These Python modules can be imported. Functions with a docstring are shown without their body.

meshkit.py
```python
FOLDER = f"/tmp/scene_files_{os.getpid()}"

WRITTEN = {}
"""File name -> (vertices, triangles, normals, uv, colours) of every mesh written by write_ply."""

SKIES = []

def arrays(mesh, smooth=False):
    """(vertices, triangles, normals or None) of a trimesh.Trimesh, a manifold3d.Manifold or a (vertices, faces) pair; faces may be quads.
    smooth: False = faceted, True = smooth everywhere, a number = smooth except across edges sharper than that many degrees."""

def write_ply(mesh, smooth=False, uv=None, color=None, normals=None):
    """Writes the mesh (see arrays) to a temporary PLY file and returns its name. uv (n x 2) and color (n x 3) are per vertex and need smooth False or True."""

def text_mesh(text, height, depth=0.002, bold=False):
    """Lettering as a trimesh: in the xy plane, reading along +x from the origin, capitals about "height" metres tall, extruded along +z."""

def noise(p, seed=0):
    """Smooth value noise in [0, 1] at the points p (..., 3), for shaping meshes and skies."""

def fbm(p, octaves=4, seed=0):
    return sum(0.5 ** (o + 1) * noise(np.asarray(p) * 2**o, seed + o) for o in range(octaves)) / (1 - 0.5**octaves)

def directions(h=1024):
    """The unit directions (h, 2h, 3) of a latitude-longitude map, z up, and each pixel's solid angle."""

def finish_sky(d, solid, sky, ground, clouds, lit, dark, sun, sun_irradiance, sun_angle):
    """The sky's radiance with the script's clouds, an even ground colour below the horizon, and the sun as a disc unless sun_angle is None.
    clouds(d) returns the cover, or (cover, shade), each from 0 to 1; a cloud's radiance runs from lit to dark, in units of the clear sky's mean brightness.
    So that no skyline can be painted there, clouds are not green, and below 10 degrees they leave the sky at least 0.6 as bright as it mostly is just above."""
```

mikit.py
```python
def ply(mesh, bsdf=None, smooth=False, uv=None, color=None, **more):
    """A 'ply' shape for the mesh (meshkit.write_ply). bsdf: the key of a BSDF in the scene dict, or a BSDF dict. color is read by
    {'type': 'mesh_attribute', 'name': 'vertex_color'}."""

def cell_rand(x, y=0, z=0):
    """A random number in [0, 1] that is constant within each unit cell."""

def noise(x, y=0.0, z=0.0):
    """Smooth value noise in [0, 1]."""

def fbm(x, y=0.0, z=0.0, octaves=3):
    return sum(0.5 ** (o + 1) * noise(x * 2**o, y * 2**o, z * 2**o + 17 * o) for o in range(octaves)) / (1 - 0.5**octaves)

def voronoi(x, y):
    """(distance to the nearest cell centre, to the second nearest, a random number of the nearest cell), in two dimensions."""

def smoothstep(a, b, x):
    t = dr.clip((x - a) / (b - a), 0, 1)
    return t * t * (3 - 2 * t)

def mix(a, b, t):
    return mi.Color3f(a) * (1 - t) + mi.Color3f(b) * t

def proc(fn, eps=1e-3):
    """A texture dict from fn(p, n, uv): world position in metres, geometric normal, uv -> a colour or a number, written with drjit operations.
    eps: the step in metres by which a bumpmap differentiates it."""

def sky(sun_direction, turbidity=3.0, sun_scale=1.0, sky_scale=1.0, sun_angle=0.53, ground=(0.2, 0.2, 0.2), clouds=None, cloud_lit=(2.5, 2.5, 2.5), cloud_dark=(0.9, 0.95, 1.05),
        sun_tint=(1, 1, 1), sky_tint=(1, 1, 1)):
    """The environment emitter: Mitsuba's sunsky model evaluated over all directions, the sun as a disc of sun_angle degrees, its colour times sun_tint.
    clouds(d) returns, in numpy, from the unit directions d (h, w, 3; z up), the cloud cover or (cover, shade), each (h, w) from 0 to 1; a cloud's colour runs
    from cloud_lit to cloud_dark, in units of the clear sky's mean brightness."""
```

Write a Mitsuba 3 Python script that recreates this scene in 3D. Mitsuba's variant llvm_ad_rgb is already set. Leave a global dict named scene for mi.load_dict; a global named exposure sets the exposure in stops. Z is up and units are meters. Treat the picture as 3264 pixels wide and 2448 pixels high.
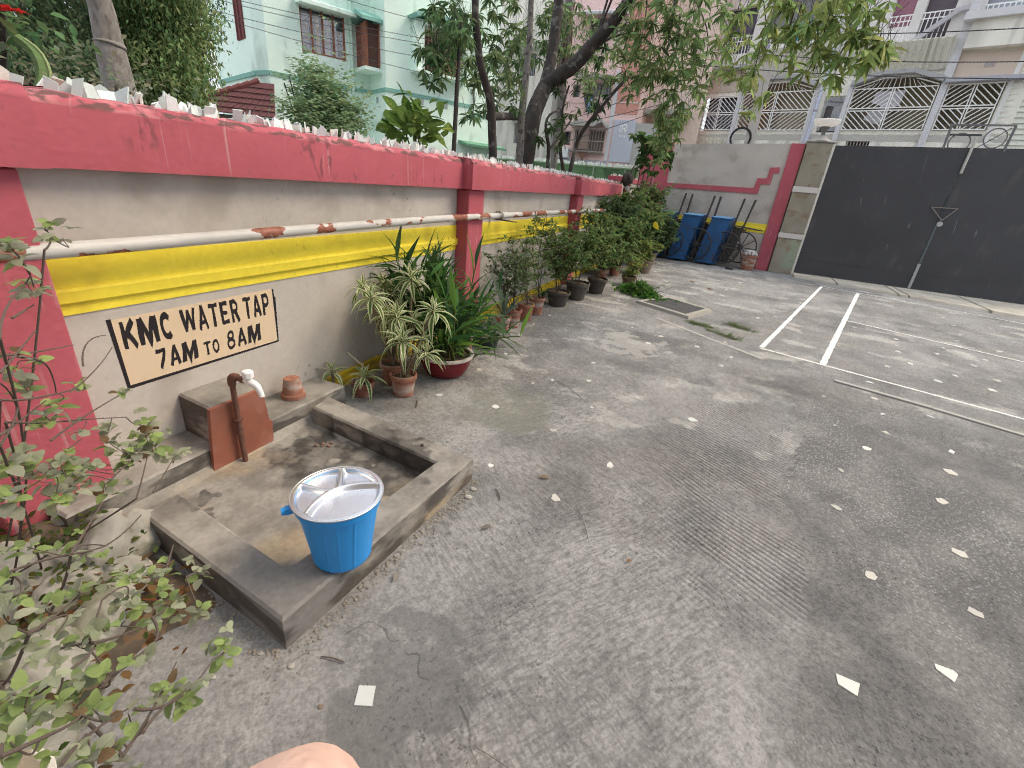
import math, random
import numpy as np, trimesh, mitsuba as mi, mikit, meshkit
import drjit as dr
from mikit import voronoi, smoothstep, mix
from shapely.geometry import Polygon
from shapely import affinity
T = mi.ScalarTransform4f

# value noise with one shared integer hash per lattice cell (cheap to compile)
KX, KY, KZ = 374761393, 668265263, 2147483647
def _h(h):
    h = (h ^ (h >> 13)) * 1274126177
    return mi.Float((h ^ (h >> 16)) & 0xFFFFFF)
def noise(x, y, z=None):
    x, y = mi.Float(x), mi.Float(y); fx, fy = dr.floor(x), dr.floor(y); u, v = x - fx, y - fy
    u, v = u * u * (3 - 2 * u), v * v * (3 - 2 * v)
    b = mi.UInt32(mi.Int32(fx) + 1000000) * KX + mi.UInt32(mi.Int32(fy) + 1000000) * KY
    def plane(b): return dr.lerp(dr.lerp(_h(b), _h(b + KX), u), dr.lerp(_h(b + KY), _h(b + KX + KY), u), v)
    if z is None or isinstance(z, (int, float)): return plane(b + int((z or 0) * 7919) % 100003) * (1 / 16777215.0)
    z = mi.Float(z); fz = dr.floor(z); w = z - fz; w = w * w * (3 - 2 * w); b = b + mi.UInt32(mi.Int32(fz) + 1000000) * KZ
    return dr.lerp(plane(b), plane(b + KZ), w) * (1 / 16777215.0)
def fbm(x, y, z=None, octaves=3):   # each octave turned and shifted, so that no lattice shows
    t, a, n = 0, 0.5, 0.0
    flat = z is None or isinstance(z, (int, float)); z0 = z
    for o in range(octaves):
        t = t + a * noise(x, y, (z0 or 0) + 17.3 * o if flat else z); n += a; a *= 0.5
        x, y = (0.8 * x - 0.6 * y) * 2.03 + 5.1, (0.6 * x + 0.8 * y) * 2.03 + 1.7
        if not flat: z = z * 2.03 + 3.7
    return t * (1 / n)
scene, labels = {}, {}
RNG = np.random.default_rng(7)

# ------------------------------------------------------------------ camera, sky, exposure
CAM_H = 1.5
CAM_R = np.array([[0.90754643, 0.24108602, -0.3438561], [0.41051115, -0.33665349, 0.84743438], [0.08854422, -0.9102428, -0.40449717]])
EYE = np.array([0.0, 0.0, CAM_H])
FWD, UP = CAM_R[:, 2], -CAM_R[:, 1]
scene['camera'] = {'type': 'perspective', 'fov': 96.522, 'fov_axis': 'x', 'near_clip': 0.01, 'far_clip': 400.0,
                   'to_world': T().look_at(origin=EYE.tolist(), target=(EYE + FWD).tolist(), up=UP.tolist())}
SUN = (0.62, 0.42, 0.85)
scene['sky'] = mikit.sky(SUN, turbidity=3, sun_scale=0.42, sun_angle=26, ground=(0.22, 0.22, 0.21), clouds=lambda d: 1.0,
                         cloud_lit=(2.42, 2.55, 2.76), sun_tint=(1.0, 0.99, 0.98))
labels['sky'] = {'kind': 'structure'}
exposure = 2.35

# ------------------------------------------------------------------ colour and BSDF helpers
def lin(r, g, b):
    c = np.array([r, g, b], float) / 255
    return np.where(c <= 0.04045, c / 12.92, ((c + 0.055) / 1.055) ** 2.4)

def tint(p, n, uv):   # a piece's own colour, carried in its uv: u = 1024 R + G in thousandths, v = B
    q = dr.floor(mi.Float(uv[0])); r = dr.floor(q * (1 / 1024.0)); return mi.Color3f(r * 0.001, (q - r * 1024) * 0.001, uv[1])
def vcol(): return mikit.proc(tint)
def tint_uv(c):
    c = np.clip(np.atleast_2d(np.asarray(c, float)), 0, 1); return np.c_[np.round(c[:, 0] * 1000) * 1024 + np.round(c[:, 1] * 1000) + 0.5, c[:, 2]]
def two(b): return {'type': 'twosided', 'bsdf': b}
def princ(color, rough=0.8, spec=0.4, **k): return two({'type': 'principled', 'base_color': color, 'roughness': rough, 'specular': spec, **k})
scene['matte'] = princ(vcol(), 0.9, 0.25)
scene['satin'] = princ(vcol(), 0.5, 0.4)
scene['gloss'] = princ(vcol(), 0.28, 0.5)
scene['leaf'] = {'type': 'principledthin', 'base_color': vcol(), 'roughness': 0.36, 'diff_trans': 1.0, 'eta': 1.5}
scene['steel'] = two({'type': 'roughconductor', 'material': 'none', 'alpha': 0.16, 'specular_reflectance': {'type': 'rgb', 'value': [0.80, 0.81, 0.84]}})
scene['pane'] = {'type': 'thindielectric', 'int_ior': 1.5}
def rgb(v): return {'type': 'rgb', 'value': [float(x) for x in v]}

def bumped(color_fn, bump_fn=None, scale=1.0, rough=0.85, spec=0.3, eps=2e-3, rough_fn=None):
    b = {'type': 'principled', 'base_color': mikit.proc(color_fn), 'roughness': mikit.proc(rough_fn) if rough_fn else rough, 'specular': spec}
    if bump_fn is not None:
        b = {'type': 'bumpmap', 'arbitrary': mikit.proc(bump_fn, eps), 'scale': scale, 'bsdf': b}
    return two(b)

# ------------------------------------------------------------------ naming helpers
def numbered(name):
    if name not in USED: USED[name] = 0; return name
    USED[name] += 1; return '%s_%03d' % (name, USED[name])
USED = {}
def thing(name, label, cat, group=None):
    key = numbered(name); labels[key] = {'label': label, 'category': cat}
    if group: labels[key]['group'] = group
    return key
def structure(name):
    key = numbered(name); labels[key] = {'kind': 'structure'}; return key
def shape(mesh, bsdf, smooth=35, color=None, **k):
    if hasattr(mesh, 'to_mesh') or isinstance(mesh, (tuple, list)):
        v, f, _ = meshkit.arrays(mesh); mesh = trimesh.Trimesh(v, f, process=False)
    if color is not None:
        color = np.asarray(color, float)
        if color.ndim == 1 and smooth not in (True, False):
            mesh = trimesh.graph.smooth_shade(mesh, angle=np.radians(smooth), facet_minarea=None); smooth = True
        elif color.ndim == 2 and smooth not in (True, False): smooth = False
        if color.ndim == 1: color = np.tile(color, (len(mesh.vertices), 1))
        return mikit.ply(mesh, bsdf, smooth, uv=tint_uv(color), **k)
    return mikit.ply(mesh, bsdf, smooth, **k)
def put(parent, name, mesh, bsdf, smooth=35, color=None, kind=None, label=None, **k):
    key = numbered(parent + '__' + name) if parent else numbered(name)
    scene[key] = shape(mesh, bsdf, smooth, color, **k) if not isinstance(mesh, dict) else {**mesh, **k}
    if kind: labels.setdefault(key, {})['kind'] = kind
    if label: labels.setdefault(key, {})['label'] = label
    return key
def solo(name, label, cat, mesh, bsdf, smooth=35, color=None, group=None, **k):
    key = thing(name, label, cat, group); scene[key] = shape(mesh, bsdf, smooth, color) if not isinstance(mesh, dict) else {**mesh, **k}; return key

def leafy(vf, c, smooth=True): return mikit.ply(vf, 'leaf', smooth, uv=tint_uv(c))

# ------------------------------------------------------------------ mesh helpers
cat = trimesh.util.concatenate
def box(x0, x1, y0, y1, z0, z1, bev=0.0):
    c = np.array([(x0 + x1) / 2, (y0 + y1) / 2, (z0 + z1) / 2]); h = np.abs(np.array([x1 - x0, y1 - y0, z1 - z0])) / 2
    if bev <= 0:
        m = trimesh.creation.box(2 * h)
    else:
        bev = min(bev, 0.45 * h.min()); pts = []
        for s in np.ndindex(2, 2, 2):
            sg = np.array(s) * 2 - 1
            for k in range(3):
                d = h - bev; d[k] = h[k]; pts.append(sg * d)
        m = trimesh.convex.convex_hull(np.array(pts))
    m.apply_translation(c); return m
def frame_mesh(m, origin, ex, ey, ez=(0, 0, 1)):
    M = np.eye(4); M[:3, 0], M[:3, 1], M[:3, 2], M[:3, 3] = ex, ey, ez, origin
    m = m.copy(); m.apply_transform(M); return m
def prism(poly, h, axis='z'):
    m = trimesh.creation.extrude_polygon(poly if isinstance(poly, Polygon) else Polygon(poly), h, engine='earcut')
    if axis == 'x':   # poly in (y, z), extruded along +x
        m.apply_transform(np.array([[0, 0, 1, 0], [1, 0, 0, 0], [0, 1, 0, 0], [0, 0, 0, 1.0]]))
    elif axis == 'y':  # poly in (x, z), extruded along -y .. 0
        m.apply_transform(np.array([[1, 0, 0, 0], [0, 0, -1, 0], [0, 1, 0, 0], [0, 0, 0, 1.0]]))
    return m
def tube(pts, rad, sides=8, jitter=0.0, seed=0, cap=True):
    p = np.asarray(pts, float); n = len(p); r = np.broadcast_to(np.asarray(rad, float), (n,))
    t = np.gradient(p, axis=0); t /= np.linalg.norm(t, axis=1, keepdims=True) + 1e-12
    a = np.zeros_like(t); ref = np.array([0, 0, 1.0]) if abs(t[0, 2]) < 0.9 else np.array([1.0, 0, 0])
    prev = np.cross(t[0], ref); prev /= np.linalg.norm(prev)
    for i in range(n):
        prev = prev - t[i] * np.dot(prev, t[i]); prev /= np.linalg.norm(prev) + 1e-12; a[i] = prev
    b = np.cross(t, a); ang = np.arange(sides) * 2 * np.pi / sides
    rr = r[:, None] * np.ones(sides)
    if jitter: rr = rr * (1 + jitter * (np.random.default_rng(seed).random((n, sides)) - 0.5))
    v = (p[:, None] + rr[..., None] * (np.cos(ang)[None, :, None] * a[:, None] + np.sin(ang)[None, :, None] * b[:, None])).reshape(-1, 3)
    f = []
    for i in range(n - 1):
        for j in range(sides):
            k = (j + 1) % sides
            f += [[i * sides + j, i * sides + k, (i + 1) * sides + k], [i * sides + j, (i + 1) * sides + k, (i + 1) * sides + j]]
    if cap:
        v = np.vstack([v, p[:1], p[-1:]]); c0, c1 = len(v) - 2, len(v) - 1
        for j in range(sides):
            k = (j + 1) % sides; f += [[c0, k, j], [c1, (n - 1) * sides + j, (n - 1) * sides + k]]
    return trimesh.Trimesh(v, f, process=False)
def spline(pts, n):
    from scipy.interpolate import CubicSpline, PchipInterpolator
    p = np.asarray(pts, float); s = np.r_[0, np.cumsum(np.linalg.norm(np.diff(p[:, :3], axis=0), axis=1))]
    return PchipInterpolator(s, p)(np.linspace(0, s[-1], n))
def lathe(profile, n=32, rfun=None):
    p = np.asarray(profile, float); ang = np.arange(n) * 2 * np.pi / n; v = []
    for r, z in p:
        for a in ang:
            rr = r * (rfun(a, z) if rfun else 1.0); v.append([rr * math.cos(a), rr * math.sin(a), z])
    f = []
    for i in range(len(p) - 1):
        for j in range(n):
            k = (j + 1) % n; f += [[i * n + j, i * n + k, (i + 1) * n + k], [i * n + j, (i + 1) * n + k, (i + 1) * n + j]]
    return trimesh.Trimesh(np.array(v), f, process=False)
def torus(R, r, n=28, m=6):
    a = np.linspace(0, 2 * np.pi, n, endpoint=False)
    pts = np.c_[R * np.cos(a), R * np.sin(a), 0 * a]
    return tube(np.vstack([pts, pts[:2]]), r, m, cap=False)
def rod(a, b, r, sides=6): return tube([a, b], r, sides)
def bar(a, b, w, d, up=(0, 0, 1)):   # flat bar from a to b
    a, b = np.asarray(a, float), np.asarray(b, float); t = b - a; L = np.linalg.norm(t); t /= L
    s = np.cross(t, up); s /= np.linalg.norm(s) + 1e-9; q = np.cross(s, t)
    m = trimesh.creation.box([L, w, d]); M = np.eye(4); M[:3, 0], M[:3, 1], M[:3, 2], M[:3, 3] = t, s, q, (a + b) / 2
    m.apply_transform(M); return m
def lump(rad, seed, sub=2, amp=0.25, sc=1.0, freq=1.6):
    m = trimesh.creation.icosphere(subdivisions=sub); v = np.array(m.vertices)
    d = meshkit.fbm(v * freq + 50 + seed * 7.3, 3, seed) - 0.5
    m.vertices = v * (1 + 2 * amp * d[:, None]) * np.asarray(rad); return m
def moved(m, *d):
    m = m.copy(); m.apply_translation(d); return m
def rotz(m, deg):
    m = m.copy(); m.apply_transform(trimesh.transformations.rotation_matrix(math.radians(deg), [0, 0, 1])); return m

# leaf templates: along +x, width along y, upper side +z; (vertices, faces, tone per vertex)
def leaf_shape(L, W, seg=4, fold=0.15, droop=0.25, peak=0.4, point=1.0):
    t = np.linspace(0, 1, seg + 1)
    w = W / 2 * np.clip((t / peak) ** 0.7, 0, 1) * np.where(t < peak, 1, np.clip(1 - ((t - peak) / (1 - peak)) ** (1.6 * point), 0, 1))
    w[0] = W * 0.06; w[-1] = 0
    x = L * (t - 0.10 * droop * t * t); z = -droop * L * t * t
    v, f = [], []
    for i in range(seg + 1): v += [[x[i], -w[i], z[i] + fold * w[i]], [x[i], 0, z[i]], [x[i], w[i], z[i] + fold * w[i]]]
    for i in range(seg):
        a = 3 * i
        for k in (0, 1):
            if i < seg - 1: f += [[a + k, a + k + 3, a + k + 1], [a + k + 1, a + k + 3, a + k + 4]]
            else: f += [[a + k, a + 4, a + k + 1]]
    return np.array(v), np.array(f)
def basis(d, up=(0, 0, 1), roll=0.0):
    d = np.asarray(d, float); d = d / np.linalg.norm(d); y = np.cross(up, d)
    if np.linalg.norm(y) < 1e-3: y = np.array([0, 1.0, 0])
    y /= np.linalg.norm(y); z = np.cross(d, y)
    c, s = math.cos(roll), math.sin(roll); return np.stack([d, c * y + s * z, -s * y + c * z], 1)
def xform(pos, Rm, s=1.0):
    M = np.eye(4); M[:3, :3] = Rm * np.asarray(s); M[:3, 3] = pos; return T(M.tolist())
def cloud(tmpl, pos, Rms, sc, cols):
    """All leaves of one mesh: (vertices, faces), colours."""
    v, f = tmpl; k = len(pos); sc = np.broadcast_to(np.asarray(sc, float).reshape(-1, 1, 1), (k, 1, 1))
    V = np.einsum('kij,nj->kni', np.asarray(Rms), v) * sc + np.asarray(pos)[:, None]
    F = f[None] + (np.arange(k) * len(v))[:, None, None]
    return (V.reshape(-1, 3), F.reshape(-1, 3)), np.repeat(np.asarray(cols), len(v), 0)
def rand_bases(rng, k, down=0.4, spread=1.0):
    a = rng.random(k) * 2 * np.pi; el = -down + (rng.random(k) - 0.5) * spread
    return [basis((math.cos(x) * math.cos(e), math.sin(x) * math.cos(e), math.sin(e)), roll=(rng.random() - 0.5) * 1.2) for x, e in zip(a, el)]
def tones(rng, base, k, var=0.25, hue=0.12):
    b = np.asarray(base, float)[None] * (1 + var * (rng.random((k, 1)) * 2 - 1)); b[:, 0] *= 1 + hue * (rng.random(k) * 2 - 1); return np.clip(b, 0, 1)
# ------------------------------------------------------------------ measured places in metres
CHIPS = [[-0.309,9.129,0.069],[-0.302,8.431,0.069],[0.268,9.507,0.075],[0.201,8.832,0.085],[0.05,8.121,0.061],[0.699,8.684,0.063],[0.525,7.914,0.053],[0.73,7.433,0.076],[0.983,7.756,0.079],[0.016,5.302,0.085],[0.309,5.703,0.079],[0.378,5.166,0.062],[0.285,4.799,0.065],[0.111,3.339,0.08],[1.718,8.99,0.067],[2.045,7.968,0.063],[1.922,7.504,0.043],[1.614,6.631,0.031],[3.304,9.661,0.072],[2.577,8.608,0.081],[3.791,10.218,0.065],[3.726,9.559,0.085],[3.26,8.623,0.064],[3.555,8.774,0.055],[2.467,7.631,0.085],[2.373,7.238,0.052],[3.347,8.264,0.074],[3.229,7.86,0.085],[2.974,7.589,0.069],[2.776,7.16,0.085],[2.295,6.888,0.085],[1.928,6.521,0.085],[1.984,6.041,0.078],[2.278,6.371,0.085],[2.696,6.65,0.085],[3.031,6.86,0.085],[3.296,7.286,0.085],[2.644,6.21,0.077],[3.053,6.344,0.085],[2.375,5.84,0.077],[2.843,5.899,0.085],[1.655,5.289,0.076],[1.142,4.545,0.052],[1.585,4.795,0.07],[1.564,4.423,0.064],[1.943,4.631,0.076],[1.487,4.008,0.085],[1.273,3.611,0.085],[1.866,3.929,0.085],[1.734,3.553,0.085],[1.038,3.155,0.051],[1.128,3.911,0.031],[1.545,3.097,0.085],[0.935,2.668,0.067],[1.498,9.345,0.085],[4.303,9.848,0.061],[3.716,8.001,0.085],[4.231,8.938,0.068],[-1.742,4.373,0.08],[-1.631,3.248,0.066],[-1.614,3.746,0.053],[-1.641,2.633,0.076],[-1.205,2.699,0.078],[-1.777,4.849,0.061],[-1.758,5.365,0.07],[-1.168,5.737,0.079],[-0.755,5.577,0.049],[-0.392,5.428,0.079],[-0.484,5.044,0.075],[-0.839,4.052,0.053],[-0.756,3.591,0.055],[-0.319,3.487,0.074],[-0.596,3.102,0.033],[-0.728,2.604,0.06],[-0.9,2.015,0.044],[-0.29,2.398,0.07],[-0.474,1.929,0.07],[-1.021,3.419,0.039],[-1.138,3.254,0.038],[-1.22,6.932,0.079],[0.981,2.151,0.061],[1.454,2.571,0.076],[1.359,2.131,0.066],[-1.253,9.352,0.04],[-0.781,9.29,0.081],[-0.817,8.649,0.085],[-0.103,10.719,0.072],[0.526,10.685,0.085],[-0.369,7.872,0.069],[-1.164,10.4,0.073],[-1.097,11.213,0.07],[-0.268,9.66,0.085]]
BIG_CHIPS = [[[0.737,1.508],[0.81,1.505],[0.791,1.447],[0.737,1.466]],[[1.094,1.738],[1.151,1.738],[1.161,1.725],[1.136,1.68],[1.092,1.714]],[[-0.707,0.706],[-0.66,0.728],[-0.63,0.675],[-0.68,0.653]]]
COURT = [[[0.679,5.77],[2.76,5.11]],[[2.196,11.975],[5.189,10.932]],[[2.013,8.38],[3.785,7.567]],[[0.7,5.799],[2.185,11.898]],[[1.287,5.589],[2.811,11.646]]]
TRUNKS = {"a":[[-3.1,6.209,1.667,0.057],[-3.1,5.964,2.417,0.052],[-3.1,5.628,2.808,0.043],[-3.1,5.471,3.263,0.038]],"lichen":[[-3.2,7.276,1.714,0.062],[-3.2,7.236,2.304,0.056],[-3.2,7.265,2.997,0.047],[-3.2,7.232,3.796,0.038]],"dark":[[-3.3,7.81,1.716,0.117],[-3.3,7.897,2.385,0.136],[-3.3,8.208,2.85,0.13],[-3.3,8.367,3.031,0.108],[-3.3,8.509,3.575,0.091],[-3.3,8.544,4.075,0.082],[-3.3,8.507,4.261,0.073]],"darkb":[[-3.3,8.311,2.977,0.108],[-3.115,8.35,3.117,0.11],[-2.872,8.35,3.266,0.112],[-2.527,8.3,3.576,0.093],[-2.237,8.2,3.83,0.082],[-2.034,8.1,4.065,0.073]],"back":[[-4.0,11.081,3.703,0.08],[-4.0,11.018,4.45,0.087],[-4.0,10.93,4.988,0.084]],"log":[[-3.3,6.357,2.27,0.047],[-3.3,6.812,2.334,0.047],[-3.3,7.53,2.427,0.051]],"s1":[[-2.9,7.784,1.697,0.03],[-2.9,7.726,2.01,0.03],[-2.9,7.522,2.353,0.021],[-2.9,7.942,2.58,0.015]],"s1b":[[-2.9,7.726,2.01,0.022],[-2.9,8.225,2.262,0.019],[-2.9,8.619,2.517,0.016]],"s2":[[-2.95,8.739,1.731,0.034],[-2.95,8.432,2.117,0.028],[-2.95,8.36,2.684,0.019],[-2.95,8.465,3.011,0.015]],"s3":[[-2.9,8.979,1.695,0.039],[-2.9,9.149,2.186,0.039],[-2.528,9.2,2.848,0.033],[-2.079,9.2,3.359,0.024]],"s3b":[[-2.619,9.2,2.713,0.021],[-2.6,9.2,2.941,0.016],[-2.58,9.2,3.151,0.012]],"pole":[[-2.9,4.815,1.686,0.025],[-2.9,4.826,2.149,0.024],[-2.9,4.856,2.565,0.021],[-2.9,4.854,2.886,0.014]],"grey":[[-4.0,2.213,1.73,0.099],[-4.0,2.23,1.949,0.088],[-4.0,2.22,2.224,0.072],[-4.0,2.208,2.41,0.064]]}
MANGO_A = [[-3.1,4.843,2.773,0.26,0.29,0.4,34],[-3.0,4.574,2.439,0.14,0.14,0.4,12],[-3.3,5.431,3.094,0.23,0.23,0.4,20],[-3.6,6.505,2.838,0.31,0.57,0.4,30],[-3.8,7.439,3.552,0.41,0.55,0.4,40],[-3.4,7.015,2.604,0.27,0.3,0.4,14],[-4.2,8.939,3.482,0.33,0.58,0.4,22],[-4.2,10.33,4.325,0.55,0.64,0.4,26],[-4.2,12.094,4.532,0.64,0.74,0.4,26],[-3.2,5.716,2.243,0.11,0.11,0.4,5]]
MANGO_B = [[-3.7,10.286,4.302,0.63,0.54,0.4,18],[-3.3,11.197,3.814,0.44,0.49,0.4,14],[-3.1,10.28,3.198,0.28,0.28,0.4,8],[-3.0,11.236,4.305,0.57,0.76,0.4,28],[-1.763,8.0,3.655,0.46,0.46,0.4,31],[-1.703,8.2,3.197,0.42,0.42,0.4,24],[-1.341,7.8,3.593,0.44,0.44,0.4,33],[-1.306,8.0,3.044,0.37,0.47,0.4,31],[-1.072,8.4,2.704,0.32,0.39,0.4,23],[-1.193,8.8,2.429,0.3,0.34,0.4,15],[-0.883,7.6,3.481,0.36,0.42,0.4,24],[-0.815,7.9,3.138,0.26,0.32,0.4,11],[-1.388,9.0,2.162,0.22,0.2,0.4,7],[-4.0,13.349,4.647,0.58,0.69,0.4,14]]
MANGO_C = [[-0.486,7.0,3.45,0.27,0.27,0.4,11],[-0.147,6.8,3.088,0.21,0.24,0.4,8],[-0.315,7.0,2.999,0.22,0.22,0.4,8],[-0.099,7.0,2.768,0.19,0.17,0.4,5],[0.095,6.6,3.163,0.25,0.3,0.4,12],[0.215,6.4,3.265,0.23,0.23,0.4,12],[0.432,6.5,3.013,0.24,0.22,0.4,11],[0.625,6.3,3.189,0.27,0.25,0.4,17],[0.817,6.3,2.964,0.25,0.18,0.4,12],[0.633,6.6,2.832,0.22,0.12,0.4,7],[0.969,6.3,3.018,0.16,0.16,0.4,6],[-0.077,6.5,3.418,0.29,0.12,0.4,8],[0.593,6.2,3.34,0.31,0.13,0.4,11],[-0.12,7.2,2.582,0.13,0.12,0.4,2]]
VINE = [[-1.724,10.2,2.118,0.27,0.32,0.4,20],[-1.611,10.4,2.509,0.27,0.27,0.4,14],[-1.915,10.2,2.392,0.2,0.16,0.4,10],[-1.346,10.0,2.129,0.16,0.19,0.4,9]]
SAPL = [[-2.9,7.909,2.433,0.19,0.16,0.4,7],[-2.9,8.229,2.216,0.16,0.16,0.4,5],[-2.95,8.681,2.687,0.16,0.16,0.4,6],[-2.9,10.123,3.097,0.24,0.36,0.4,14],[-2.9,7.459,2.199,0.11,0.11,0.4,4]]
HEDGE = [[-7.0,3.162,2.491,0.43,0.38,1,0],[-7.4,3.794,2.534,0.43,0.6,1,0],[-6.6,4.171,2.749,0.43,0.48,1,0],[-6.4,3.947,2.252,0.37,0.37,1,0],[-6.8,4.709,2.943,0.44,0.41,1,0],[-6.8,4.618,2.485,0.33,0.33,0.9,0],[-7.2,5.167,2.656,0.26,0.29,0.8,0],[-6.2,3.871,1.993,0.32,0.16,0.8,0],[-7.4,4.176,2.768,0.34,0.45,1,0],[-7.6,5.503,3.339,0.4,0.33,1,0],[-6.0,2.626,2.024,0.29,0.21,0.8,0],[-6.0,3.059,2.038,0.2,0.18,0.6,0]]
BUSH = [[-3.2,3.273,1.932,0.24,0.21,0.3,0],[-3.3,3.289,2.061,0.09,0.19,0.25,0],[-3.1,3.418,1.84,0.16,0.16,0.25,0],[-3.1,2.975,1.812,0.14,0.14,0.25,0],[-3.0,3.148,1.744,0.22,0.07,0.3,0]]
CROTON = [-2.85,4.091,1.715]
CROT_TIPS = []
CROT = [[[-2.85,3.865,1.898],[-2.95,3.727,2.099]],[[-2.9,3.981,1.911],[-2.85,3.929,2.063]],[[-2.95,4.1,1.951],[-2.75,3.876,2.137]],[[-2.85,3.993,1.914],[-2.9,4.241,2.104]],[[-2.9,3.933,1.862],[-2.8,3.56,1.937]],[[-2.95,3.968,1.838],[-2.95,3.625,1.83]],[[-2.85,3.864,1.797],[-2.85,3.647,1.797]],[[-2.9,4.166,1.864],[-2.75,4.393,2.007]],[[-2.95,4.292,1.849],[-2.9,4.859,1.986]],[[-2.85,4.129,1.809],[-2.8,4.46,1.875]],[[-2.9,4.166,1.846],[-2.95,4.492,2.041]],[[-2.95,4.15,1.878],[-2.85,3.867,2.013]],[[-2.85,3.961,1.885],[-2.75,3.687,1.98]],[[-2.9,4.097,1.882],[-2.9,4.164,2.066]],[[-2.95,4.22,1.913],[-2.8,4.139,2.03]],[[-2.85,3.865,1.839],[-2.95,3.877,1.987]],[[-2.9,4.047,1.824],[-2.85,3.834,1.869]],[[-2.95,4.239,1.797],[-2.75,4.231,1.815]],[[-2.85,4.164,1.803],[-2.9,4.73,1.801]],[[-2.9,3.932,1.785],[-2.8,3.524,1.886]],[[-2.95,4.083,1.94],[-2.95,4.003,2.123]],[[-2.85,3.993,1.957],[-2.85,4.074,2.137]],[[-2.9,3.965,1.832],[-2.75,3.57,1.886]],[[-2.95,4.168,1.826],[-2.9,4.2,1.922]],[[-2.85,4.078,1.776],[-2.8,4.199,1.755]],[[-2.9,3.997,1.783],[-2.95,3.903,1.736]],[[-2.95,4.016,1.774],[-2.85,3.623,1.738]],[[-2.85,3.993,1.889],[-2.75,3.806,1.967]],[[-2.9,4.114,1.867],[-2.9,4.063,2.05]],[[-2.95,4.31,1.86],[-2.8,4.38,1.921]]]
ROSETTES = [[-1.95,2.285,0.756,1],[-2.1,2.381,0.774,0.8],[-2.15,2.652,0.76,0.9],[-1.85,2.423,0.628,1],[-1.75,2.336,0.497,1.1],[-1.9,2.645,0.837,1.05],[-1.85,2.602,0.548,0.9],[-1.6,2.474,0.695,1.0],[-1.6,2.403,0.418,0.8],[-1.75,2.59,0.438,0.7],[-1.95,2.432,0.606,0.9],[-2.1,2.688,0.701,0.8],[-2.1,2.823,0.662,0.7],[-2.1,2.497,0.604,0.8],[-1.9,2.437,0.511,0.8]]
ROS_B = [[-2.05,2.303,0.178],[-2.2,2.13,0.246]]
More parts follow.
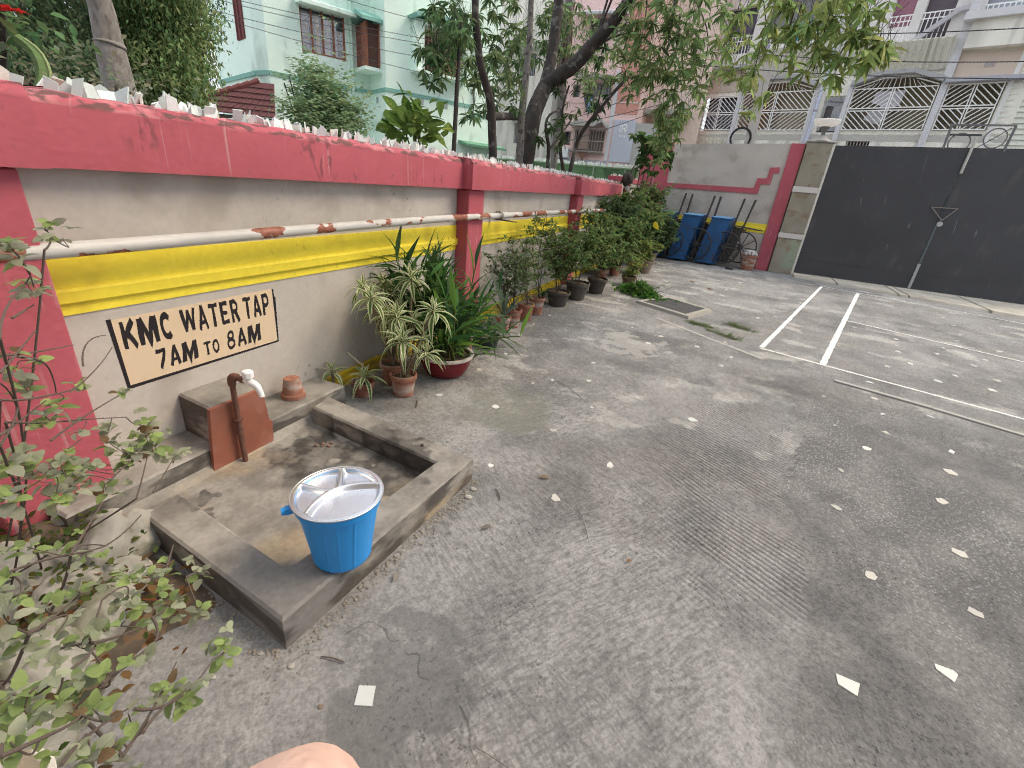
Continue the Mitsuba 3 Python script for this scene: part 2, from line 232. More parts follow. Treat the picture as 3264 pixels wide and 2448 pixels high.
SHRUB_LOW = [[-0.954,0.347,0.688,4],[-0.953,0.369,0.664,4],[-0.948,0.404,0.643,5],[-0.932,0.462,0.593,5],[-0.855,0.353,0.659,6],[-0.828,0.391,0.606,6],[-0.722,0.364,0.586,8],[-0.896,0.309,0.685,4],[-0.815,0.238,0.725,3],[-0.841,0.277,0.69,2],[-0.787,0.194,0.756,4],[-0.878,0.205,0.786,4],[-1.098,0.262,0.76,6],[-0.83,0.159,0.796,4],[-0.811,0.18,0.779,6],[-0.722,0.167,0.756,5],[-0.709,0.15,0.74,5],[-0.683,0.099,0.847,8],[-0.663,0.097,0.827,4],[-0.684,0.251,0.65,8],[-0.659,0.261,0.633,6],[-0.656,0.151,0.76,5],[-0.593,0.118,0.768,6],[-0.609,0.136,0.718,6],[-0.675,0.188,0.678,3],[-0.742,0.133,0.921,6],[-0.617,0.071,0.849,4],[-0.907,0.25,0.755,4],[-1.111,0.308,0.706,4],[-0.699,0.12,0.795,4],[-0.686,0.125,0.783,2],[-0.669,0.167,0.749,3],[-0.856,0.327,0.649,5],[-1.05,0.319,0.714,3],[-0.822,0.164,0.868,3]]
SHRUB_HIGH = [[-1.488,0.53,1.247,8],[-1.448,0.507,1.277,5],[-1.607,0.659,1.289,4],[-1.598,0.669,1.253,2],[-1.518,0.551,1.164,5],[-1.47,0.529,1.155,3],[-1.435,0.445,0.949,5],[-1.534,0.524,0.842,7],[-1.49,0.482,0.838,5],[-1.577,0.592,0.866,3],[-1.634,0.768,0.64,8],[-1.586,0.727,0.629,10],[-1.563,0.733,0.594,8],[-1.545,0.644,0.602,4],[-1.566,0.776,0.528,5],[-1.633,0.657,0.661,4],[-1.579,0.627,0.65,4],[-1.441,0.46,0.725,6],[-1.358,0.396,0.752,7],[-1.459,0.482,0.662,7],[-1.502,0.521,0.657,6],[-1.413,0.522,0.609,6],[-1.366,0.441,0.685,5],[-1.33,0.399,0.706,6],[-1.448,0.448,0.989,3],[-1.369,0.423,1.057,3],[-1.582,0.558,0.719,3],[-1.339,0.363,0.808,6],[-1.307,0.334,0.845,5],[-1.699,0.741,0.748,3],[-1.152,0.278,0.853,6],[-1.528,0.558,0.62,4],[-1.54,0.673,0.614,5]]
TWIGS = [[[-0.74,0.203,0.783],[-0.775,0.245,0.73],[-0.82,0.288,0.673]],[[-0.669,0.173,0.777],[-0.729,0.24,0.712],[-0.792,0.304,0.651]],[[-0.636,0.185,0.724],[-0.654,0.24,0.649],[-0.673,0.277,0.622],[-0.71,0.337,0.594]],[[-0.584,0.141,0.726],[-0.657,0.213,0.67],[-0.725,0.286,0.641]],[[-0.597,0.173,0.717],[-0.636,0.213,0.679],[-0.665,0.264,0.638]],[[-0.808,0.158,0.932],[-0.989,0.267,0.784],[-1.075,0.379,0.688],[-1.15,0.475,0.662]],[[-0.942,0.271,0.808],[-1.121,0.402,0.764]],[[-0.818,0.308,0.678],[-0.762,0.285,0.687],[-0.719,0.223,0.726]],[[-0.669,0.123,0.837],[-0.701,0.169,0.807],[-0.76,0.207,0.761]],[[-0.579,0.056,0.88],[-0.598,0.102,0.835],[-0.647,0.136,0.777]],[[-0.783,0.209,0.756],[-0.88,0.27,0.73]],[[-0.572,0.089,0.811],[-0.625,0.139,0.758],[-0.648,0.182,0.72]],[[-0.754,0.148,0.86],[-0.827,0.186,0.799],[-0.902,0.239,0.745]],[[-0.951,0.411,0.65],[-1.008,0.459,0.644]],[[-0.917,0.425,0.62],[-0.944,0.485,0.587]],[[-1.196,0.363,1.143],[-1.341,0.434,1.161],[-1.476,0.524,1.175],[-1.494,0.544,1.189]],[[-1.382,0.45,1.127],[-1.511,0.539,1.116]],[[-1.183,0.342,1.083],[-1.365,0.44,1.062],[-1.501,0.523,1.056]],[[-1.26,0.35,1.001],[-1.417,0.464,0.919],[-1.571,0.605,0.863],[-1.739,0.774,0.886]],[[-1.281,0.38,1.083],[-1.447,0.487,1.021],[-1.646,0.642,0.952]],[[-1.361,0.436,1.043],[-1.473,0.513,0.961],[-1.542,0.534,0.867]],[[-1.29,0.353,0.939],[-1.481,0.484,0.819],[-1.616,0.627,0.723],[-1.668,0.726,0.668]],[[-1.38,0.439,0.819],[-1.585,0.603,0.76],[-1.73,0.785,0.73]],[[-1.416,0.54,0.625],[-1.496,0.618,0.603],[-1.569,0.709,0.585]],[[-1.327,0.548,0.59],[-1.469,0.65,0.582],[-1.561,0.711,0.573]],[[-1.353,0.603,0.567],[-1.517,0.751,0.532]],[[-1.24,0.324,0.936],[-1.414,0.43,0.888],[-1.5,0.496,0.873]],[[-1.582,0.619,1.231],[-1.608,0.649,1.264],[-1.611,0.646,1.281]],[[-1.625,0.641,0.891],[-1.721,0.72,0.933],[-1.753,0.772,0.925]],[[-1.282,0.341,0.8],[-1.447,0.458,0.735],[-1.527,0.548,0.72]],[[-1.233,0.317,0.918],[-1.337,0.392,0.945],[-1.269,0.362,1.032]]]
ROCKS = [[-1.578,0.476,0.107,0.204],[-2.155,0.644,0.085,0.066],[-1.835,0.634,0.111,0.16],[-2.169,0.727,0.205,0.109],[-1.526,0.287,0.156,0.142],[-1.343,0.176,0.13,0.138],[-1.774,0.504,0.114,0.114],[-1.852,0.733,0.103,0.155],[-1.969,0.411,0.147,0.147],[-1.788,0.434,0.082,0.11]]
# ------------------------------------------------------------------ procedural materials
def seg_dist(x, y, a, b):
    dx, dy = b[0] - a[0], b[1] - a[1]; t = dr.clip(((x - a[0]) * dx + (y - a[1]) * dy) / (dx * dx + dy * dy), 0, 1)
    return dr.sqrt(dr.square(x - a[0] - t * dx) + dr.square(y - a[1] - t * dy))
def spot(x, y, cx, cy, r, k=3.0, w=0.5):
    d = dr.sqrt(dr.square(x - cx) + dr.square(y - cy)) / r + w * (fbm(x * k * 3, y * k * 3, 5.0) - 0.5) * 2
    return 1 - smoothstep(0.75, 1.05, d)
CRACK = [(-0.98, 0.62), (-0.83, 0.915), (-0.62, 0.87), (-0.5, 0.80), (-0.36, 0.785), (-0.22, 0.62)]
def ground_masks(p):
    x, y = p.x, p.y
    wob = (fbm(x * 3, y * 3, 2.0) - 0.5) * 0.30 + (noise(x * 22, y * 22) - 0.5) * 0.06
    agg = smoothstep(0.0, 0.025, x - (0.30 + 0.155 * y) + wob) * (1 - smoothstep(4.3, 4.9, y + 0.32 * x + wob * 4))
    c, s = x * 0.53 + y * 0.85, x * 0.85 - y * 0.53
    warp = (noise(s * 2.2, c * 2.2, 3.0) - 0.5) * 0.05
    rib = 0.5 + 0.5 * dr.sin(2 * np.pi * (c + warp) / 0.031)
    rmask = smoothstep(-0.25, 0.25, x + wob * 2) * (1 - agg) * smoothstep(1.3, 1.8, y + wob) * (1 - smoothstep(4.4, 5.2, y)) * smoothstep(0.24, 0.46, fbm(s * 1.6, c * 2.5, 9.0))
    return agg, rib, rmask, c, s
def ground_height(p, n, uv):
    x, y = p.x, p.y
    agg, rib, rmask, c, s = ground_masks(p)
    v1, v2, vr = voronoi(x * 70, y * 70)
    pebble = (1 - smoothstep(0.1, 0.5, v1)) * smoothstep(0.35, 0.6, vr)
    grit = noise(x * 160, y * 160) * 0.35 + noise(x * 60, y * 60, 1.0) * 0.5
    a2, b2 = x * 0.55 + y * 0.83, x * 0.83 - y * 0.55
    wx_, wy_ = (noise(x * 9, y * 9, 11.0) - 0.5) * 0.03, (noise(x * 9 + 9, y * 9, 12.0) - 0.5) * 0.03
    streak = noise((b2 + wx_) * 150, (a2 + wy_) * 26, 4.0) * smoothstep(0.35, 0.65, noise(x * 1.1 + 8, y * 1.1)) + noise((c + wx_) * 150, (s + wy_) * 24, 6.0) * smoothstep(0.40, 0.65, noise(x * 1.3, y * 1.3 + 5))
    return (1 - agg) * (grit * 0.7 + streak * 1.0) + agg * (pebble * 1.2 + grit * 0.6) + rmask * rib * 2.2 + fbm(x * 9, y * 9, 3.0) * 2.0
def ground_color(p, n, uv):
    x, y = p.x, p.y
    agg, rib, rmask, c, s = ground_masks(p)
    f1 = fbm(x * 1.1, y * 1.1, 0.0, 4); f2 = fbm(x * 4.3 + 7, y * 4.3, 1.0, 4); f3 = noise(x * 48, y * 48); f4 = noise(x * 130, y * 130, 3.0)
    col = mix((0.158, 0.156, 0.155), (0.272, 0.269, 0.264), smoothstep(0.25, 0.75, 0.55 * f1 + 0.45 * f2))
    col = mix(col, (0.205, 0.193, 0.182), smoothstep(0.50, 0.75, fbm(x * 1.9 + 31, y * 1.9, 4.0)) * 0.5)
    col = mix(col, (0.40, 0.39, 0.37), smoothstep(0.60, 0.72, fbm(x * 2.6 + 3, y * 4.0 + 11, 8.0, 4)) * smoothstep(2.2, 3.4, y) * 0.65)
    col = mix(col, (0.098, 0.098, 0.100), smoothstep(0.52, 0.82, fbm(x * 2.1 + 17, y * 2.1 + 3, 2.0, 4)) * 0.5)
    a2, b2 = x * 0.55 + y * 0.83, x * 0.83 - y * 0.55
    wx_, wy_ = (fbm(x * 7, y * 7, 11.0) - 0.5) * 0.03, (fbm(x * 7 + 9, y * 7, 12.0) - 0.5) * 0.03
    streak = smoothstep(0.35, 0.85, noise((b2 + wx_) * 150, (a2 + wy_) * 26, 4.0)) * smoothstep(0.40, 0.7, noise(x * 1.1 + 8, y * 1.1)) + smoothstep(0.35, 0.85, noise((c + wx_) * 150, (s + wy_) * 24, 6.0)) * smoothstep(0.45, 0.7, noise(x * 1.3, y * 1.3 + 5))
    col = col * (1 - 0.26 * dr.clip(streak, 0, 1) * (1 - agg))
    col = col * (1 - 0.42 * rmask * smoothstep(0.55, 0.9, 1 - rib))
    v1, v2, vr = voronoi(x * 70, y * 70)
    stone = (1 - smoothstep(0.22, 0.46, v1)) * smoothstep(0.45, 0.55, vr)
    a_col = mix(mix((0.112, 0.111, 0.112), (0.165, 0.162, 0.158), smoothstep(0.3, 0.7, f2)), (0.34, 0.335, 0.325), stone * smoothstep(0.3, 0.9, f1 + 0.3 * f2) * vr)
    col = mix(col, a_col, agg)
    col = col * (0.50 + 0.32 * f3 + 0.40 * f4 + 0.30 * noise(x * 290 + 5, y * 290))
    spk = smoothstep(0.66, 0.86, fbm(x * 80 + 3, y * 80, 7.0)) * smoothstep(0.3, 0.7, noise(x * 5, y * 5, 2.0))
    col = col * (1 - 0.55 * spk)
    col = mix(col, (0.42, 0.405, 0.375), spot(x, y, -0.66, 4.92, 0.34, 3.0, 1.1) * 0.45)
    col = mix(col, (0.15, 0.155, 0.12), spot(x, y, -1.14, 2.72, 0.30, 2.0, 0.9) * 0.45)
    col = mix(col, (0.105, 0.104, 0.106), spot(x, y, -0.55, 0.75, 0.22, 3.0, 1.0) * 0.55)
    d = mi.Float(9)
    wx, wy = x + (noise(x * 25, y * 25) - 0.5) * 0.04, y + (noise(x * 25, y * 25, 5.0) - 0.5) * 0.04
    for a, b in zip(CRACK[:-1], CRACK[1:]): d = dr.minimum(d, seg_dist(wx, wy, a, b))
    return col * (1 - 0.4 * (1 - smoothstep(0.001, 0.005, d)) * smoothstep(0.35, 0.6, noise(x * 9, y * 9)))
scene['ground_mat'] = bumped(ground_color, ground_height, 0.0022, 0.85, 0.3, eps=1.5e-3)

def plaster_height(p, n, uv): return noise(p.x * 55, p.y * 55, p.z * 55) * 0.8 + noise(p.x * 130, p.y * 130, p.z * 130) * 0.6 + fbm(p.x * 9, p.y * 9, p.z * 9) * 1.5
def paint(base, dirt, amount=0.35, streaks=0.0, grimy=0.0):
    base, dirt = [float(c) for c in base], [float(c) for c in dirt]
    def fn(p, n, uv):
        a = p.y + p.x * 0.83
        f = fbm(a * 2.3, p.z * 2.3, 1.0, 4)
        col = mi.Color3f(base) * (0.84 + 0.30 * f + 0.07 * (noise(a * 60, p.z * 60) - 0.5))
        col = mix(col, dirt, amount * smoothstep(0.52, 0.80, fbm(a * 3.1 + 5, p.z * 3.1, 3.0, 4)))
        sp = smoothstep(0.72, 0.95, fbm(a * 34, p.z * 24, 8.0)) * smoothstep(0.5, 0.75, noise(a * 1.7, p.z * 2.2, 3.0))
        col = mix(col, (0.10, 0.08, 0.07), sp * 0.7)
        if streaks:
            line = smoothstep(0.78, 0.98, noise(a * 110, p.z * 1.1, 2.0)) * smoothstep(0.35, 0.7, noise(a * 7, p.z * 6, 6.0))
            col = mix(col, (0.62, 0.50, 0.48), line * streaks)
        if grimy:
            col = mix(col, (0.11, 0.095, 0.08), grimy * smoothstep(0.45, 0.75, fbm(a * 5, p.z * 5 + 3, 6.0, 4)))
        return col
    return fn
CREAM, RED, YELLOW = (0.46, 0.43, 0.395), (0.405, 0.092, 0.120), (0.80, 0.66, 0.055)
scene['plaster'] = bumped(paint(CREAM, (0.29, 0.26, 0.225), 0.65), plaster_height, 0.0016, 0.9, 0.2, eps=3e-3)
scene['red_paint'] = bumped(paint(RED, (0.33, 0.07, 0.08), 0.45, 0.5), plaster_height, 0.0014, 0.7, 0.3, eps=3e-3)
def coping_color(p, n, uv):
    col = paint(RED, (0.33, 0.07, 0.08), 0.45, 0.5)(p, n, uv)
    a = p.y
    mould = smoothstep(0.50, 0.62, fbm(a * 16, p.x * 30, p.z * 34, 3)) * smoothstep(1.595, 1.615, p.z)
    col = mix(col, (0.52, 0.20, 0.22), smoothstep(0.45, 0.6, fbm(a * 9 + 4, p.x * 30, 3.0)) * smoothstep(1.600, 1.606, p.z) * 0.7)
    drop = smoothstep(0.60, 0.78, fbm(a * 40, p.z * 16, 5.0)) * smoothstep(0.66, 0.80, noise(a * 3.1, p.z * 3, 2.0))
    col = mix(col, (0.16, 0.05, 0.06), drop * 0.7)
    return mix(col, (0.10, 0.055, 0.05), mould * 0.85)
scene['coping_paint'] = bumped(coping_color, plaster_height, 0.0016, 0.7, 0.3, eps=3e-3)
scene['yellow_paint'] = bumped(paint(YELLOW, (0.45, 0.30, 0.03), 0.4), plaster_height, 0.0014, 0.65, 0.3, eps=3e-3)

def cement_color(p, n, uv):
    x, y, z = p.x, p.y, p.z
    f = fbm(x * 4 + z * 3, y * 4, z * 5, 4); g = fbm(x * 13, y * 13, z * 13, 3)
    col = mix((0.150, 0.140, 0.126), (0.335, 0.315, 0.285), smoothstep(0.25, 0.75, 0.6 * f + 0.4 * g))
    col = mix(col, (0.36, 0.285, 0.19), smoothstep(0.40, 0.66, fbm(x * 3 + 9, y * 3 + 2, 4.0)) * (1 - smoothstep(0.045, 0.06, z)) * 0.75)
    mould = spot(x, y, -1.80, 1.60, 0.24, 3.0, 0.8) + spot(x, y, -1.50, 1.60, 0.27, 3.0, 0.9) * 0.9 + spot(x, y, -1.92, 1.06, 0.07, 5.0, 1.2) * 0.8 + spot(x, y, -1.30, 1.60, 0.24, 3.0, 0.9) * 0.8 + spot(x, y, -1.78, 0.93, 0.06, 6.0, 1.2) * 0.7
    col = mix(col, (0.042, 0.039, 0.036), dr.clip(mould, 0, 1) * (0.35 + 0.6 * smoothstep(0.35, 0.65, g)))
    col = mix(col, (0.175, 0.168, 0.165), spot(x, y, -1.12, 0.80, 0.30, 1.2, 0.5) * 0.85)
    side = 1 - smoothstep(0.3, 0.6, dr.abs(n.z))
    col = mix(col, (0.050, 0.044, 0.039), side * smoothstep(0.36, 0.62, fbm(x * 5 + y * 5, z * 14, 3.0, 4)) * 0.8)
    return col * (0.85 + 0.25 * noise(x * 70, y * 70, z * 70))
def cement_height(p, n, uv): return noise(p.x * 90, p.y * 90, p.z * 90) + 2 * fbm(p.x * 18, p.y * 18, p.z * 18)
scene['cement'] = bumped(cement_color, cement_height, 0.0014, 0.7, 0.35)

def pipe_color(p, n, uv):
    m = 0.015 + fbm(p.y * 5.5, p.z * 14 + p.x * 10, 1.0, 4) + 0.10 * (fbm(p.y * 30, p.z * 40, 2.0) - 0.5) + 0.07 * smoothstep(1.9, 4.5, p.y) * (1 - smoothstep(6.5, 7.5, p.y))
    rust = smoothstep(0.560, 0.575, m)
    white = mi.Color3f(0.50, 0.49, 0.465) * (0.8 + 0.3 * fbm(p.y * 8, p.z * 30, 4.0))
    return mix(white, mi.Color3f(0.235, 0.085, 0.052) * (0.7 + 0.6 * noise(p.y * 60, p.z * 60)), rust)
def pipe_height(p, n, uv): return 1 - smoothstep(0.555, 0.58, fbm(p.y * 5.5, p.z * 14 + p.x * 10, 1.0, 4))
scene['pipe_paint'] = bumped(pipe_color, pipe_height, 0.0012, 0.5, 0.4)

def clay_color(p, n, uv):
    f = fbm(p.x * 14, p.y * 14, p.z * 14, 4)
    col = mix((0.20, 0.085, 0.058), (0.36, 0.175, 0.125), f)
    return mix(col, (0.44, 0.40, 0.36), smoothstep(0.48, 0.72, fbm(p.x * 9 + 4, p.y * 9, p.z * 16, 4)) * 0.7) * (0.85 + 0.3 * noise(p.x * 120, p.y * 120, p.z * 120))
scene['clay'] = bumped(clay_color, cement_height, 0.0008, 0.9, 0.2)

def bark_color(p, n, uv):
    f = fbm(p.x * 18, p.y * 18, p.z * 5, 4)
    col = mix((0.028, 0.026, 0.026), (0.095, 0.085, 0.080), f)
    return mix(col, (0.21, 0.215, 0.195), smoothstep(0.60, 0.70, fbm(p.x * 11 + 3, p.y * 11, p.z * 11, 4)) * 0.55)
def bark_height(p, n, uv): return fbm(p.x * 40, p.y * 40, p.z * 9, 3)
scene['bark'] = bumped(bark_color, bark_height, 0.012, 0.95, 0.15)
def lichen_color(p, n, uv):
    f = fbm(p.x * 20, p.y * 20, p.z * 12, 4)
    col = mix((0.115, 0.105, 0.095), (0.27, 0.26, 0.245), f)
    return mix(col, (0.045, 0.04, 0.04), smoothstep(0.56, 0.66, fbm(p.x * 26, p.y * 26, p.z * 16, 3)) * 0.7)
scene['lichen_bark'] = bumped(lichen_color, bark_height, 0.008, 0.95, 0.15)

def gate_color(p, n, uv):
    col = mix((0.036, 0.038, 0.044), (0.056, 0.058, 0.066), fbm(p.x * 1.4, p.z * 1.8, 2.0, 4))
    col = mix(col, (0.12, 0.11, 0.10), smoothstep(0.62, 0.85, fbm(p.x * 5, p.z * 2.0, 4.0, 4)) * 0.25)
    line = smoothstep(0.93, 0.99, noise(p.x * 38 + p.z * 5, p.z * 2.2, 3.0)) * smoothstep(0.66, 0.8, noise(p.x * 1.5, p.z * 1.5, 9.0))
    return mix(col, (0.22, 0.22, 0.22), line * 0.6)
scene['gate_paint'] = bumped(gate_color, lambda p, n, uv: fbm(p.x * 3, p.z * 3, 1.0), 0.002, 0.42, 0.45, eps=4e-3)

def stone_color(p, n, uv):
    f = fbm(p.x * 5, p.z * 4, 3.0 + dr.floor(p.z * 1.02), 4)
    col = mix((0.215, 0.195, 0.150), (0.335, 0.305, 0.245), f)
    col = mix(col, (0.27, 0.31, 0.235), (1 - smoothstep(0.8, 0.95, p.z)) * smoothstep(0.35, 0.6, fbm(p.x * 3, p.z * 3, 8.0)))
    return mix(col, (0.20, 0.115, 0.07), smoothstep(0.62, 0.72, fbm(p.x * 6 + 4, p.z * 9, 5.0, 4)) * 0.5)
scene['slab_stone'] = bumped(stone_color, lambda p, n, uv: fbm(p.x * 7, p.y * 7, p.z * 9, 4), 0.012, 0.75, 0.3, eps=3e-3)

def mint_color(p, n, uv):
    a = p.x + p.y
    col = mi.Color3f(0.70, 0.86, 0.77) * (0.93 + 0.14 * fbm(a * 0.9, p.z * 0.9, 2.0, 3))
    return mix(col, (0.33, 0.42, 0.36), smoothstep(0.6, 0.78, fbm(a * 2.2, p.z * 1.1, 5.0, 4)) * 0.4)
scene['mint_paint'] = bumped(mint_color, None, rough=0.85, spec=0.2)
def facade_color(p, n, uv):
    a = p.x * 0.93 - p.y * 0.37
    col = mi.Color3f(0.82, 0.80, 0.72) * (0.88 + 0.2 * fbm(a, p.z, 2.0, 3))
    run = smoothstep(0.45, 0.75, noise(a * 7, p.z * 0.8, 3.0) * 0.6 + 0.4 * fbm(a * 2, p.z * 1.2, 6.0))
    return mix(col, (0.44, 0.43, 0.39), run * 0.6)
scene['facade_paint'] = bumped(facade_color, None, rough=0.88, spec=0.2)
def moss_wall_color(p, n, uv):
    col = mi.Color3f(0.115, 0.215, 0.105) * (0.8 + 0.35 * fbm(p.x * 2, p.z * 3, 1.0, 4))
    return mix(col, (0.05, 0.075, 0.045), smoothstep(0.55, 0.75, fbm(p.x * 3, p.z * 1.4 + 5, 4.0, 4)) * 0.6)
scene['green_paint'] = bumped(moss_wall_color, None, rough=0.85, spec=0.2)
def rock_color(p, n, uv):
    f = fbm(p.x * 14, p.y * 14, p.z * 14, 4)
    col = mix((0.20, 0.19, 0.165), (0.43, 0.415, 0.37), f)
    return mix(col, (0.11, 0.12, 0.06), smoothstep(0.54, 0.70, fbm(p.x * 10 + 2, p.y * 10, p.z * 10, 4)) * 0.6)
scene['rubble'] = bumped(rock_color, cement_height, 0.003, 0.9, 0.2)
def soil_color(p, n, uv):
    f = fbm(p.x * 22, p.y * 22, p.z * 22, 4)
    return mix(mix((0.045, 0.036, 0.028), (0.155, 0.125, 0.095), f), (0.20, 0.12, 0.06), smoothstep(0.66, 0.74, noise(p.x * 55, p.y * 55, 3.0)) * 0.5)
scene['soil_mat'] = bumped(soil_color, cement_height, 0.004, 0.95, 0.15)

def panel_color(p, n, uv):
    f = fbm(p.y * 12, p.z * 12, 2.0, 4)
    col = mi.Color3f(0.25, 0.092, 0.060) * (0.82 + 0.34 * f)
    return mix(col, (0.33, 0.15, 0.12), smoothstep(0.52, 0.68, fbm(p.y * 6, p.z * 6 + 3, 5.0, 4)) * 0.5)
scene['clay_tile'] = bumped(panel_color, cement_height, 0.0006, 0.6, 0.35)

def rust_color(p, n, uv):
    return mix((0.085, 0.042, 0.034), (0.185, 0.085, 0.058), fbm(p.x * 40 + p.y * 30, p.y * 40, p.z * 30, 4))
scene['rusted_iron'] = bumped(rust_color, cement_height, 0.0006, 0.6, 0.4)
scene['bucket_plastic'] = princ(vcol(), 0.32, 0.45)

def cart_color(p, n, uv):
    return mix(mi.Color3f(0.014, 0.082, 0.225) * (0.75 + 0.5 * fbm(p.x * 5, p.y * 5, p.z * 3, 3)), (0.05, 0.05, 0.06), smoothstep(0.55, 0.75, fbm(p.x * 8, p.y * 8, p.z * 8 + 4, 4)) * 0.6)
scene['cart_paint'] = bumped(cart_color, None, rough=0.5, spec=0.4)

def grey_bark_color(p, n, uv):
    f = fbm(p.x * 26, p.y * 26, p.z * 20, 3)
    col = mix((0.17, 0.155, 0.145), (0.30, 0.285, 0.27), f)
    return mix(col, (0.115, 0.10, 0.095), smoothstep(0.55, 0.72, fbm(p.x * 40 + 3, p.y * 40, p.z * 14, 3)) * 0.6)
scene['grey_bark'] = bumped(grey_bark_color, lambda p, n, uv: noise(p.x * 55, p.y * 55, p.z * 25), 0.004, 0.9, 0.2)
scene['twig_wood'] = princ(rgb((0.105, 0.082, 0.070)), 0.8, 0.25)
def chalk_color(p, n, uv): return mix((0.58, 0.55, 0.50), (0.26, 0.215, 0.16), smoothstep(0.5, 0.66, fbm(p.x * 22, p.y * 22, p.z * 22, 3)))
scene['chalk'] = bumped(chalk_color, None, rough=0.95, spec=0.15)
scene['skin'] = bumped(lambda p, n, uv: mix((0.52, 0.335, 0.265), (0.63, 0.43, 0.35), fbm(p.x * 260, p.y * 260, p.z * 260, 3)), lambda p, n, uv: noise(p.x * 900, p.y * 900, p.z * 1500), 0.0004, 0.5, 0.4, eps=1e-4)

scene['lamp_shade'] = {'type': 'principledthin', 'base_color': vcol(), 'roughness': 0.3, 'diff_trans': 0.9, 'eta': 1.4}
scene['kerb_cement'] = bumped(lambda p, n, uv: mix((0.30, 0.27, 0.22), (0.50, 0.47, 0.41), fbm(p.x * 5, p.y * 5 + p.z * 9, 3.0, 3)), None, rough=0.9, spec=0.2)

scene['yellow_dirty'] = bumped(paint((0.62, 0.45, 0.03), (0.30, 0.20, 0.04), 0.6, 0.0, 0.6), None, rough=0.75, spec=0.25)
# ------------------------------------------------------------------ ground
g = structure('ground')
gx = np.array([-80, -20, -3.5, 7.2, 20, 80.0]); gy = np.array([-80, -20, -4, 13.4, 30, 100.0])
V = np.array([[x, y, 0.0] for y in gy for x in gx]); F = []
for j in range(5):
    for i in range(5):
        a = j * 6 + i; F += [[a, a + 1, a + 7], [a, a + 7, a + 6]]
scene[g] = mikit.ply((V, np.array(F)), 'ground_mat')
def chip_poly(rng, s):
    k = int(rng.integers(4, 7)); a = np.sort(rng.random(k) * 0.7 + np.arange(k)) / k * 2 * np.pi
    r = s / 2 * (0.75 + 0.35 * rng.random(k)); st = 0.55 + 0.4 * rng.random(); ro = rng.random() * 3.14
    P = np.c_[r * np.cos(a), r * np.sin(a) * st]; c, q = math.cos(ro), math.sin(ro); return P @ np.array([[c, q], [-q, c]])
rng = np.random.default_rng(11)
CHIP_COL = [(0.58, 0.57, 0.54), (0.48, 0.46, 0.42), (0.53, 0.55, 0.54), (0.40, 0.385, 0.36), (0.64, 0.63, 0.61)]
for i, (x, y, s) in enumerate(CHIPS):
    m = moved(prism(chip_poly(rng, s * 1.05), 0.008), x, y, -0.004)
    put(g, 'tile_chip', m, 'satin', color=CHIP_COL[int(rng.integers(0, 5))])
for P in BIG_CHIPS: put(g, 'tile_chip', moved(prism(P, 0.008), 0, 0, -0.004), 'satin', color=CHIP_COL[2 if P is BIG_CHIPS[2] else 0])

def stripe(a, b, w, z, rng, seg=0.08):
    a, b = np.array(a), np.array(b); t = (b - a) / np.linalg.norm(b - a); nrm = np.array([-t[1], t[0]]); n = int(np.linalg.norm(b - a) / seg) + 2
    s = np.linspace(0, 1, n)[:, None]; c = a + (b - a) * s
    l = c + nrm * (w / 2 * (1 + 0.25 * (rng.random((n, 1)) - 0.5))); r = c - nrm * (w / 2 * (1 + 0.25 * (rng.random((n, 1)) - 0.5)))
    v = np.vstack([np.c_[l, np.full(n, z)], np.c_[r, np.full(n, z)]]); f = []
    for i in range(n - 1): f += [[i, n + i, n + i + 1], [i, n + i + 1, i + 1]]
    return trimesh.Trimesh(v, f, process=False)
cl = structure('court_marking')
def ext(a, b, k): a, b = np.array(a), np.array(b); return (a + (b - a) * k).tolist()
for i, ((a, b), w) in enumerate(zip(COURT, (0.04, 0.04, 0.04, 0.052, 0.062))):
    if i < 3: b = ext(a, b, 1.8)
    put(cl, 'painted_line', stripe(a, b, w, 0.004 + 0.0008 * i, rng), 'matte', False, (0.66, 0.65, 0.63))
solo('flat_strip', 'long thin grey strip lying loose on the concrete beside the court line', 'strip', cat([bar((1.315, 5.08, 0.008), (2.02, 4.86, 0.008), 0.055, 0.014), bar((2.03, 4.857, 0.007), (3.4, 4.33, 0.007), 0.055, 0.012)]), 'matte', color=(0.34, 0.33, 0.31))
solo('cement_strip', 'pale cement strip flush in the concrete leading to the court corner', 'strip', cat([bar((-0.55, 6.27, 0.001), (0.33, 5.60, 0.001), 0.05, 0.006), bar((0.34, 5.59, 0.002), (0.69, 5.32, 0.002), 0.055, 0.008)]), 'matte', color=(0.36, 0.345, 0.32))

# ------------------------------------------------------------------ left boundary wall
WX, PX, CX, CAPX = -2.33, -2.20, -2.25, -2.15
w = thing('boundary_wall', 'long cream boundary wall with pink coping and yellow band, topped with broken tile', 'wall')
put(w, 'plaster_panel', box(-2.58, WX, -4, 10.75, 0, 1.40), 'plaster')
put(w, 'plaster_panel', box(-2.58, WX, 10.75, 13.40, 0, 1.70), 'plaster', label='lighter far end of the wall near the blue carts')
PIL = [(0.50, 0.858), (3.949, 4.247), (7.40, 7.70)]
def coping(y0, y1, xf, zt, rng, lip=0.035):
    n = max(3, int((y1 - y0) / 0.06)); ys = np.linspace(y0, y1, n); v, f = [], []
    for y in ys:
        j = lambda s: (rng.random() - 0.5) * s
        v += [[xf, y, 1.397], [xf + j(.002), y, zt + j(0.010)], [xf - 0.03 + j(.012), y, zt + lip + j(.012)], [-2.47, y, zt + 0.06 + j(.012)], [-2.63, y, zt + 0.03 + j(.01)], [-2.66, y, 1.397]]
    for i in range(n - 1):
        for k in range(6):
            a, b = 6 * i + k, 6 * i + (k + 1) % 6; f += [[a, b, b + 6], [a, b + 6, a + 6]]
    for e in (0, 6 * (n - 1)):
        for k in range(1, 5): f.append([e, e + k, e + k + 1])
    m = trimesh.Trimesh(v, f, process=False); m.fix_normals(); return m
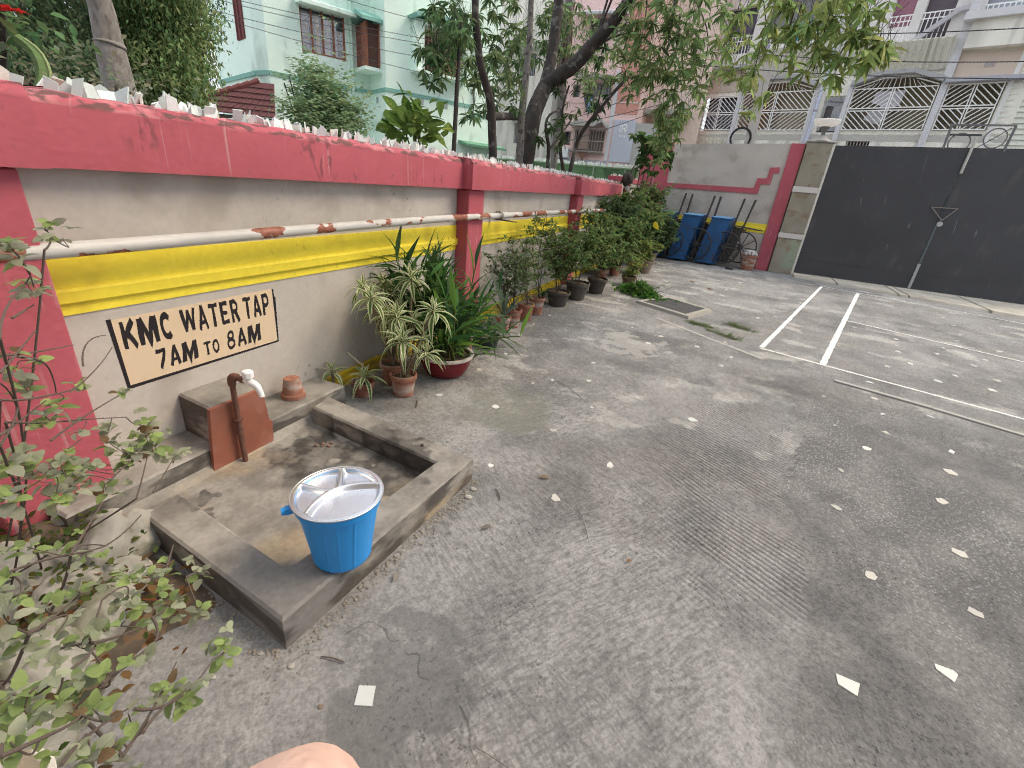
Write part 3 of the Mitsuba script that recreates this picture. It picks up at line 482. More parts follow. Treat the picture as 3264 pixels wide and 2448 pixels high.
for y0, y1 in ((-4, 0.43), (0.927, 3.905), (4.295, 7.34), (7.76, 10.75)): put(w, 'coping', coping(y0, y1, CX, 1.605, rng), 'coping_paint', 50)
for (a, b), (c, d) in zip(PIL, ((0.43, 0.927), (3.905, 4.295), (7.34, 7.76))):
    put(w, 'pilaster', box(WX - 0.002, PX, a, b, 0, 1.392, 0.006), 'red_paint')
    put(w, 'pilaster_cap', coping(c, d, CAPX, 1.605, rng, 0.04), 'coping_paint', 50)
put(w, 'coping', box(-2.60, WX + 0.02, 10.76, 13.38, 1.70, 1.80, 0.006), 'red_paint', label='low pink coping strip on the far end')
for a, b in ((-4, 0.50), (0.858, 3.949), (4.247, 7.40), (7.70, 13.38)):
    put(w, 'yellow_band', box(WX - 0.01, WX + 0.007, a + .001, b - .001, 0.848, 1.075), 'yellow_paint')
    put(w, 'yellow_moulding', prism([(WX + 0.005, 0.896), (WX + 0.026, 0.900), (WX + 0.028, 0.945), (WX + 0.020, 0.956), (WX + 0.005, 0.960)], b - a - 0.004, 'y').apply_translation([0, b - 0.002, 0]), 'yellow_paint', 20)
for a, b in ((2.14, 3.949), (4.247, 7.40), (7.70, 13.38)):
    put(w, 'yellow_skirting', prism([(WX - 0.01, 0), (WX + 0.035, 0), (WX + 0.035, 0.05), (WX + 0.022, 0.058), (WX + 0.022, 0.10), (WX + 0.014, 0.108), (WX - 0.01, 0.108)], b - a - 0.004, 'y').apply_translation([0, b - 0.002, 0]), 'yellow_dirty', 20)
# broken tile along the top
def shard(rng, wd, ht, th=0.006):
    k = int(rng.integers(0, 4))
    P = [[(-.5, 0), (.5, 0), (.45, .8), (.10, 1), (-.42, .62)], [(-.4, 0), (.5, 0), (.42, .45), (.15, 1), (-.05, .6)], [(-.5, 0), (.5, 0), (.48, .75), (-.30, 1)], [(-.45, 0), (.4, 0), (.5, .9), (-.40, .8)]][k]
    P = np.array(P) + (rng.random((len(P), 2)) - .5) * [[.15, .12]]; P[:2, 1] = -0.2
    m = trimesh.creation.extrude_polygon(Polygon(P * [wd, ht]), th, engine='earcut')
    m.apply_transform(np.array([[0, 0, 1, -th / 2], [1, 0, 0, 0], [0, 1, 0, 0], [0, 0, 0, 1.0]])); return m
SH_COL = [(0.70, 0.77, 0.78), (0.62, 0.70, 0.70), (0.50, 0.58, 0.57), (0.70, 0.70, 0.66), (0.50, 0.44, 0.38)]
rng = np.random.default_rng(21)
var = [[shape(shard(rng, 1, 1, 0.10), 'satin', False, c) for c in SH_COL] for _ in range(5)]
def shard_at(rng, y, x, z, hgt, wid):
    d = var[int(rng.integers(0, 5))][int(rng.choice(5, p=[.34, .26, .26, .08, .06]))]
    M = T().translate([x, y, z]).rotate([0, 0, 1], float(rng.normal(0, 38))).rotate([1, 0, 0], float(rng.normal(0, 14))).rotate([0, 1, 0], float(rng.normal(0, 16))).scale([0.07, wid, hgt])
    return {**d, 'to_world': M}
n = 0
big = [(0.80, .07, .045), (0.86, .05, .05), (0.95, .075, .07), (1.0, .05, .05), (1.08, .05, .06), (1.12, .055, .10), (1.17, .07, .05), (1.2, .06, .08), (1.28, .05, .10), (1.3, .06, .13), (1.36, .045, .10), (1.42, .06, .07), (1.50, .07, .07), (1.56, .09, .06), (1.6, .055, .09), (1.67, .06, .07), (1.74, .075, .08), (0.72, .10, .05), (0.66, .06, .05), (1.82, .07, .06), (1.88, .06, .05), (1.93, .075, .05)]
for y, h, wd in big: put(w, 'tile_shard', shard_at(rng, y, -2.34 - 0.1 * rng.random(), 1.645, h * 1.0, wd * .75), None); n += 1
for i in range(46): put(w, 'tile_shard', shard_at(rng, .60 + 1.4 * rng.random(), -2.33 - .17 * rng.random(), 1.640, .03 + .05 * rng.random(), .03 + .035 * rng.random()), None); n += 1
y = 1.98
while y < 10.7 and n < 300:
    put(w, 'tile_shard', shard_at(rng, y, -2.31 - 0.16 * rng.random(), 1.640, 0.04 + 0.035 * rng.random(), 0.025 + 0.03 * rng.random()), None); n += 1
    y += 0.012 + 0.034 * rng.random()
rest = []
for i in range(420):
    y = rng.random() * 6.0 + 4.7 if i < 210 else 10.8 + 2.5 * rng.random() if i < 300 else 1.98 + 3 * rng.random()
    m = shard(rng, 0.03 + .03 * rng.random(), 0.035 + 0.035 * rng.random()); m = rotz(m, rng.normal(0, 40))
    rest.append(moved(m, -2.38 - 0.18 * rng.random(), y, 1.645 if y < 10.75 else 1.797))
put(w, 'shard_litter', cat(rest), 'satin', False, (0.70, 0.71, 0.69), kind='stuff')

# painted notice on the wall
nt = thing('painted_notice', 'hand painted cream notice on the wall giving the water tap times', 'sign')
put(nt, 'panel', prism([(1.062, 0.474), (1.868, 0.484), (1.872, 0.802), (1.058, 0.795)], 0.0012, 'x').apply_translation([WX, 0, 0]), 'matte', False, (0.64, 0.51, 0.36))
INK = (0.022, 0.019, 0.022)
def strip_yz(pts, t=0.0015): return prism(pts, t, 'x').apply_translation([WX, 0, 0])
put(nt, 'border', cat([strip_yz([(1.040, 0.80), (1.058, 0.80), (1.066, 0.478), (1.052, 0.468)]), strip_yz([(1.052, 0.466), (1.872, 0.476), (1.872, 0.486), (1.060, 0.482)]), strip_yz([(1.872, 0.476), (1.879, 0.480), (1.893, 0.752), (1.885, 0.752), (1.884, 0.80), (1.876, 0.80)])]), 'matte', False, INK)
# lettering strokes, each letter a polygon in a 1 x 1.5 cell
def letter(polys, y, z, wd, ht, slant=0.0):
    ms = []
    for P in polys:
        P = P if isinstance(P, Polygon) else Polygon(P)
        P = P.segmentize(.13); jit = lambda c: [(a + .022 * math.sin(7.1 * a + 5.3 * b + y * 90) , b + .016 * math.sin(6.3 * b - 8.7 * a + y * 70)) for a, b in c.coords[:-1]]; P = Polygon(jit(P.exterior), [jit(h) for h in P.interiors]).buffer(0); P = affinity.affine_transform(P, [wd, slant * wd, 0, ht, y, z]); P = max(P.geoms, key=lambda q: q.area) if hasattr(P, 'geoms') else P; ms.append(trimesh.creation.extrude_polygon(P, 0.0022, engine='earcut'))
    m = cat(ms); m.apply_transform(np.array([[0, 0, 1, WX], [1, 0, 0, 0], [0, 1, 0, 0], [0, 0, 0, 1.0]])); return m
def stroke(pts, wd=0.2):
    from shapely.geometry import LineString
    return LineString(pts).buffer(wd / 2, cap_style=2, join_style=2, mitre_limit=3)
def U(*ps):
    from shapely import union_all
    u = union_all(list(ps)); return list(getattr(u, 'geoms', [u]))
def arc(cx, cy, rx, ry, a0, a1, n=14): return [(cx + rx * math.cos(math.radians(a)), cy + ry * math.sin(math.radians(a))) for a in np.linspace(a0, a1, n)]
GL = {'K': U(stroke([(.14, 0), (.14, 1)], .28), stroke([(.92, 1), (.26, .42)], .26), stroke([(.40, .62), (.92, 0)], .30)),
      'M': U(stroke([(.10, 0), (.13, 1)], .26), stroke([(.18, 1), (.5, .12), (.82, 1)], .22), stroke([(.90, 0), (.87, 1)], .26)),
      'C': U(stroke(arc(.52, .5, .38, .42, 45, 315), .25)),
      'W': U(stroke([(.07, 1), (.27, .08)], .2), stroke([(.27, .08), (.5, .92)], .16), stroke([(.5, .92), (.73, .08)], .2), stroke([(.73, .08), (.93, 1)], .16)),
      'A': U(stroke([(.1, 0), (.5, 1)], .24), stroke([(.5, 1), (.9, 0)], .24), stroke([(.25, .3), (.75, .3)], .17)),
      'T': U(stroke([(.5, 0), (.5, 1)], .28), stroke([(.03, .91), (.97, .91)], .18)),
      'E': U(stroke([(.2, 0), (.2, 1)], .3), stroke([(.1, .91), (.9, .91)], .18), stroke([(.1, .5), (.8, .5)], .16), stroke([(.1, .09), (.92, .09)], .18)),
      'R': U(stroke([(.17, 0), (.17, 1)], .28), stroke([(.1, .91), (.55, .91)] + arc(.55, .70, .25, .21, 90, -90) + [(.1, .49)], .19), stroke([(.5, .5), (.9, 0)], .26)),
      'P': U(stroke([(.17, 0), (.17, 1)], .28), stroke([(.1, .91), (.55, .91)] + arc(.55, .68, .27, .23, 90, -90) + [(.1, .45)], .20)),
      '7': U(stroke([(.05, .9), (.9, .9)], .2), stroke([(.84, .9), (.38, 0)], .24)),
      '8': U(stroke(arc(.5, .74, .28, .21, 0, 360, 20), .17), stroke(arc(.5, .27, .34, .24, 0, 360, 20), .19)),
      'O': U(stroke(arc(.5, .5, .36, .42, 0, 360, 24), .22))}
def word(txt, y0, y1, zl, zr, ht, slant=0.0, wide={'M': 1.25, 'W': 1.25}, gap=0.18):
    ws = [wide.get(c, 0.85) if c != ' ' else 0.5 for c in txt]; tot = sum(ws) + gap * (len(txt) - 1); k = (y1 - y0) / tot; y = y0
    for c, wd in zip(txt, ws):
        if c != ' ': put(nt, 'letter', letter(GL[c], y, zl + (zr - zl) * (y - y0) / (y1 - y0), wd * k, ht, slant), 'matte', False, INK)
        y += (wd + gap) * k
for txt, a, b, z, h, sl in (('KMC', 1.083, 1.300, .655, .126, 0), ('WATER', 1.343, 1.652, .660, .123, 0), ('TAP', 1.680, 1.846, .660, .122, 0), ('7AM', 1.192, 1.388, .519, .098, .12), ('TO', 1.425, 1.509, .519, .074, .05), ('8AM', 1.549, 1.758, .519, .098, .12)):
    word(txt, a, b, z, z, h, sl)

# rusted pipe along the wall
pp = thing('iron_pipe', 'rusty white painted pipe running along the wall above the yellow band', 'pipe')
pts = spline([(-2.215, -3, 1.10), (-2.215, 0.85, 1.119), (-2.215, 2.3, 1.139), (-2.20, 3.7, 1.158), (-2.175, 4.1, 1.16), (-2.19, 9.3, 1.150)], 60)
put(pp, 'pipe', tube(pts, 0.029, 16), 'pipe_paint', 60)
put(pp, 'coupling', tube([(-2.175, 4.60, 1.16), (-2.176, 4.72, 1.16)], 0.036, 16), 'pipe_paint', 40)
put(pp, 'bracket', cat([bar((-2.35, 4.66, 1.115), (-2.10, 4.66, 1.112), 0.03, 0.012), bar((-2.10, 4.66, 1.11), (-2.04, 4.72, 1.105), 0.03, 0.008)]), 'matte', color=(0.07, 0.05, 0.045))
put(pp, 'wire_tie', cat([rotz(moved(torus(0.041, 0.003, 16, 5).apply_transform(trimesh.transformations.rotation_matrix(math.pi / 2, [1, 0, 0])), 0, 0, 0), 0).apply_translation([-2.175, 4.50 + .03 * i, 1.16]) for i in range(3)]), 'matte', color=(0.12, 0.08, 0.06))
st = thing('standpipe', 'short stout pipe post with rotten cap standing against the far wall', 'post')
put(st, 'post', tube([(-2.20, 10.95, 0), (-2.20, 10.95, 1.0), (-2.19, 10.95, 1.78)], 0.075, 14), 'pipe_paint', 60)
put(st, 'cap', lump((0.12, 0.12, 0.13), 5, 2, 0.4).apply_translation([-2.22, 10.93, 1.76]), 'bark', 60)

# ------------------------------------------------------------------ end wall
e = thing('end_wall', 'grey cream end wall with stepped red moulding behind the blue handcarts', 'wall')
ys = 13.42
xs = np.linspace(-1.69, 1.19, 40); rng = np.random.default_rng(5)
top = [(x, 2.715 + (x + 1.5) * 0.056 + 0.012 * rng.random()) for x in xs]
put(e, 'plaster_panel', prism([(-1.69, 0), (1.19, 0)] + top[::-1], 0.25, 'y').apply_translation([0, ys + 0.25, 0]), 'plaster', 40)
put(e, 'corner_pillar', box(-2.42, -1.69, 13.385, 13.80, 0, 2.75, 0.01), 'red_paint')
put(e, 'stepped_moulding', prism([(-1.688, 1.815), (.366, 1.864), (.388, 2.085), (.588, 2.097), (.60, 2.33), (.80, 2.352), (.81, 2.222), (.70, 2.215), (.695, 1.972), (.495, 1.962), (.485, 1.743), (-1.688, 1.708)], 0.03, 'y').apply_translation([0, ys + 0.003, 0]), 'red_paint', 20)
put(e, 'red_pier', box(.895, 1.178, ys - 0.06, ys + 0.01, 0, 2.86, 0.006), 'red_paint')
put(e, 'yellow_band', box(-1.688, .893, ys - 0.012, ys + 0.01, 0.87, 1.08), 'yellow_paint')
put(e, 'yellow_moulding', box(-1.688, .893, ys - 0.035, ys - 0.011, 0.93, 0.99, 0.006), 'yellow_paint')
put(e, 'tile_shard', cat([moved(rotz(shard(rng, .05, .05), rng.normal(90, 40)), -2.3 + .55 * rng.random(), 13.5 + .2 * rng.random(), 2.745) for _ in range(20)]), 'satin', False, (0.68, 0.69, 0.67), kind='stuff')
# gate pillar
gp = thing('gate_pillar', 'stone clad gate pillar with two white bands left of the black gate', 'pillar')
yf = 13.30; X0, X1 = 1.195, 1.735
put(gp, 'core', box(X0 + .012, X1 - .012, yf + .02, yf + .42, 0, 2.90), 'matte', color=(0.35, 0.33, 0.30))
def rough_slab(z0, z1, seed):
    nx, nz = 10, 16; r = np.random.default_rng(seed); v = []
    for k in range(nz + 1):
        for i in range(nx + 1):
            x = X0 + .004 + (X1 - X0 - .035) * i / nx; z = z0 + (z1 - z0) * k / nz
            edge = i in (0, nx) or k in (0, nz)
            v.append([x + (0.006 * (r.random() - .5) if edge else 0), yf - (0.0 if edge else 0.018 * meshkit.fbm(np.array([[x * 5, z * 5, seed]]), 3, seed)[0]), z + (0.006 * (r.random() - .5) if edge else 0)])
    n0 = len(v); v += [[a, yf + .03, c] for a, b, c in v]; f = []
    W = nx + 1
    for k in range(nz):
        for i in range(nx): a = k * W + i; f += [[a, a + 1, a + W + 1], [a, a + W + 1, a + W]]
    ring = [i for i in range(W)] + [k * W + nx for k in range(1, nz + 1)] + [nz * W + i for i in range(nx - 1, -1, -1)] + [k * W for k in range(nz - 1, 0, -1)]
    for a, b in zip(ring, ring[1:] + ring[:1]): f += [[a, b, b + n0], [a, b + n0, a + n0]]
    m = trimesh.Trimesh(v, f, process=False); m.fix_normals(); return m
for i, (a, b) in enumerate(((0.0, 0.825), (0.945, 1.85), (1.98, 2.885))): put(gp, 'stone_slab', rough_slab(a + .004, b - .004, 31 + i), 'slab_stone', 50)
for a, b in ((0.828, 0.942), (1.853, 1.977)): put(gp, 'white_band', box(X0 - .01, X1 - .03, yf - .022, yf + .03, a, b, .006), 'matte', color=(0.58, 0.55, 0.52))
for a, b in ((0.03, 0.80), (0.83, 0.95), (0.97, 2.25), (2.27, 2.88)): put(gp, 'edge_strip', box(X1 - .03, X1 + .018, yf - .012, yf + .05, a, b, .006), 'matte', color=(0.60, 0.58, 0.52))
put(gp, 'cap', box(X0 - .02, X1 + .03, yf - .03, yf + .44, 2.902, 2.925, .006), 'matte', color=(0.45, 0.44, 0.42))
lp = thing('gate_lamp', 'white bowl lamp on a short stem on top of the gate pillar', 'lamp')
Lc = (1.465, yf + .19)
lathe_at = lambda prof, n=32: moved(lathe(prof, n), Lc[0], Lc[1], 2.925)
put(lp, 'base', lathe_at([(.25, 0), (.245, .012), (.17, .045), (.10, .085), (.065, .12), (.06, .135), (0, .135)]), 'matte', color=(0.33, 0.32, 0.30))
put(lp, 'stem', lathe_at([(.045, .13), (.04, .19), (.055, .21), (.095, .285), (.10, .30), (0, .30)]), 'matte', color=(0.16, 0.16, 0.16))
put(lp, 'bowl', lathe_at([(.05, .297), (.12, .302), (.19, .325), (.24, .362), (.265, .405), (.271, .428), (.264, .436), (.12, .446), (.0, .448)]), 'lamp_shade', 50, (0.90, 0.89, 0.87))
put(lp, 'finial', lathe_at([(.02, .44), (.022, .46), (.012, .475), (0, .48)], 12), 'gloss', 50, (0.75, 0.75, 0.73))
rp = thing('gate_pillar', 'stone clad gate pillar at the right end of the black gate', 'pillar')
put(rp, 'core', box(6.52, 7.06, yf + .02, yf + .42, 0, 2.95), 'slab_stone')
put(rp, 'cap', box(6.50, 7.08, yf - .02, yf + .44, 2.952, 2.975, .006), 'matte', color=(0.45, 0.44, 0.42))
# gate
gt = thing('metal_gate', 'tall black sheet metal double gate closing off the yard', 'gate')
SX = 4.115
def leaf_poly(x0, x1): zt = lambda x: 2.855 + (x - 1.76) * 0.036; return [(x0, 0.065), (x1, 0.065), (x1, zt(x1)), (x0, zt(x0))]
put(gt, 'leaf', prism(leaf_poly(1.757, SX - .006), 0.04, 'y').apply_translation([0, 13.37, 0]), 'gate_paint', 20)
put(gt, 'leaf', prism(leaf_poly(SX + .006, 6.48), 0.04, 'y').apply_translation([0, 13.37, 0]), 'gate_paint', 20)
for x0, x1 in ((1.757, SX - .02), (SX + .02, 6.48)): put(gt, 'bottom_rail', cat([box(x0 + .004, x1 - .004, 13.322, 13.331, 0.395, 0.402), box(x0, x1, 13.325, 13.331, 0.072, 0.12)]), 'gate_paint', 20)
put(gt, 'upper_strip', box(SX - .005, SX + .035, 13.27, 13.325, 2.46, 3.12, .008), 'matte', color=(0.48, 0.48, 0.44))
put(gt, 'lower_strip', box(SX - .028, SX + .028, 13.312, 13.330, 0.07, 0.62, .005), 'matte', color=(0.36, 0.37, 0.36))
put(gt, 'lower_strip', box(SX - .022, SX + .022, 13.314, 13.331, 0.63, 1.44, .005), 'matte', color=(0.105, 0.125, 0.135), label='worn dark blue middle strip of the gate seam')
put(gt, 'lower_strip', box(SX - .022, SX + .022, 13.316, 13.331, 1.50, 2.05, .005), 'matte', color=(0.055, 0.065, 0.07))
tri = [(3.89, 13.28, 1.785), (4.335, 13.28, 1.80), (4.15, 13.27, 1.545)]
put(gt, 'handle', cat([rod(tri[0], tri[1], .009), rod(tri[1], tri[2], .009), rod(tri[2], tri[0], .009)]), 'matte', color=(0.25, 0.22, 0.20))
put(gt, 'lock', moved(lathe([(0, 0), (.052, 0), (.052, .02), (.035, .024), (.033, .018), (0, .018)], 24).apply_transform(trimesh.transformations.rotation_matrix(math.pi / 2, [1, 0, 0])), 4.155, 13.315, 1.468), 'satin', 30, (0.42, 0.43, 0.42))
for sx in (3.68, 4.66): put(gt, 'crest_post', bar((sx, 13.345, 2.90), (sx - .02 if sx < 4 else sx + .01, 13.345, 3.345), .05, .03), 'matte', color=(0.16, 0.16, 0.17))
put(gt, 'crest_rail', bar((3.64, 13.345, 3.335), (4.68, 13.345, 3.365), .03, .045, (0, 1, 0)), 'matte', color=(0.16, 0.16, 0.17))
put(gt, 'crest_rail', bar((3.7, 13.34, 3.16), (4.2, 13.34, 3.175), .03, .07, (0, 1, 0)), 'matte', color=(0.09, 0.09, 0.095))
for cx, cz in ((3.90, 3.02), (4.44, 3.13)):
    put(gt, 'crest_ring', moved(torus(.175, .012, 28, 6).apply_transform(trimesh.transformations.rotation_matrix(math.pi / 2, [1, 0, 0])), cx, 13.345, cz), 'matte', color=(0.17, 0.17, 0.18))
put(gt, 'crest_brace', rod((4.22, 13.345, 2.95), (4.62, 13.345, 3.32), .01), 'matte', color=(0.17, 0.17, 0.18))
# threshold of separate kerb stones in front of the gate
kb = structure('gate_kerb')
def kerb_edge(x): return 12.86 - (x - 1.74) * 0.36
for a, b in ((1.75, 2.56), (2.60, 3.63), (3.67, 3.80), (3.84, 4.98), (5.03, 6.5)):
    P = [(a, kerb_edge(a)), (b, kerb_edge(b)), (b, 13.31), (a, 13.31)]; m = prism(P, 0.055); v = np.array(m.vertices); front = v[:, 1] < 13.2; v[front & (v[:, 2] > .01), 1] += 0.05; v[front & (v[:, 2] > .01), 2] -= 0.008; m.vertices = v
    put(kb, 'kerb_stone', m, 'kerb_cement', 20)

# ------------------------------------------------------------------ manhole
mh = thing('manhole_cover', 'ribbed grey manhole cover in a pale cement frame beside the weeds', 'manhole cover')
mo = [(-0.98, 6.97), (-0.17, 6.52), (0.11, 7.29), (-0.62, 7.74)]
ctr = np.mean(mo, 0); inn = [tuple(ctr + (np.array(p) - ctr) * .80) for p in mo]
m = prism(Polygon(mo, [inn]), 0.040); v = np.array(m.vertices); k = v[:, 2] > .02; d = v[:, :2] - ctr
v[k & (np.linalg.norm(d, axis=1) > .47), :2] = (ctr + d * .95)[k & (np.linalg.norm(d, axis=1) > .47)]; m.vertices = v
put(mh, 'frame', m, 'matte', 20, (0.30, 0.285, 0.255))
inn2 = [tuple(ctr + (np.array(p) - ctr) * .785) for p in mo]
put(mh, 'cover', prism(inn2, 0.034), 'satin', 20, (0.085, 0.085, 0.088))
A, B, C, D = [np.array(p) for p in inn2]; ribs = []
for t in np.linspace(.03, .97, 22): a = A + (D - A) * t; b = B + (C - B) * t; ribs.append(bar((*(a + (b - a) * .03), .036), (*(a + (b - a) * .97), .036), .016, .010))
put(mh, 'rib', cat(ribs), 'satin', 20, (0.115, 0.115, 0.118), kind='stuff')

# ------------------------------------------------------------------ wash basin by the tap
bs = thing('wash_basin', 'raised cement washing basin with wide kerb around the water tap', 'basin')
N_, R_, F_, L_ = (-1.0, .69), (-.928, 1.845), (-2.06, 1.975), (-1.86, .775)
iN, iR, iF, iL = (-1.158, .850), (-1.078, 1.705), (-2.03, 1.812), (-1.885, .930)
def kerb_mesh(P, h, bat=0.012):
    P = Polygon(P); P = P if P.exterior.is_ccw else Polygon(list(P.exterior.coords)[::-1])
    P = Polygon(P.exterior.segmentize(0.06)); m = trimesh.creation.extrude_polygon(P, h, engine='earcut')
    v = np.array(m.vertices); top = v[:, 2] > h - 1e-6
    q = meshkit.fbm(v * 6, 3, 2) - .5; v[:, :2] += (q * 0.012)[:, None]
    v[top, 2] += 0.006 * (meshkit.fbm(v[top] * 9, 3, 4) - .5); m.vertices = v; return m
def chamfered(P, h, c=0.010):
    p = Polygon(P).buffer(0); low = p.segmentize(.05); hi = p.buffer(-c, join_style=2)
    a = trimesh.creation.extrude_polygon(low, h - c, engine='earcut')
    pts_l, pts_h = np.array(p.exterior.coords)[:-1], np.array(hi.exterior.coords)[:-1]
    hull = trimesh.convex.convex_hull(np.vstack([np.c_[pts_l, np.full(len(pts_l), h - c - .001)], np.c_[pts_h, np.full(len(pts_h), h)]]))
    v = np.array(hull.vertices); v[:, 2] += 0; return cat([a, hull])
def bevelled(P, h, c=0.010):   # any outline: upright sides, a small chamfer, a flat top
    p = Polygon(P); p = p if p.exterior.is_ccw else Polygon(list(p.exterior.coords)[::-1]); lo = np.array(p.exterior.coords)[:-1]; hi = np.array(p.buffer(-c, join_style=2, mitre_limit=8).exterior.coords)[:-1]
    near = [int(np.argmin(np.linalg.norm(hi - q, axis=1))) for q in lo]; n = len(lo); v = [[*q, 0] for q in lo] + [[*q, h - c] for q in lo] + [[*hi[k], h] for k in near]; f = []
    for i in range(n):
        j = (i + 1) % n
        for o in (0, n): f += [[o + i, o + j, o + n + j], [o + i, o + n + j, o + n + i]]
    top = trimesh.creation.extrude_polygon(Polygon(hi[near]), .003, engine='earcut').apply_translation([0, 0, h - .003])
    return cat([trimesh.Trimesh(v, f, process=False), top])
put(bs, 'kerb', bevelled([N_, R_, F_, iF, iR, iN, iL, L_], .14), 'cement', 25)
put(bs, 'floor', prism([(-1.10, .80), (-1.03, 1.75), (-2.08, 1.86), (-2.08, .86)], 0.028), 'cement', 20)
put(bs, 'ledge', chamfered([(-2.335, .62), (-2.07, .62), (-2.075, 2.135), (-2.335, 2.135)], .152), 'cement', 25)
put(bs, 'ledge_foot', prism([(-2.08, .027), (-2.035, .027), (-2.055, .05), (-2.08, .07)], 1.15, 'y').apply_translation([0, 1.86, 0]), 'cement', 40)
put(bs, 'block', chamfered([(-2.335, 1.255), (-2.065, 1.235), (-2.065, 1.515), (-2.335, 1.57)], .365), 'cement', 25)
put(bs, 'red_panel', prism([(1.185, .026), (1.535, .026), (1.545, .165), (1.528, .165), (1.512, .372), (1.222, .366)], .022, 'x').apply_translation([-2.066, 0, 0]), 'clay_tile', 20)
for i, (x, y, r) in enumerate(((-1.80, 1.66, .013), (-1.77, 1.69, .012), (-1.76, 1.66, .014), (-1.82, 1.63, .012), (-1.79, 1.64, .010))):
    solo('pebble', ['leftmost brick pebble of the small heap on the basin floor', 'topmost brick pebble of the small heap on the basin floor', 'rightmost brick pebble of the small heap on the basin floor', 'lowest reddish pebble of the heap on the basin floor', 'smallest pebble in the middle of the heap on the basin floor'][i], 'pebble', lump((r, r * .8, r * .6), i, 1).apply_translation([x, y, .033]), 'matte', 50, (0.20, 0.13, 0.10), 'pebbles in the basin')
# ------------------------------------------------------------------ tap, bucket, plate, pots by the basin
tp = thing('water_tap', 'rusty iron standpipe with a white plastic tap in front of the red panel', 'tap')
RUST = (0.135, 0.062, 0.045)
put(tp, 'riser', tube([(-2.013, 1.333, .02), (-2.016, 1.335, .25), (-2.02, 1.338, .485)], .0135, 14), 'rusted_iron', 60)
put(tp, 'collar', tube([(-2.016, 1.335, .272), (-2.016, 1.335, .280)], .023, 14), 'rusted_iron', 40)
put(tp, 'coupling', tube([(-2.014, 1.334, .19), (-2.015, 1.334, .235)], .0175, 14), 'rusted_iron', 40)
put(tp, 'elbow', tube(spline([(-2.02, 1.338, .465), (-2.02, 1.338, .495), (-2.005, 1.342, .512), (-1.985, 1.346, .510)], 9), [.019, .019, .0195, .0195, .0195, .0195, .019, .019, .018], 14), 'rusted_iron', 60)
put(tp, 'nipple', tube([(-1.99, 1.345, .510), (-1.972, 1.349, .507), (-1.965, 1.351, .505), (-1.95, 1.354, .503)], [.013, .013, .017, .017], 12), 'rusted_iron', 40)
WP = (0.80, 0.80, 0.80)
put(tp, 'body', tube(spline([(-1.955, 1.353, .504), (-1.93, 1.358, .500), (-1.905, 1.364, .494), (-1.885, 1.369, .480), (-1.872, 1.372, .452), (-1.866, 1.373, .430)], 12), [.012, .013, .015, .017, .018, .018, .017, .016, .015, .014, .013, .013], 16), 'gloss', 60, WP)
put(tp, 'neck', tube([(-1.925, 1.359, .505), (-1.925, 1.359, .522)], .013, 14), 'gloss', 40, WP)
put(tp, 'handle', moved(lathe([(0, 0), (.020, 0), (.024, .004), (.025, .030), (.021, .037), (.013, .038), (.012, .036), (0, .036)], 36, lambda a, z: 1 + .045 * math.cos(6 * a)), -1.925, 1.359, .520), 'gloss', 30, WP)
fp = solo('flower_pot', 'upturned empty terracotta pot on the cement ledge right of the tap', 'flower pot', moved(lathe([(.058, 0), (.070, 0), (.072, .004), (.070, .026), (.062, .030), (.047, .122), (.044, .127), (.010, .127), (.009, .11), (.040, .11)], 36), -2.205, 1.835, .152), 'clay', 40)
# bucket
bk = thing('bucket', 'bright blue plastic bucket standing on the basin kerb', 'bucket')
BC = (-1.035, 1.0); BLUE = (0.020, 0.27, 0.70)
ribsA = np.radians([-92, -70, -50, -25, 20, 60, 100, 140, 180, 220])
def ribf(a, z):
    d = np.min(np.abs((a - ribsA + math.pi) % (2 * math.pi) - math.pi)); return 1 + (.022 * math.exp(-(d / .022) ** 2) if z < .255 else 0)
prof = [(0, .001), (.090, .001), (.101, .006), (.106, .016)] + [(.106 + (.141 - .106) * ((z - .016) / .239) ** 1.15, z) for z in np.linspace(.03, .255, 10)] + [(.142, .256), (.150, .258), (.151, .284), (.148, .2865), (.140, .2865), (.138, .280), (.134, .25), (.104, .02), (0, .02)]
put(bk, 'body', moved(lathe(prof, 240, ribf), BC[0], BC[1], .1405), 'bucket_plastic', 40, BLUE)
bd = np.array([-0.62, -0.784]); lug = np.array(BC) + bd * .150
put(bk, 'handle_lug', cat([bar((*lug, .400), (*(lug + bd * .024), .398), .024, .022), tube([(*(lug + bd * .014 ), .398), (*(lug + bd * .036), .397)], .013, 12)]), 'bucket_plastic', 30, BLUE)
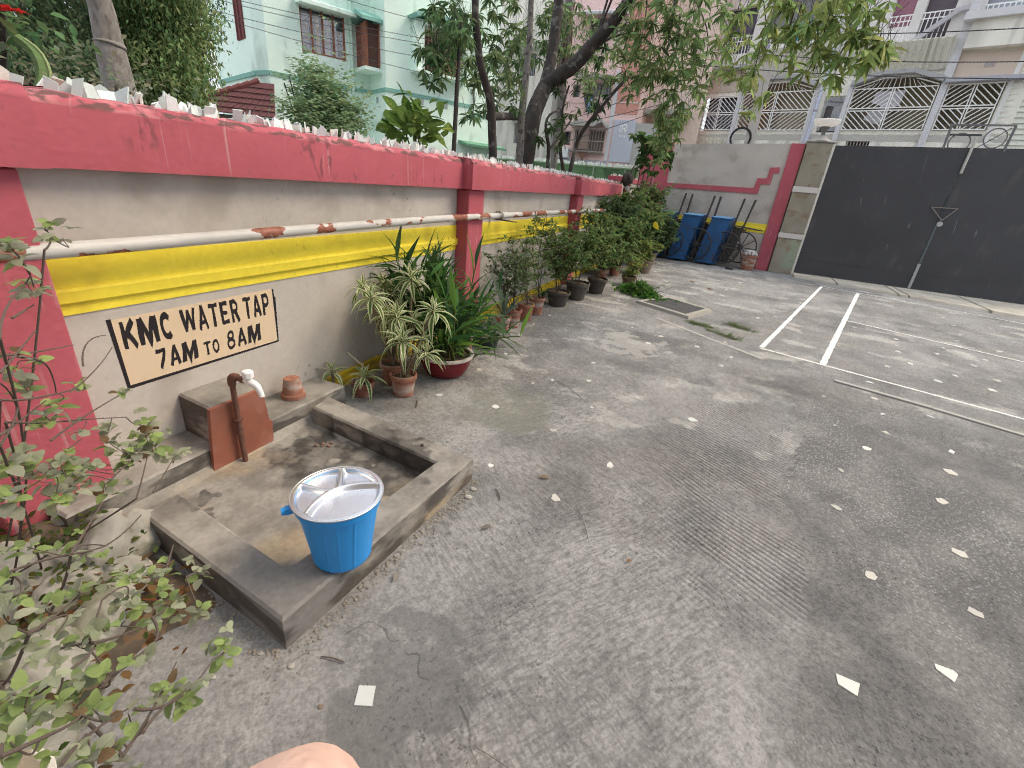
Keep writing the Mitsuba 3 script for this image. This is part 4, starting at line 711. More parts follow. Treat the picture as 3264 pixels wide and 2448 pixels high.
# steel plate lying on the bucket
pl = thing('steel_plate', 'round stainless steel plate with four compartments lying on the blue bucket', 'plate')
PR = .158
def plate():
    nr, na = 64, 168; rr = PR * np.sqrt(np.linspace(0, 1, nr + 1)); rr[-1] = PR; an = np.arange(na) * 2 * np.pi / na
    A_, R__ = np.meshgrid(an, rr, indexing='ij'); a, b = R__ * np.cos(A_), R__ * np.sin(A_)
    rim = (PR - .014) - R__
    dv = b - (-.024 + 3.6 * a * a)
    sb = np.minimum(rim, dv * .85 - .006); up = -dv * .85 - .006
    lA = (a + .050) * .9 - .55 * (b + .075) - 4.0 * (b + .075) ** 2 * 0; lB = (.050 - a) * .9 - .55 * (b + .075)
    sm = np.minimum.reduce([rim, up, lA - .006, lB - .006]); sl = np.minimum.reduce([rim, up, -lA - .006]); sr = np.minimum.reduce([rim, up, -lB - .006])
    sd = np.maximum.reduce([sb, sm, sl, sr]); t = np.clip((sd + .002) / .014, 0, 1); Z = -.020 * t * t * (3 - 2 * t)
    Z = np.where(rim < 0, -.002 * ((-rim) / .014), Z); Z = np.where(R__ > PR - .002, -.004, Z)
    v = np.stack([a, b, Z], -1).reshape(-1, 3); W = nr + 1; f = []
    for i in range(na):
        for k in range(nr):
            p, q = i * W + k, ((i + 1) % na) * W + k
            if k: f.append([p, p + 1, q])
            f.append([p + 1, q + 1, q])
    m = trimesh.Trimesh(v, f, process=False); under = m.copy(); under.apply_translation([0, 0, -.0016]); under.invert(); return cat([m, under])
view = np.array([-BC[0], -BC[1]]); view /= np.linalg.norm(view); q_ = math.radians(24); view = np.array([view[0] * math.cos(q_) - view[1] * math.sin(q_), view[0] * math.sin(q_) + view[1] * math.cos(q_)])
put(pl, 'dish', frame_mesh(plate(), (BC[0], BC[1], .434), (-view[1], view[0], 0), (view[0], view[1], 0)), 'steel', 50)
put(pl, 'rolled_edge', moved(torus(PR - .001, .0032, 72, 8), BC[0], BC[1], .4305), 'steel', True)
# ------------------------------------------------------------------ potted plants along the wall
SOIL = (0.060, 0.046, 0.036)
def pot_mesh(rt, rb, h, rim=.03, lip=.008, wall=.012, n=40, scal=0.0):
    prof = [(0, .002), (rb * .96, .002), (rb, .01), (rb + (rt - lip - rb) * (h - rim) / h, h - rim - .004), (rt - .001, h - rim), (rt, h - .004), (rt - .003, h), (rt - wall, h), (rt - wall - .002, h - .02), (rb * .8, .03), (0, .03)]
    return lathe(prof, n, (lambda a, z: 1 + scal * math.cos(12 * a) * max(0, (z - h + rim * 1.6) / (rim * 1.6))) if scal else None)
def soil_mesh(r, z, seed):
    r_ = np.random.default_rng(seed); m = lathe([(r, 0), (r * .8, .006), (r * .4, .012), (0, .014)], 20); v = np.array(m.vertices); v[:, 2] += .010 * r_.random(len(v)); m.vertices = v; return moved(m, 0, 0, z)
def potted(label, x, y, rt, rb, h, mat='clay', col=None, rim=.03, scal=0.0, group=None, z=0.0, soil_depth=.03, n=40):
    k = thing('potted_plant', label, 'potted plant', group)
    put(k, 'pot', moved(pot_mesh(rt, rb, h, rim, scal=scal, n=n), x, y, z), mat, 40, col)
    put(k, 'soil', moved(soil_mesh(rt - .016 - (rt - rb) * soil_depth / h, 0, int(abs(x * 100 + y * 1000))), x, y, z + h - soil_depth - .005), 'soil_mat', 40)
    return k
# variegated leaf: green centre, cream margins
def varieg(L, W, droop, green, cream, seg=7):
    t = np.linspace(0, 1, seg + 1); w = W / 2 * np.clip((t / .35) ** .6, 0.3, 1) * np.where(t < .35, 1, 1 - ((t - .35) / .65) ** 1.7)
    x = L * np.where(True, t - .35 * droop * t ** 2.2, t); z = L * (.10 * t - droop * t ** 2)
    v, f, c = [], [], []
    for a, b, col in ((-1, -.48, cream), (-.48, .48, green), (.48, 1, cream)):
        o = len(v)
        for i in range(seg + 1):
            for s in (a, b): v.append([x[i], s * w[i], z[i] + .35 * abs(s) * w[i]]); c.append(np.array(col))
        for i in range(seg): p = o + 2 * i; f += [[p, p + 2, p + 1], [p + 1, p + 2, p + 3]]
    return (np.array(v), np.array(f)), np.array(c)
rng = np.random.default_rng(41)
VG = []
for d in (.15, .45, .8):
    for gr, cr in (((.15, .25, .08), (.78, .78, .52)), ((.21, .32, .10), (.84, .83, .62)), ((.11, .20, .07), (.68, .70, .46))):
        (v, f), c = varieg(.165, .033, d, gr, cr); VG.append(leafy((v, f), c))
def rosette(parent, P, s, rng, n=20, out=None):
    a0 = rng.random() * 6.28
    for i in range(n):
        u = i / (n - 1); el = math.radians(72 - 92 * u + rng.normal(0, 7)); az = a0 + i * 2.39996 + rng.normal(0, .15)
        d = (math.cos(az) * math.cos(el), math.sin(az) * math.cos(el), math.sin(el)); k = 0 if u < .25 else 1 if u < .7 else 2
        m = VG[k * 3 + int(rng.integers(0, 3))]; sc = s * (.55 + .55 * min(1, u * 1.6)) * (.9 + .25 * rng.random())
        put(parent, 'leaf', m, None, to_world=xform(np.array(P) + np.array([0, 0, -.035 * u * s]), basis(d, roll=rng.normal(0, .25)), sc))
CANE = (0.16, 0.125, 0.085)
pa = potted('tall variegated cane plant against the wall, its pot hidden behind a smaller one', -2.05, 2.62, .10, .07, .17)
pb = potted('short terracotta pot with a bushy variegated plant left of the red bowl', -1.865, 2.50, .098, .070, .165)
pc = potted('smallest terracotta pot with one variegated rosette beside the basin', -2.09, 2.33, .082, .062, .11)
for P in ROSETTES:
    back = P[0] < -1.92; k = pa if back else pb; base = (-2.05, 2.62, .14) if back else (-1.865, 2.50, .13)
    mid = (np.array(P[:3]) + np.array(base)) / 2 + np.array([rng.normal(0, .03), rng.normal(0, .03), .02])
    put(k, 'cane', tube(spline([base, mid, P[:3]], 8), np.linspace(.009, .006, 8), 7), 'matte', 60, CANE); rosette(k, P[:3], P[3], rng, 20 if P[3] > .75 else 16)
put(pb, 'cane', tube(spline([(-1.875, 2.49, .13), (-1.87, 2.5, .22), (-1.85, 2.505, .30)], 6), .011, 8), 'matte', 60, (0.30, 0.27, 0.22))
rosette(pc, ROS_B[0], .95, rng, 20)
put(pc, 'dry_stem', tube(spline([(-2.09, 2.33, .1), (-2.12, 2.36, .22), (-2.06, 2.30, .25), (-2.13, 2.24, .34)], 14), .005, 6), 'matte', 60, (0.42, 0.37, 0.28))
sp = thing('spider_plant', 'spindly variegated tuft growing at the wall foot behind the ledge end', 'plant')
rosette(sp, (-2.24, 2.20, .20), .85, rng, 12); put(sp, 'stem', tube([(-2.24, 2.21, 0), (-2.24, 2.20, .20)], .012, 6), 'matte', 60, (0.22, 0.19, 0.13))

# big red bowl with tall bladed plant
rb = thing('potted_plant', 'large dark red bowl with white rim holding a tall green bladed plant', 'potted plant')
bx, by = -1.83, 3.02
put(rb, 'bowl', moved(lathe([(0, .002), (.125, .002), (.150, .012), (.178, .05), (.200, .10), (.212, .165), (.204, .17), (.14, .02), (0, .02)], 48), bx, by, 0), 'gloss', 60, (0.16, 0.010, 0.018))
put(rb, 'rim', moved(lathe([(.205, .160), (.224, .163), (.228, .172), (.226, .184), (.214, .188), (.200, .184), (.200, .165)], 48), bx, by, 0), 'satin', 50, (0.62, 0.56, 0.52), label='white rolled rim of the red bowl')
put(rb, 'soil', moved(soil_mesh(.197, 0, 9), bx, by, .150), 'soil_mat', 40)
BL = []
for c in ((.085, .19, .06), (.055, .115, .055), (.14, .28, .06), (.20, .37, .07), (.09, .155, .085)):
    for dr_ in (.10, .30, .6):
        v, f = leaf_shape(.30, .044, 7, .35, dr_, .35, .8); cc = np.tile(c, (len(v), 1)); BL.append(leafy((v, f), cc))
nl = 0
for i in range(30):
    a = rng.random() * 6.28; q = .15 * math.sqrt(rng.random()); x0, y0 = bx + q * math.cos(a), by + q * math.sin(a)
    back = i < 11; H = (.62 + .30 * rng.random()) if back else (.30 + .40 * rng.random()); sprd = .20 if not back else .12
    x1 = max(bx + q * math.cos(a) * 1.8 + rng.normal(0, sprd) - (.10 if back else -.05), -2.22); y1 = by + q * math.sin(a) * 1.8 + rng.normal(-.05 if back else .06, sprd)
    P = spline([(x0, y0, .15), ((x0 * 2 + x1) / 3, (y0 * 2 + y1) / 3, .15 + (H - .15) * .5), (x1, y1, H)], 10)
    put(rb, 'stem', tube(P, np.linspace(.008, .004, 10), 6), 'matte', 60, (0.10, 0.13, 0.04)); nb = 11
    for j in range(nb):
        if nl >= 298: break
        u = .30 + .70 * j / (nb - 1); p = P[min(9, int(u * 9))]; az = a + j * 2.4 + rng.normal(0, .4); el = math.radians(25 + 45 * u + rng.normal(0, 12))
        d = np.array([math.cos(az) * math.cos(el), math.sin(az) * math.cos(el), math.sin(el)])
        if p[0] + d[0] * .25 < -2.28: d[0] = abs(d[0]) * .3
        ci = int(rng.choice(5, p=[.2, .6, .05, .0, .15] if back else [.38, .15, .25, .12, .10])); m = BL[ci * 3 + (0 if u > .8 else int(rng.integers(0, 3)))]
        put(rb, 'leaf', m, None, to_world=xform(p, basis(d, roll=rng.normal(0, .5)), .65 + .5 * rng.random())); nl += 1

fpos, fR = [], []
for i in range(430):
    a = rng.random() * 6.28; q = (.30 if i < 270 else .24) * math.sqrt(rng.random()); az = a + rng.normal(0, .8); el = math.radians(rng.normal(42, 22)); fpos.append([max(bx + q * math.cos(a), -2.2), by + q * math.sin(a), .20 + .46 * rng.random()] if i < 270 else [max(bx - .18 + q * math.cos(a) * .7, -2.22), by - .12 + q * math.sin(a), .40 + .48 * rng.random()]); fR.append(basis((math.cos(az) * math.cos(el), math.sin(az) * math.cos(el), math.sin(el)), roll=rng.normal(0, .5)))
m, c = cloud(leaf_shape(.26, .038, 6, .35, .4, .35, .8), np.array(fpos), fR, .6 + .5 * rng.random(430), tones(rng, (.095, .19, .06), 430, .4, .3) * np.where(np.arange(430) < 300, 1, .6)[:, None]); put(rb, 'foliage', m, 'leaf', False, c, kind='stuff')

# small leafy plants
OV = leaf_shape(.055, .034, 3, .15, .25, .45)
LN = leaf_shape(.075, .036, 3, .2, .3, .42)
def shrub(k, x, y, z0, H, spread, nbr, nleaf, tmpl, col, rng, lean=(0, 0), stem_col=(0.075, 0.06, 0.048), nst=2, sc=1.0, lo=.35, flat=.5, wallmin=-2.27):
    stems, pos = [], []
    for s in range(nst):
        top = np.array([x + lean[0] + rng.normal(0, spread * .35), y + lean[1] + rng.normal(0, spread * .35), z0 + H * (.8 + .2 * rng.random())]); top[0] = max(top[0], wallmin + .05)
        P = spline([(x + rng.normal(0, .02), y + rng.normal(0, .02), z0), ((x + top[0]) / 2 + rng.normal(0, .03), (y + top[1]) / 2 + rng.normal(0, .03), z0 + H * .5), top], 9)
        stems.append(tube(P, np.linspace(.0042, .0018, 9) * (1 + H * .35), 6))
        for b in range(nbr):
            u = lo + (1 - lo) * rng.random(); p = P[min(8, int(u * 8))]; az = rng.random() * 6.28; L = spread * (.35 + .65 * rng.random()) * (1.15 - .5 * u)
            q = p + np.array([math.cos(az) * L, math.sin(az) * L, L * (.1 + .8 * rng.random())]); q[0] = max(q[0], wallmin)
            m = (p + q) / 2 + [0, 0, .03]; B = spline([p, m, q], 5); stems.append(tube(B, np.linspace(.0022, .0012, 5), 5)); pos += [B[int(rng.integers(1, 5))] + rng.normal(0, .012, 3) for _ in range(nleaf)]
    put(k, 'stem', cat(stems), 'matte', 60, stem_col)
    pos = np.array(pos); n = len(pos); m, c = cloud(tmpl, pos, rand_bases(rng, n, flat * .2, 1.1), sc * (.6 + .7 * rng.random(n)), tones(rng, col, n, .4, .25))
    put(k, 'foliage', m, 'leaf', False, c)
DG, MG, BG, YG = (.115, .175, .085), (.165, .24, .095), (.19, .33, .08), (.24, .30, .10)
k = potted('narrow terracotta pot with bright green small leaved shrub right of the red bowl', -1.86, 3.36, .085, .06, .19); shrub(k, -1.86, 3.36, .16, .28, .16, 12, 7, OV, BG, rng, (.06, .04), nst=4, lo=.2)
k = potted('low dark green plastic bowl with arching strap leaves', -1.86, 3.84, .125, .095, .115, 'satin', (0.035, 0.05, 0.048), .018)
for i in range(24):
    az = rng.random() * 6.28; el = math.radians(25 + 45 * rng.random()); v, f = leaf_shape(.30 + .16 * rng.random(), .026, 8, .3, .35 + .7 * rng.random(), .3)
    put(k, 'leaf', leafy((v, f), np.tile(np.array([(.055, .095, .05), (.09, .15, .07), (.17, .21, .12)][i % 3]), (len(v), 1))), None, to_world=xform((-1.86 + .03 * math.cos(az), 3.84 + .03 * math.sin(az), .09), basis((math.cos(az) * math.cos(el), math.sin(az) * math.cos(el), math.sin(el)), roll=rng.normal(0, .3)), 1.0))
k = potted('scalloped terracotta pot with broad blue green blades', -1.96, 4.40, .085, .06, .155, 'clay', None, .03, .06)
for i, (az, el, L, W) in enumerate(((-100, 70, .62, .055), (-80, 62, .55, .06), (-120, 78, .5, .05), (-60, 66, .45, .05), (40, 60, .4, .045), (120, 62, .42, .045), (-20, 50, .42, .04), (80, 40, .36, .04), (-150, 62, .35, .04))):
    a, e_ = math.radians(az), math.radians(el); v, f = leaf_shape(L, W, 8, .3, .15, .45)
    put(k, 'leaf', leafy((v, f), np.tile((.135, .19, .145), (len(v), 1))), None, to_world=xform((-1.96, 4.40, .14), basis((math.cos(a) * math.cos(e_), math.sin(a) * math.cos(e_), math.sin(e_)), roll=rng.normal(0, .6)), 1.0))
k = potted('flaking terracotta pot with a cut stump and thin twiggy plant', -1.93, 4.60, .095, .068, .205, n=40); shrub(k, -1.93, 4.60, .17, .66, .30, 26, 7, OV, DG, rng, (-.05, -.02), nst=4, sc=.78, lo=.2)
put(k, 'stump', tube([(-1.92, 4.58, .17), (-1.915, 4.575, .33)], .012, 8), 'matte', 60, (0.32, 0.25, 0.17))
k = potted('terracotta pot with one straight dark stem and small leaves', -1.93, 4.95, .105, .075, .205); shrub(k, -1.93, 4.95, .17, .85, .32, 34, 7, OV, MG, rng, (.0, .03), nst=3, sc=.78, lo=.3)
k = potted('pale pinkish terracotta pot with a tall thin forked stem', -1.93, 5.31, .105, .078, .215); shrub(k, -1.93, 5.31, .18, 1.08, .28, 30, 7, OV, MG, rng, (-.02, .12), nst=3, sc=.82, lo=.25)
for i in range(16):
    az = rng.random() * 6.28; el = math.radians(20 + 45 * rng.random()); v, f = leaf_shape(.24, .02, 6, .3, .5, .3)
    put(k, 'blade', leafy((v, f), np.tile((.05, .10, .045), (len(v), 1))), None, to_world=xform((-1.90, 5.42, .20), basis((math.cos(az) * math.cos(el), math.sin(az) * math.cos(el), math.sin(el))), 1.0))
DK, DK2 = (0.075, 0.066, 0.060), (0.088, 0.080, 0.073)
k = potted('first wide dark pot in the row, with a branching twiggy shrub', -1.86, 5.94, .165, .115, .20, 'matte', DK, .035); shrub(k, -1.86, 5.94, .17, .86, .38, 32, 9, OV, MG, rng, (-.05, .0), nst=5, sc=1.1, lo=.25)
k = potted('second wide dark pot with thick rolled rim and broad leaves', -1.77, 6.52, .18, .115, .25, 'matte', DK2, .045); shrub(k, -1.77, 6.52, .2, .80, .46, 30, 11, LN, MG, rng, (-.10, .25), nst=4, lo=.3)
k = potted('third wide dark pot at the edge of the row by the weeds', -1.64, 7.18, .16, .105, .235, 'matte', DK, .035); shrub(k, -1.64, 7.18, .2, .95, .52, 32, 12, LN, MG, rng, (-.15, .3), nst=5, lo=.25)
for lab, x, y, rt, rb_, h, H, c, mt, cc, sprd in (
    ('low terracotta pot half hidden behind the third dark pot', -1.93, 8.75, .105, .08, .14, .85, MG, 'clay', None, .40), ('terracotta pot with banded rim under the thick shrubs', -1.77, 9.05, .12, .085, .21, .95, MG, 'clay', None, .42),
    ('small mossy brown pot at the front with a low plant', -1.34, 8.26, .135, .09, .165, .30, YG, 'matte', (0.14, 0.10, 0.065), .18), ('terracotta pot with bright red painted rim', -1.5, 9.60, .15, .105, .22, .55, YG, 'clay', None, .25),
    ('outermost pale clay pot at the end of the front row', -1.34, 9.98, .165, .105, .255, .40, YG, 'matte', (0.23, 0.185, 0.145), .2), ('terracotta pot close to the wall with a very dense shrub', -2.0, 9.4, .12, .09, .2, 1.3, DG, 'clay', None, .5),
    ('dark pot by the wall with a tall leafy shrub before the standpipe', -2.03, 10.4, .13, .09, .2, 1.5, MG, 'matte', DK, .55), ('wide pot behind the clay pots with yellowing leaves', -1.75, 10.9, .15, .1, .2, 1.0, MG, 'clay', None, .5),
    ('wide clay pot near the handcarts with a broad leaved bush', -1.66, 12.25, .16, .11, .18, 1.15, MG, 'clay', None, .6), ('pale clay pot nearest the handcarts under dark leaves', -1.5, 11.7, .155, .11, .24, .85, DG, 'matte', (0.26, 0.22, 0.18), .5), ('tallest shrub of the row, in a pot before the corner pillar', -1.95, 12.8, .15, .11, .2, 1.75, MG, 'matte', DK, .6)):
    k = potted(lab, x, y, rt, rb_, h, mt, cc); big = H > .7
    shrub(k, x, y, h - .04, H, sprd, 30 if big else 10, 15 if big else 9, LN, c, rng, (.05, .1), nst=6 if big else 4, lo=.12, sc=1.35 if big else 1.0)
    if 'red painted' in lab: put(k, 'painted_rim', moved(lathe([(.151, .185), (.155, .19), (.155, .222), (.145, .226), (.140, .20)], 36), x, y, 0), 'satin', 40, (0.32, 0.04, 0.045))
ye = [k for k in labels if labels[k].get('label', '').startswith('wide pot behind')][0]
v, f = leaf_shape(.20, .13, 6, .15, .4, .4); put(ye, 'leaf', leafy((v, f), np.tile((.55, .47, .05), (len(v), 1))), None, label='large yellow leaf', to_world=xform((-1.42, 10.6, .98), basis((.4, -.6, -.6), roll=1.2), 1.0))
wd = thing('weed_clump', 'low green weed clump between the pots and the manhole cover', 'weeds')
rng = np.random.default_rng(55); n = 900; q = rng.normal(0, 1, (n, 2)) * [.20, .17]; hh = np.exp(-(q ** 2 / [.06, .045]).sum(1)) * .20
pos = np.c_[-1.02 + q[:, 0] * .9 - q[:, 1] * .4, 7.62 + q[:, 1] + q[:, 0] * -.3, .01 + hh * rng.random(n) + .02 * rng.random(n)]
m, c = cloud(LN, pos, rand_bases(rng, n, -.5, 1.2), .7 + .6 * rng.random(n), tones(rng, (.09, .20, .045), n, .4, .3)); put(wd, 'foliage', m, 'leaf', False, c)
put(wd, 'stem', cat([tube([(-1.02 + rng.normal(0, .15), 7.62 + rng.normal(0, .12), 0), (-1.02 + rng.normal(0, .22), 7.62 + rng.normal(0, .16), .15 + .1 * rng.random())], .003, 4) for _ in range(26)]), 'matte', 60, (.10, .14, .05))
gs = structure('grass'); labels[gs] = {'kind': 'stuff', 'label': 'sparse grass growing from the crack beside the manhole cover', 'category': 'grass'}
bl = leaf_shape(.075, .007, 3, .2, .5, .3); pos = []
for a, b in (((-.15, 6.38), (.12, 6.30)), ((.10, 6.16), (.48, 5.92)), ((.32, 6.72), (.62, 6.48))):
    for i in range(170): t = rng.random(); pos.append([a[0] + (b[0] - a[0]) * t + rng.normal(0, .035), a[1] + (b[1] - a[1]) * t + rng.normal(0, .035), 0])
m, c = cloud(bl, np.array(pos), rand_bases(rng, len(pos), -.7, .9), .6 + .8 * rng.random(len(pos)), tones(rng, (.12, .17, .055), len(pos), .4, .3)); scene[gs] = shape(m, 'leaf', False, c)

# ------------------------------------------------------------------ blue handcarts
IRON, CB, CBT = (0.040, 0.036, 0.036), (0.022, 0.115, 0.30), (0.15, 0.34, 0.55)
def wheel_mesh(r):
    rim = torus(r - .018, .016, 40, 8); sp = [rod((.03 * math.cos(a), .03 * math.sin(a), 0), ((r - .02) * math.cos(a), (r - .02) * math.sin(a), 0), .010, 5) for a in np.arange(10) * 2 * math.pi / 10]; return rim, cat(sp), moved(lathe([(0, -.05), (.05, -.05), (.06, -.02), (.06, .02), (.05, .05), (0, .05)], 16), 0, 0, 0)
def cart(x, label, tilt):
    k = thing('handcart', label, 'handcart', None); ax = np.array([.60, .80, 0]); ax /= np.linalg.norm(ax)
    O = np.array([x, 12.78, .47]); RX = trimesh.transformations.rotation_matrix(math.pi / 2, [1, 0, 0])
    M = np.eye(4); M[:3, 2], M[:3, 0], M[:3, 1], M[:3, 3] = (0.25, .968, 0), (.968, -.25, 0), (0, 0, 1), 0
    for i, c in enumerate((O, O + np.array([.37, .44, .02]))):
        rim, sp, hub = wheel_mesh(.385)
        for nm, mm in (('wheel', rim),): w_ = put(k, nm, moved(mm.apply_transform(M), *c), 'satin', True, IRON)
        put(w_, 'spoke', moved(sp.apply_transform(M), *c), 'satin', 40, IRON, kind='stuff'); put(w_, 'hub', moved(hub.apply_transform(M), *c), 'satin', 40, IRON)
    put(k, 'axle', rod(O, O + np.array([.37, .44, .02]), .018), 'satin', 40, IRON)
    # the bin: a tapering sheet box tipped on its nose, open at the top
    b0 = np.array([[-.62, 12.82], [-.20, 12.82], [.02, 13.22], [-.40, 13.24]]); b1 = np.array([[-.44, 12.84], [-.02, 12.80], [.08, 13.22], [-.36, 13.28]])
    v = [[x + a, b, .05] for a, b in b0] + [[x + a, b, 1.12 + (.03 if i > 1 else 0)] for i, (a, b) in enumerate(b1)]
    f = [[0, 1, 5], [0, 5, 4], [1, 2, 6], [1, 6, 5], [2, 3, 7], [2, 7, 6], [3, 0, 4], [3, 4, 7], [0, 2, 1], [0, 3, 2]]
    put(k, 'bin', trimesh.Trimesh(v, f, process=False), 'cart_paint', False)
    T4 = [np.array(p) for p in v[4:]]
    put(k, 'bin_lid', prism([(p[0], p[1]) for p in T4], .012).apply_translation([0, 0, 1.128]).apply_transform(np.array([[1, 0, 0, 0], [0, 1, 0, 0], [0, .06, 1, -.06 * 12.82], [0, 0, 0, 1.0]])), 'satin', 20, CBT)
    put(k, 'bin_rim', cat([bar(a, b, .03, .03) for a, b in zip(T4, T4[1:] + T4[:1])]), 'cart_paint', 20)
    for a, b in (((-.03, 12.86, .12), (.17, 12.95, 1.60)), ((.20, 13.20, .30), (.30 if tilt else .42, 13.26, 1.60))):
        a, b = np.array(a) + [x, 0, 0], np.array(b) + [x, 0, 0]; h = put(k, 'shaft', bar(a, b, .035, .035), 'satin', 20, IRON); put(h, 'grip', rod(a + (b - a) * .86, a + (b - a) * 1.005, .026, 10), 'matte', 40, (0.07, 0.065, 0.062))
    put(k, 'frame', cat([bar((x + .05, 12.84, 1.0), (x + .74, 13.25, .93), .035, .03), bar((x + .02, 13.0, .25), (x + .30, 13.2, 1.0), .03, .03), bar((x - .05, 12.83, .2), (x + .12, 13.1, .95), .03, .03), bar((x + .1, 12.9, .9), (x + .38, 13.22, .9), .03, .03), bar((x + .0, 12.86, .55), (x + .36, 13.2, .56), .05, .04)]), 'satin', 20, IRON)
    put(k, 'back_panel', prism([(x - .02, 0.10), (x + .16, .12), (x + .30, .92), (x + .09, .98)], .02, 'y').apply_translation([0, 13.0, 0]), 'satin', 20, (0.030, 0.028, 0.028))
cart(-1.28, 'blue handcart mostly hidden behind the plants in the corner', 1)
cart(-.61, 'middle blue handcart tipped up against the end wall', 1)
cart(.06, 'blue handcart nearest the red pier, tipped up beside the red clay pot', 0)
solo('stone', 'dark stone lying on the ground before the handcart nearest the pier', 'stone', lump((.10, .07, .05), 3, 2).apply_translation([.30, 12.62, .035]), 'matte', 60, (0.07, 0.065, 0.06))
k = potted('wide red clay pot holding a white knotted cloth beside the red pier', .69, 13.02, .20, .14, .36, 'clay', None, .04)
put(k, 'cloth', cat([tube(spline([(.69 + .15 * math.cos(a), 13.02 + .1 * math.sin(a), .36), (.69 + .08 * math.cos(a + .8), 13.02 + .06 * math.sin(a + .8), .45), (.69 + .13 * math.cos(a + 1.6), 13.02 + .09 * math.sin(a + 1.6), .37)], 9), .022, 8) for a in np.arange(6)]), 'matte', 60, (0.55, 0.52, 0.50), label='white knotted cloth')
# ------------------------------------------------------------------ mint house behind the wall
class Frame:   # local frame: s along the wall, o outwards, z up
    def __init__(f, origin, s, o): f.O, f.s, f.o = np.array([*origin[:2], 0.0]), np.array([*s, 0.0]), np.array([*o, 0.0])
    def m(f, mesh):
        M = np.eye(4); M[:3, 0], M[:3, 1], M[:3, 3] = f.s, f.o, f.O; mesh = mesh.copy(); mesh.apply_transform(M)
        if np.linalg.det(M[:3, :3]) < 0: mesh.invert()
        return mesh
    def box(f, s0, s1, o0, o1, z0, z1, bev=0.0): return f.m(box(s0, s1, o0, o1, z0, z1, bev))
    def bar(f, a, b, w, d): return f.m(bar(a, b, w, d, (0, 1, 0)))
    def wall(f, s0, s1, o0, o1, z0, z1, holes):   # a wall slab with rectangular openings, poly in (s, z)
        P = Polygon([(s0, z0), (s1, z0), (s1, z1), (s0, z1)])
        for h in holes: P = P.difference(Polygon([(h[0], h[2]), (h[1], h[2]), (h[1], h[3]), (h[0], h[3])]))
        m = cat([prism(g_, o1 - o0, 'y') for g_ in getattr(P, 'geoms', [P])]); return f.m(moved(m, 0, o1, 0))
az = math.radians(28); hs, ho = (math.sin(az), math.cos(az)), (math.cos(az), -math.sin(az))
H0 = Frame((-11.43, 9.92), hs, ho)
WOOD, TEAL, MINT = (0.26, 0.105, 0.07), (0.215, 0.42, 0.36), (0.52, 0.73, 0.60)
mhs = thing('house', 'mint green two storey house with teal bands and brown grilled windows', 'house')
put(mhs, 'wall', H0.wall(0, 2.66, -.22, 0, 0, 7.2, [(.84, 1.98, 4.08, 5.04)]), 'mint_paint', 20)
put(mhs, 'wall', H0.wall(2.66, 6.30, .78, 1.0, 0, 7.2, [(3.70, 4.95, 4.12, 5.10)]), 'mint_paint', 20)
put(mhs, 'wall', H0.box(2.66, 2.88, 0.001, .78, 0, 7.2), 'mint_paint', 20)
# chamfered corner and shaded left face
cA, cB = np.array([-11.43, 9.92]), np.array([-11.96, 9.98]); cC = cB + np.array([-.90, .37]) * 3.6
def vwall(a, b, z0, z1, t=.2):
    a, b = np.array(a), np.array(b); d = (b - a) / np.linalg.norm(b - a); n_ = np.array([-d[1], d[0]])
    return prism([a, b, b + n_ * -t, a + n_ * -t], z1 - z0).apply_translation([0, 0, z0])
put(mhs, 'wall', vwall(cA, cB, 0, 7.2), 'mint_paint', 20); put(mhs, 'wall', vwall(cB, cC, 0, 7.2), 'mint_paint', 20)
put(mhs, 'roof', prism([cA, cB, cC, cC + np.array([3, 8.]), cA + np.array(hs) * 6.3 + np.array(ho) * 1.0, cA + np.array(hs) * 2.66 + np.array(ho) * 1.0, cA + np.array(hs) * 2.66], .15).apply_translation([0, 0, 7.2]), 'matte', 20, (0.5, 0.52, 0.5))
def band(a, b, z0, z1, t): put(mhs, 'band', vwall(a, b, z0, z1, -t), 'matte', 20, TEAL)
put(mhs, 'band', H0.box(0, 2.66, 0, .025, 3.40, 3.50), 'matte', 20, TEAL); put(mhs, 'band', H0.box(2.635, 5.40, 1.0, 1.025, 3.42, 3.51), 'matte', 20, TEAL)
put(mhs, 'band', H0.box(2.635, 2.66, .025, 1.0, 3.415, 3.505), 'matte', 20, TEAL); put(mhs, 'band', H0.box(5.40, 6.30, 1.0, 1.025, 3.22, 3.30), 'matte', 20, TEAL)
d0 = np.array([.07, -.04]) * .3
put(mhs, 'band', vwall(cB + [0, -.025], cA + [.01, -.025], 3.40, 3.50, .02), 'matte', 20, TEAL); put(mhs, 'band', vwall(cC + [-.012, -.025], cB + [-.012, -.025], 3.40, 3.50, .02), 'matte', 20, TEAL)
GLASS_DARK = (0.10, 0.115, 0.14)
w1 = put(mhs, 'window', H0.box(.84, 1.98, -.22, -.20, 4.08, 5.04), 'matte', 20, GLASS_DARK)
for i in range(5): s = .86 + i * .275; put(w1, 'frame', H0.box(s - .02, s + .02, -.10, -.05, 4.10, 5.03), 'matte', 20, WOOD)
put(w1, 'sill', H0.box(.84, 1.98, -.11, .01, 4.08, 4.11), 'matte', 20, WOOD)
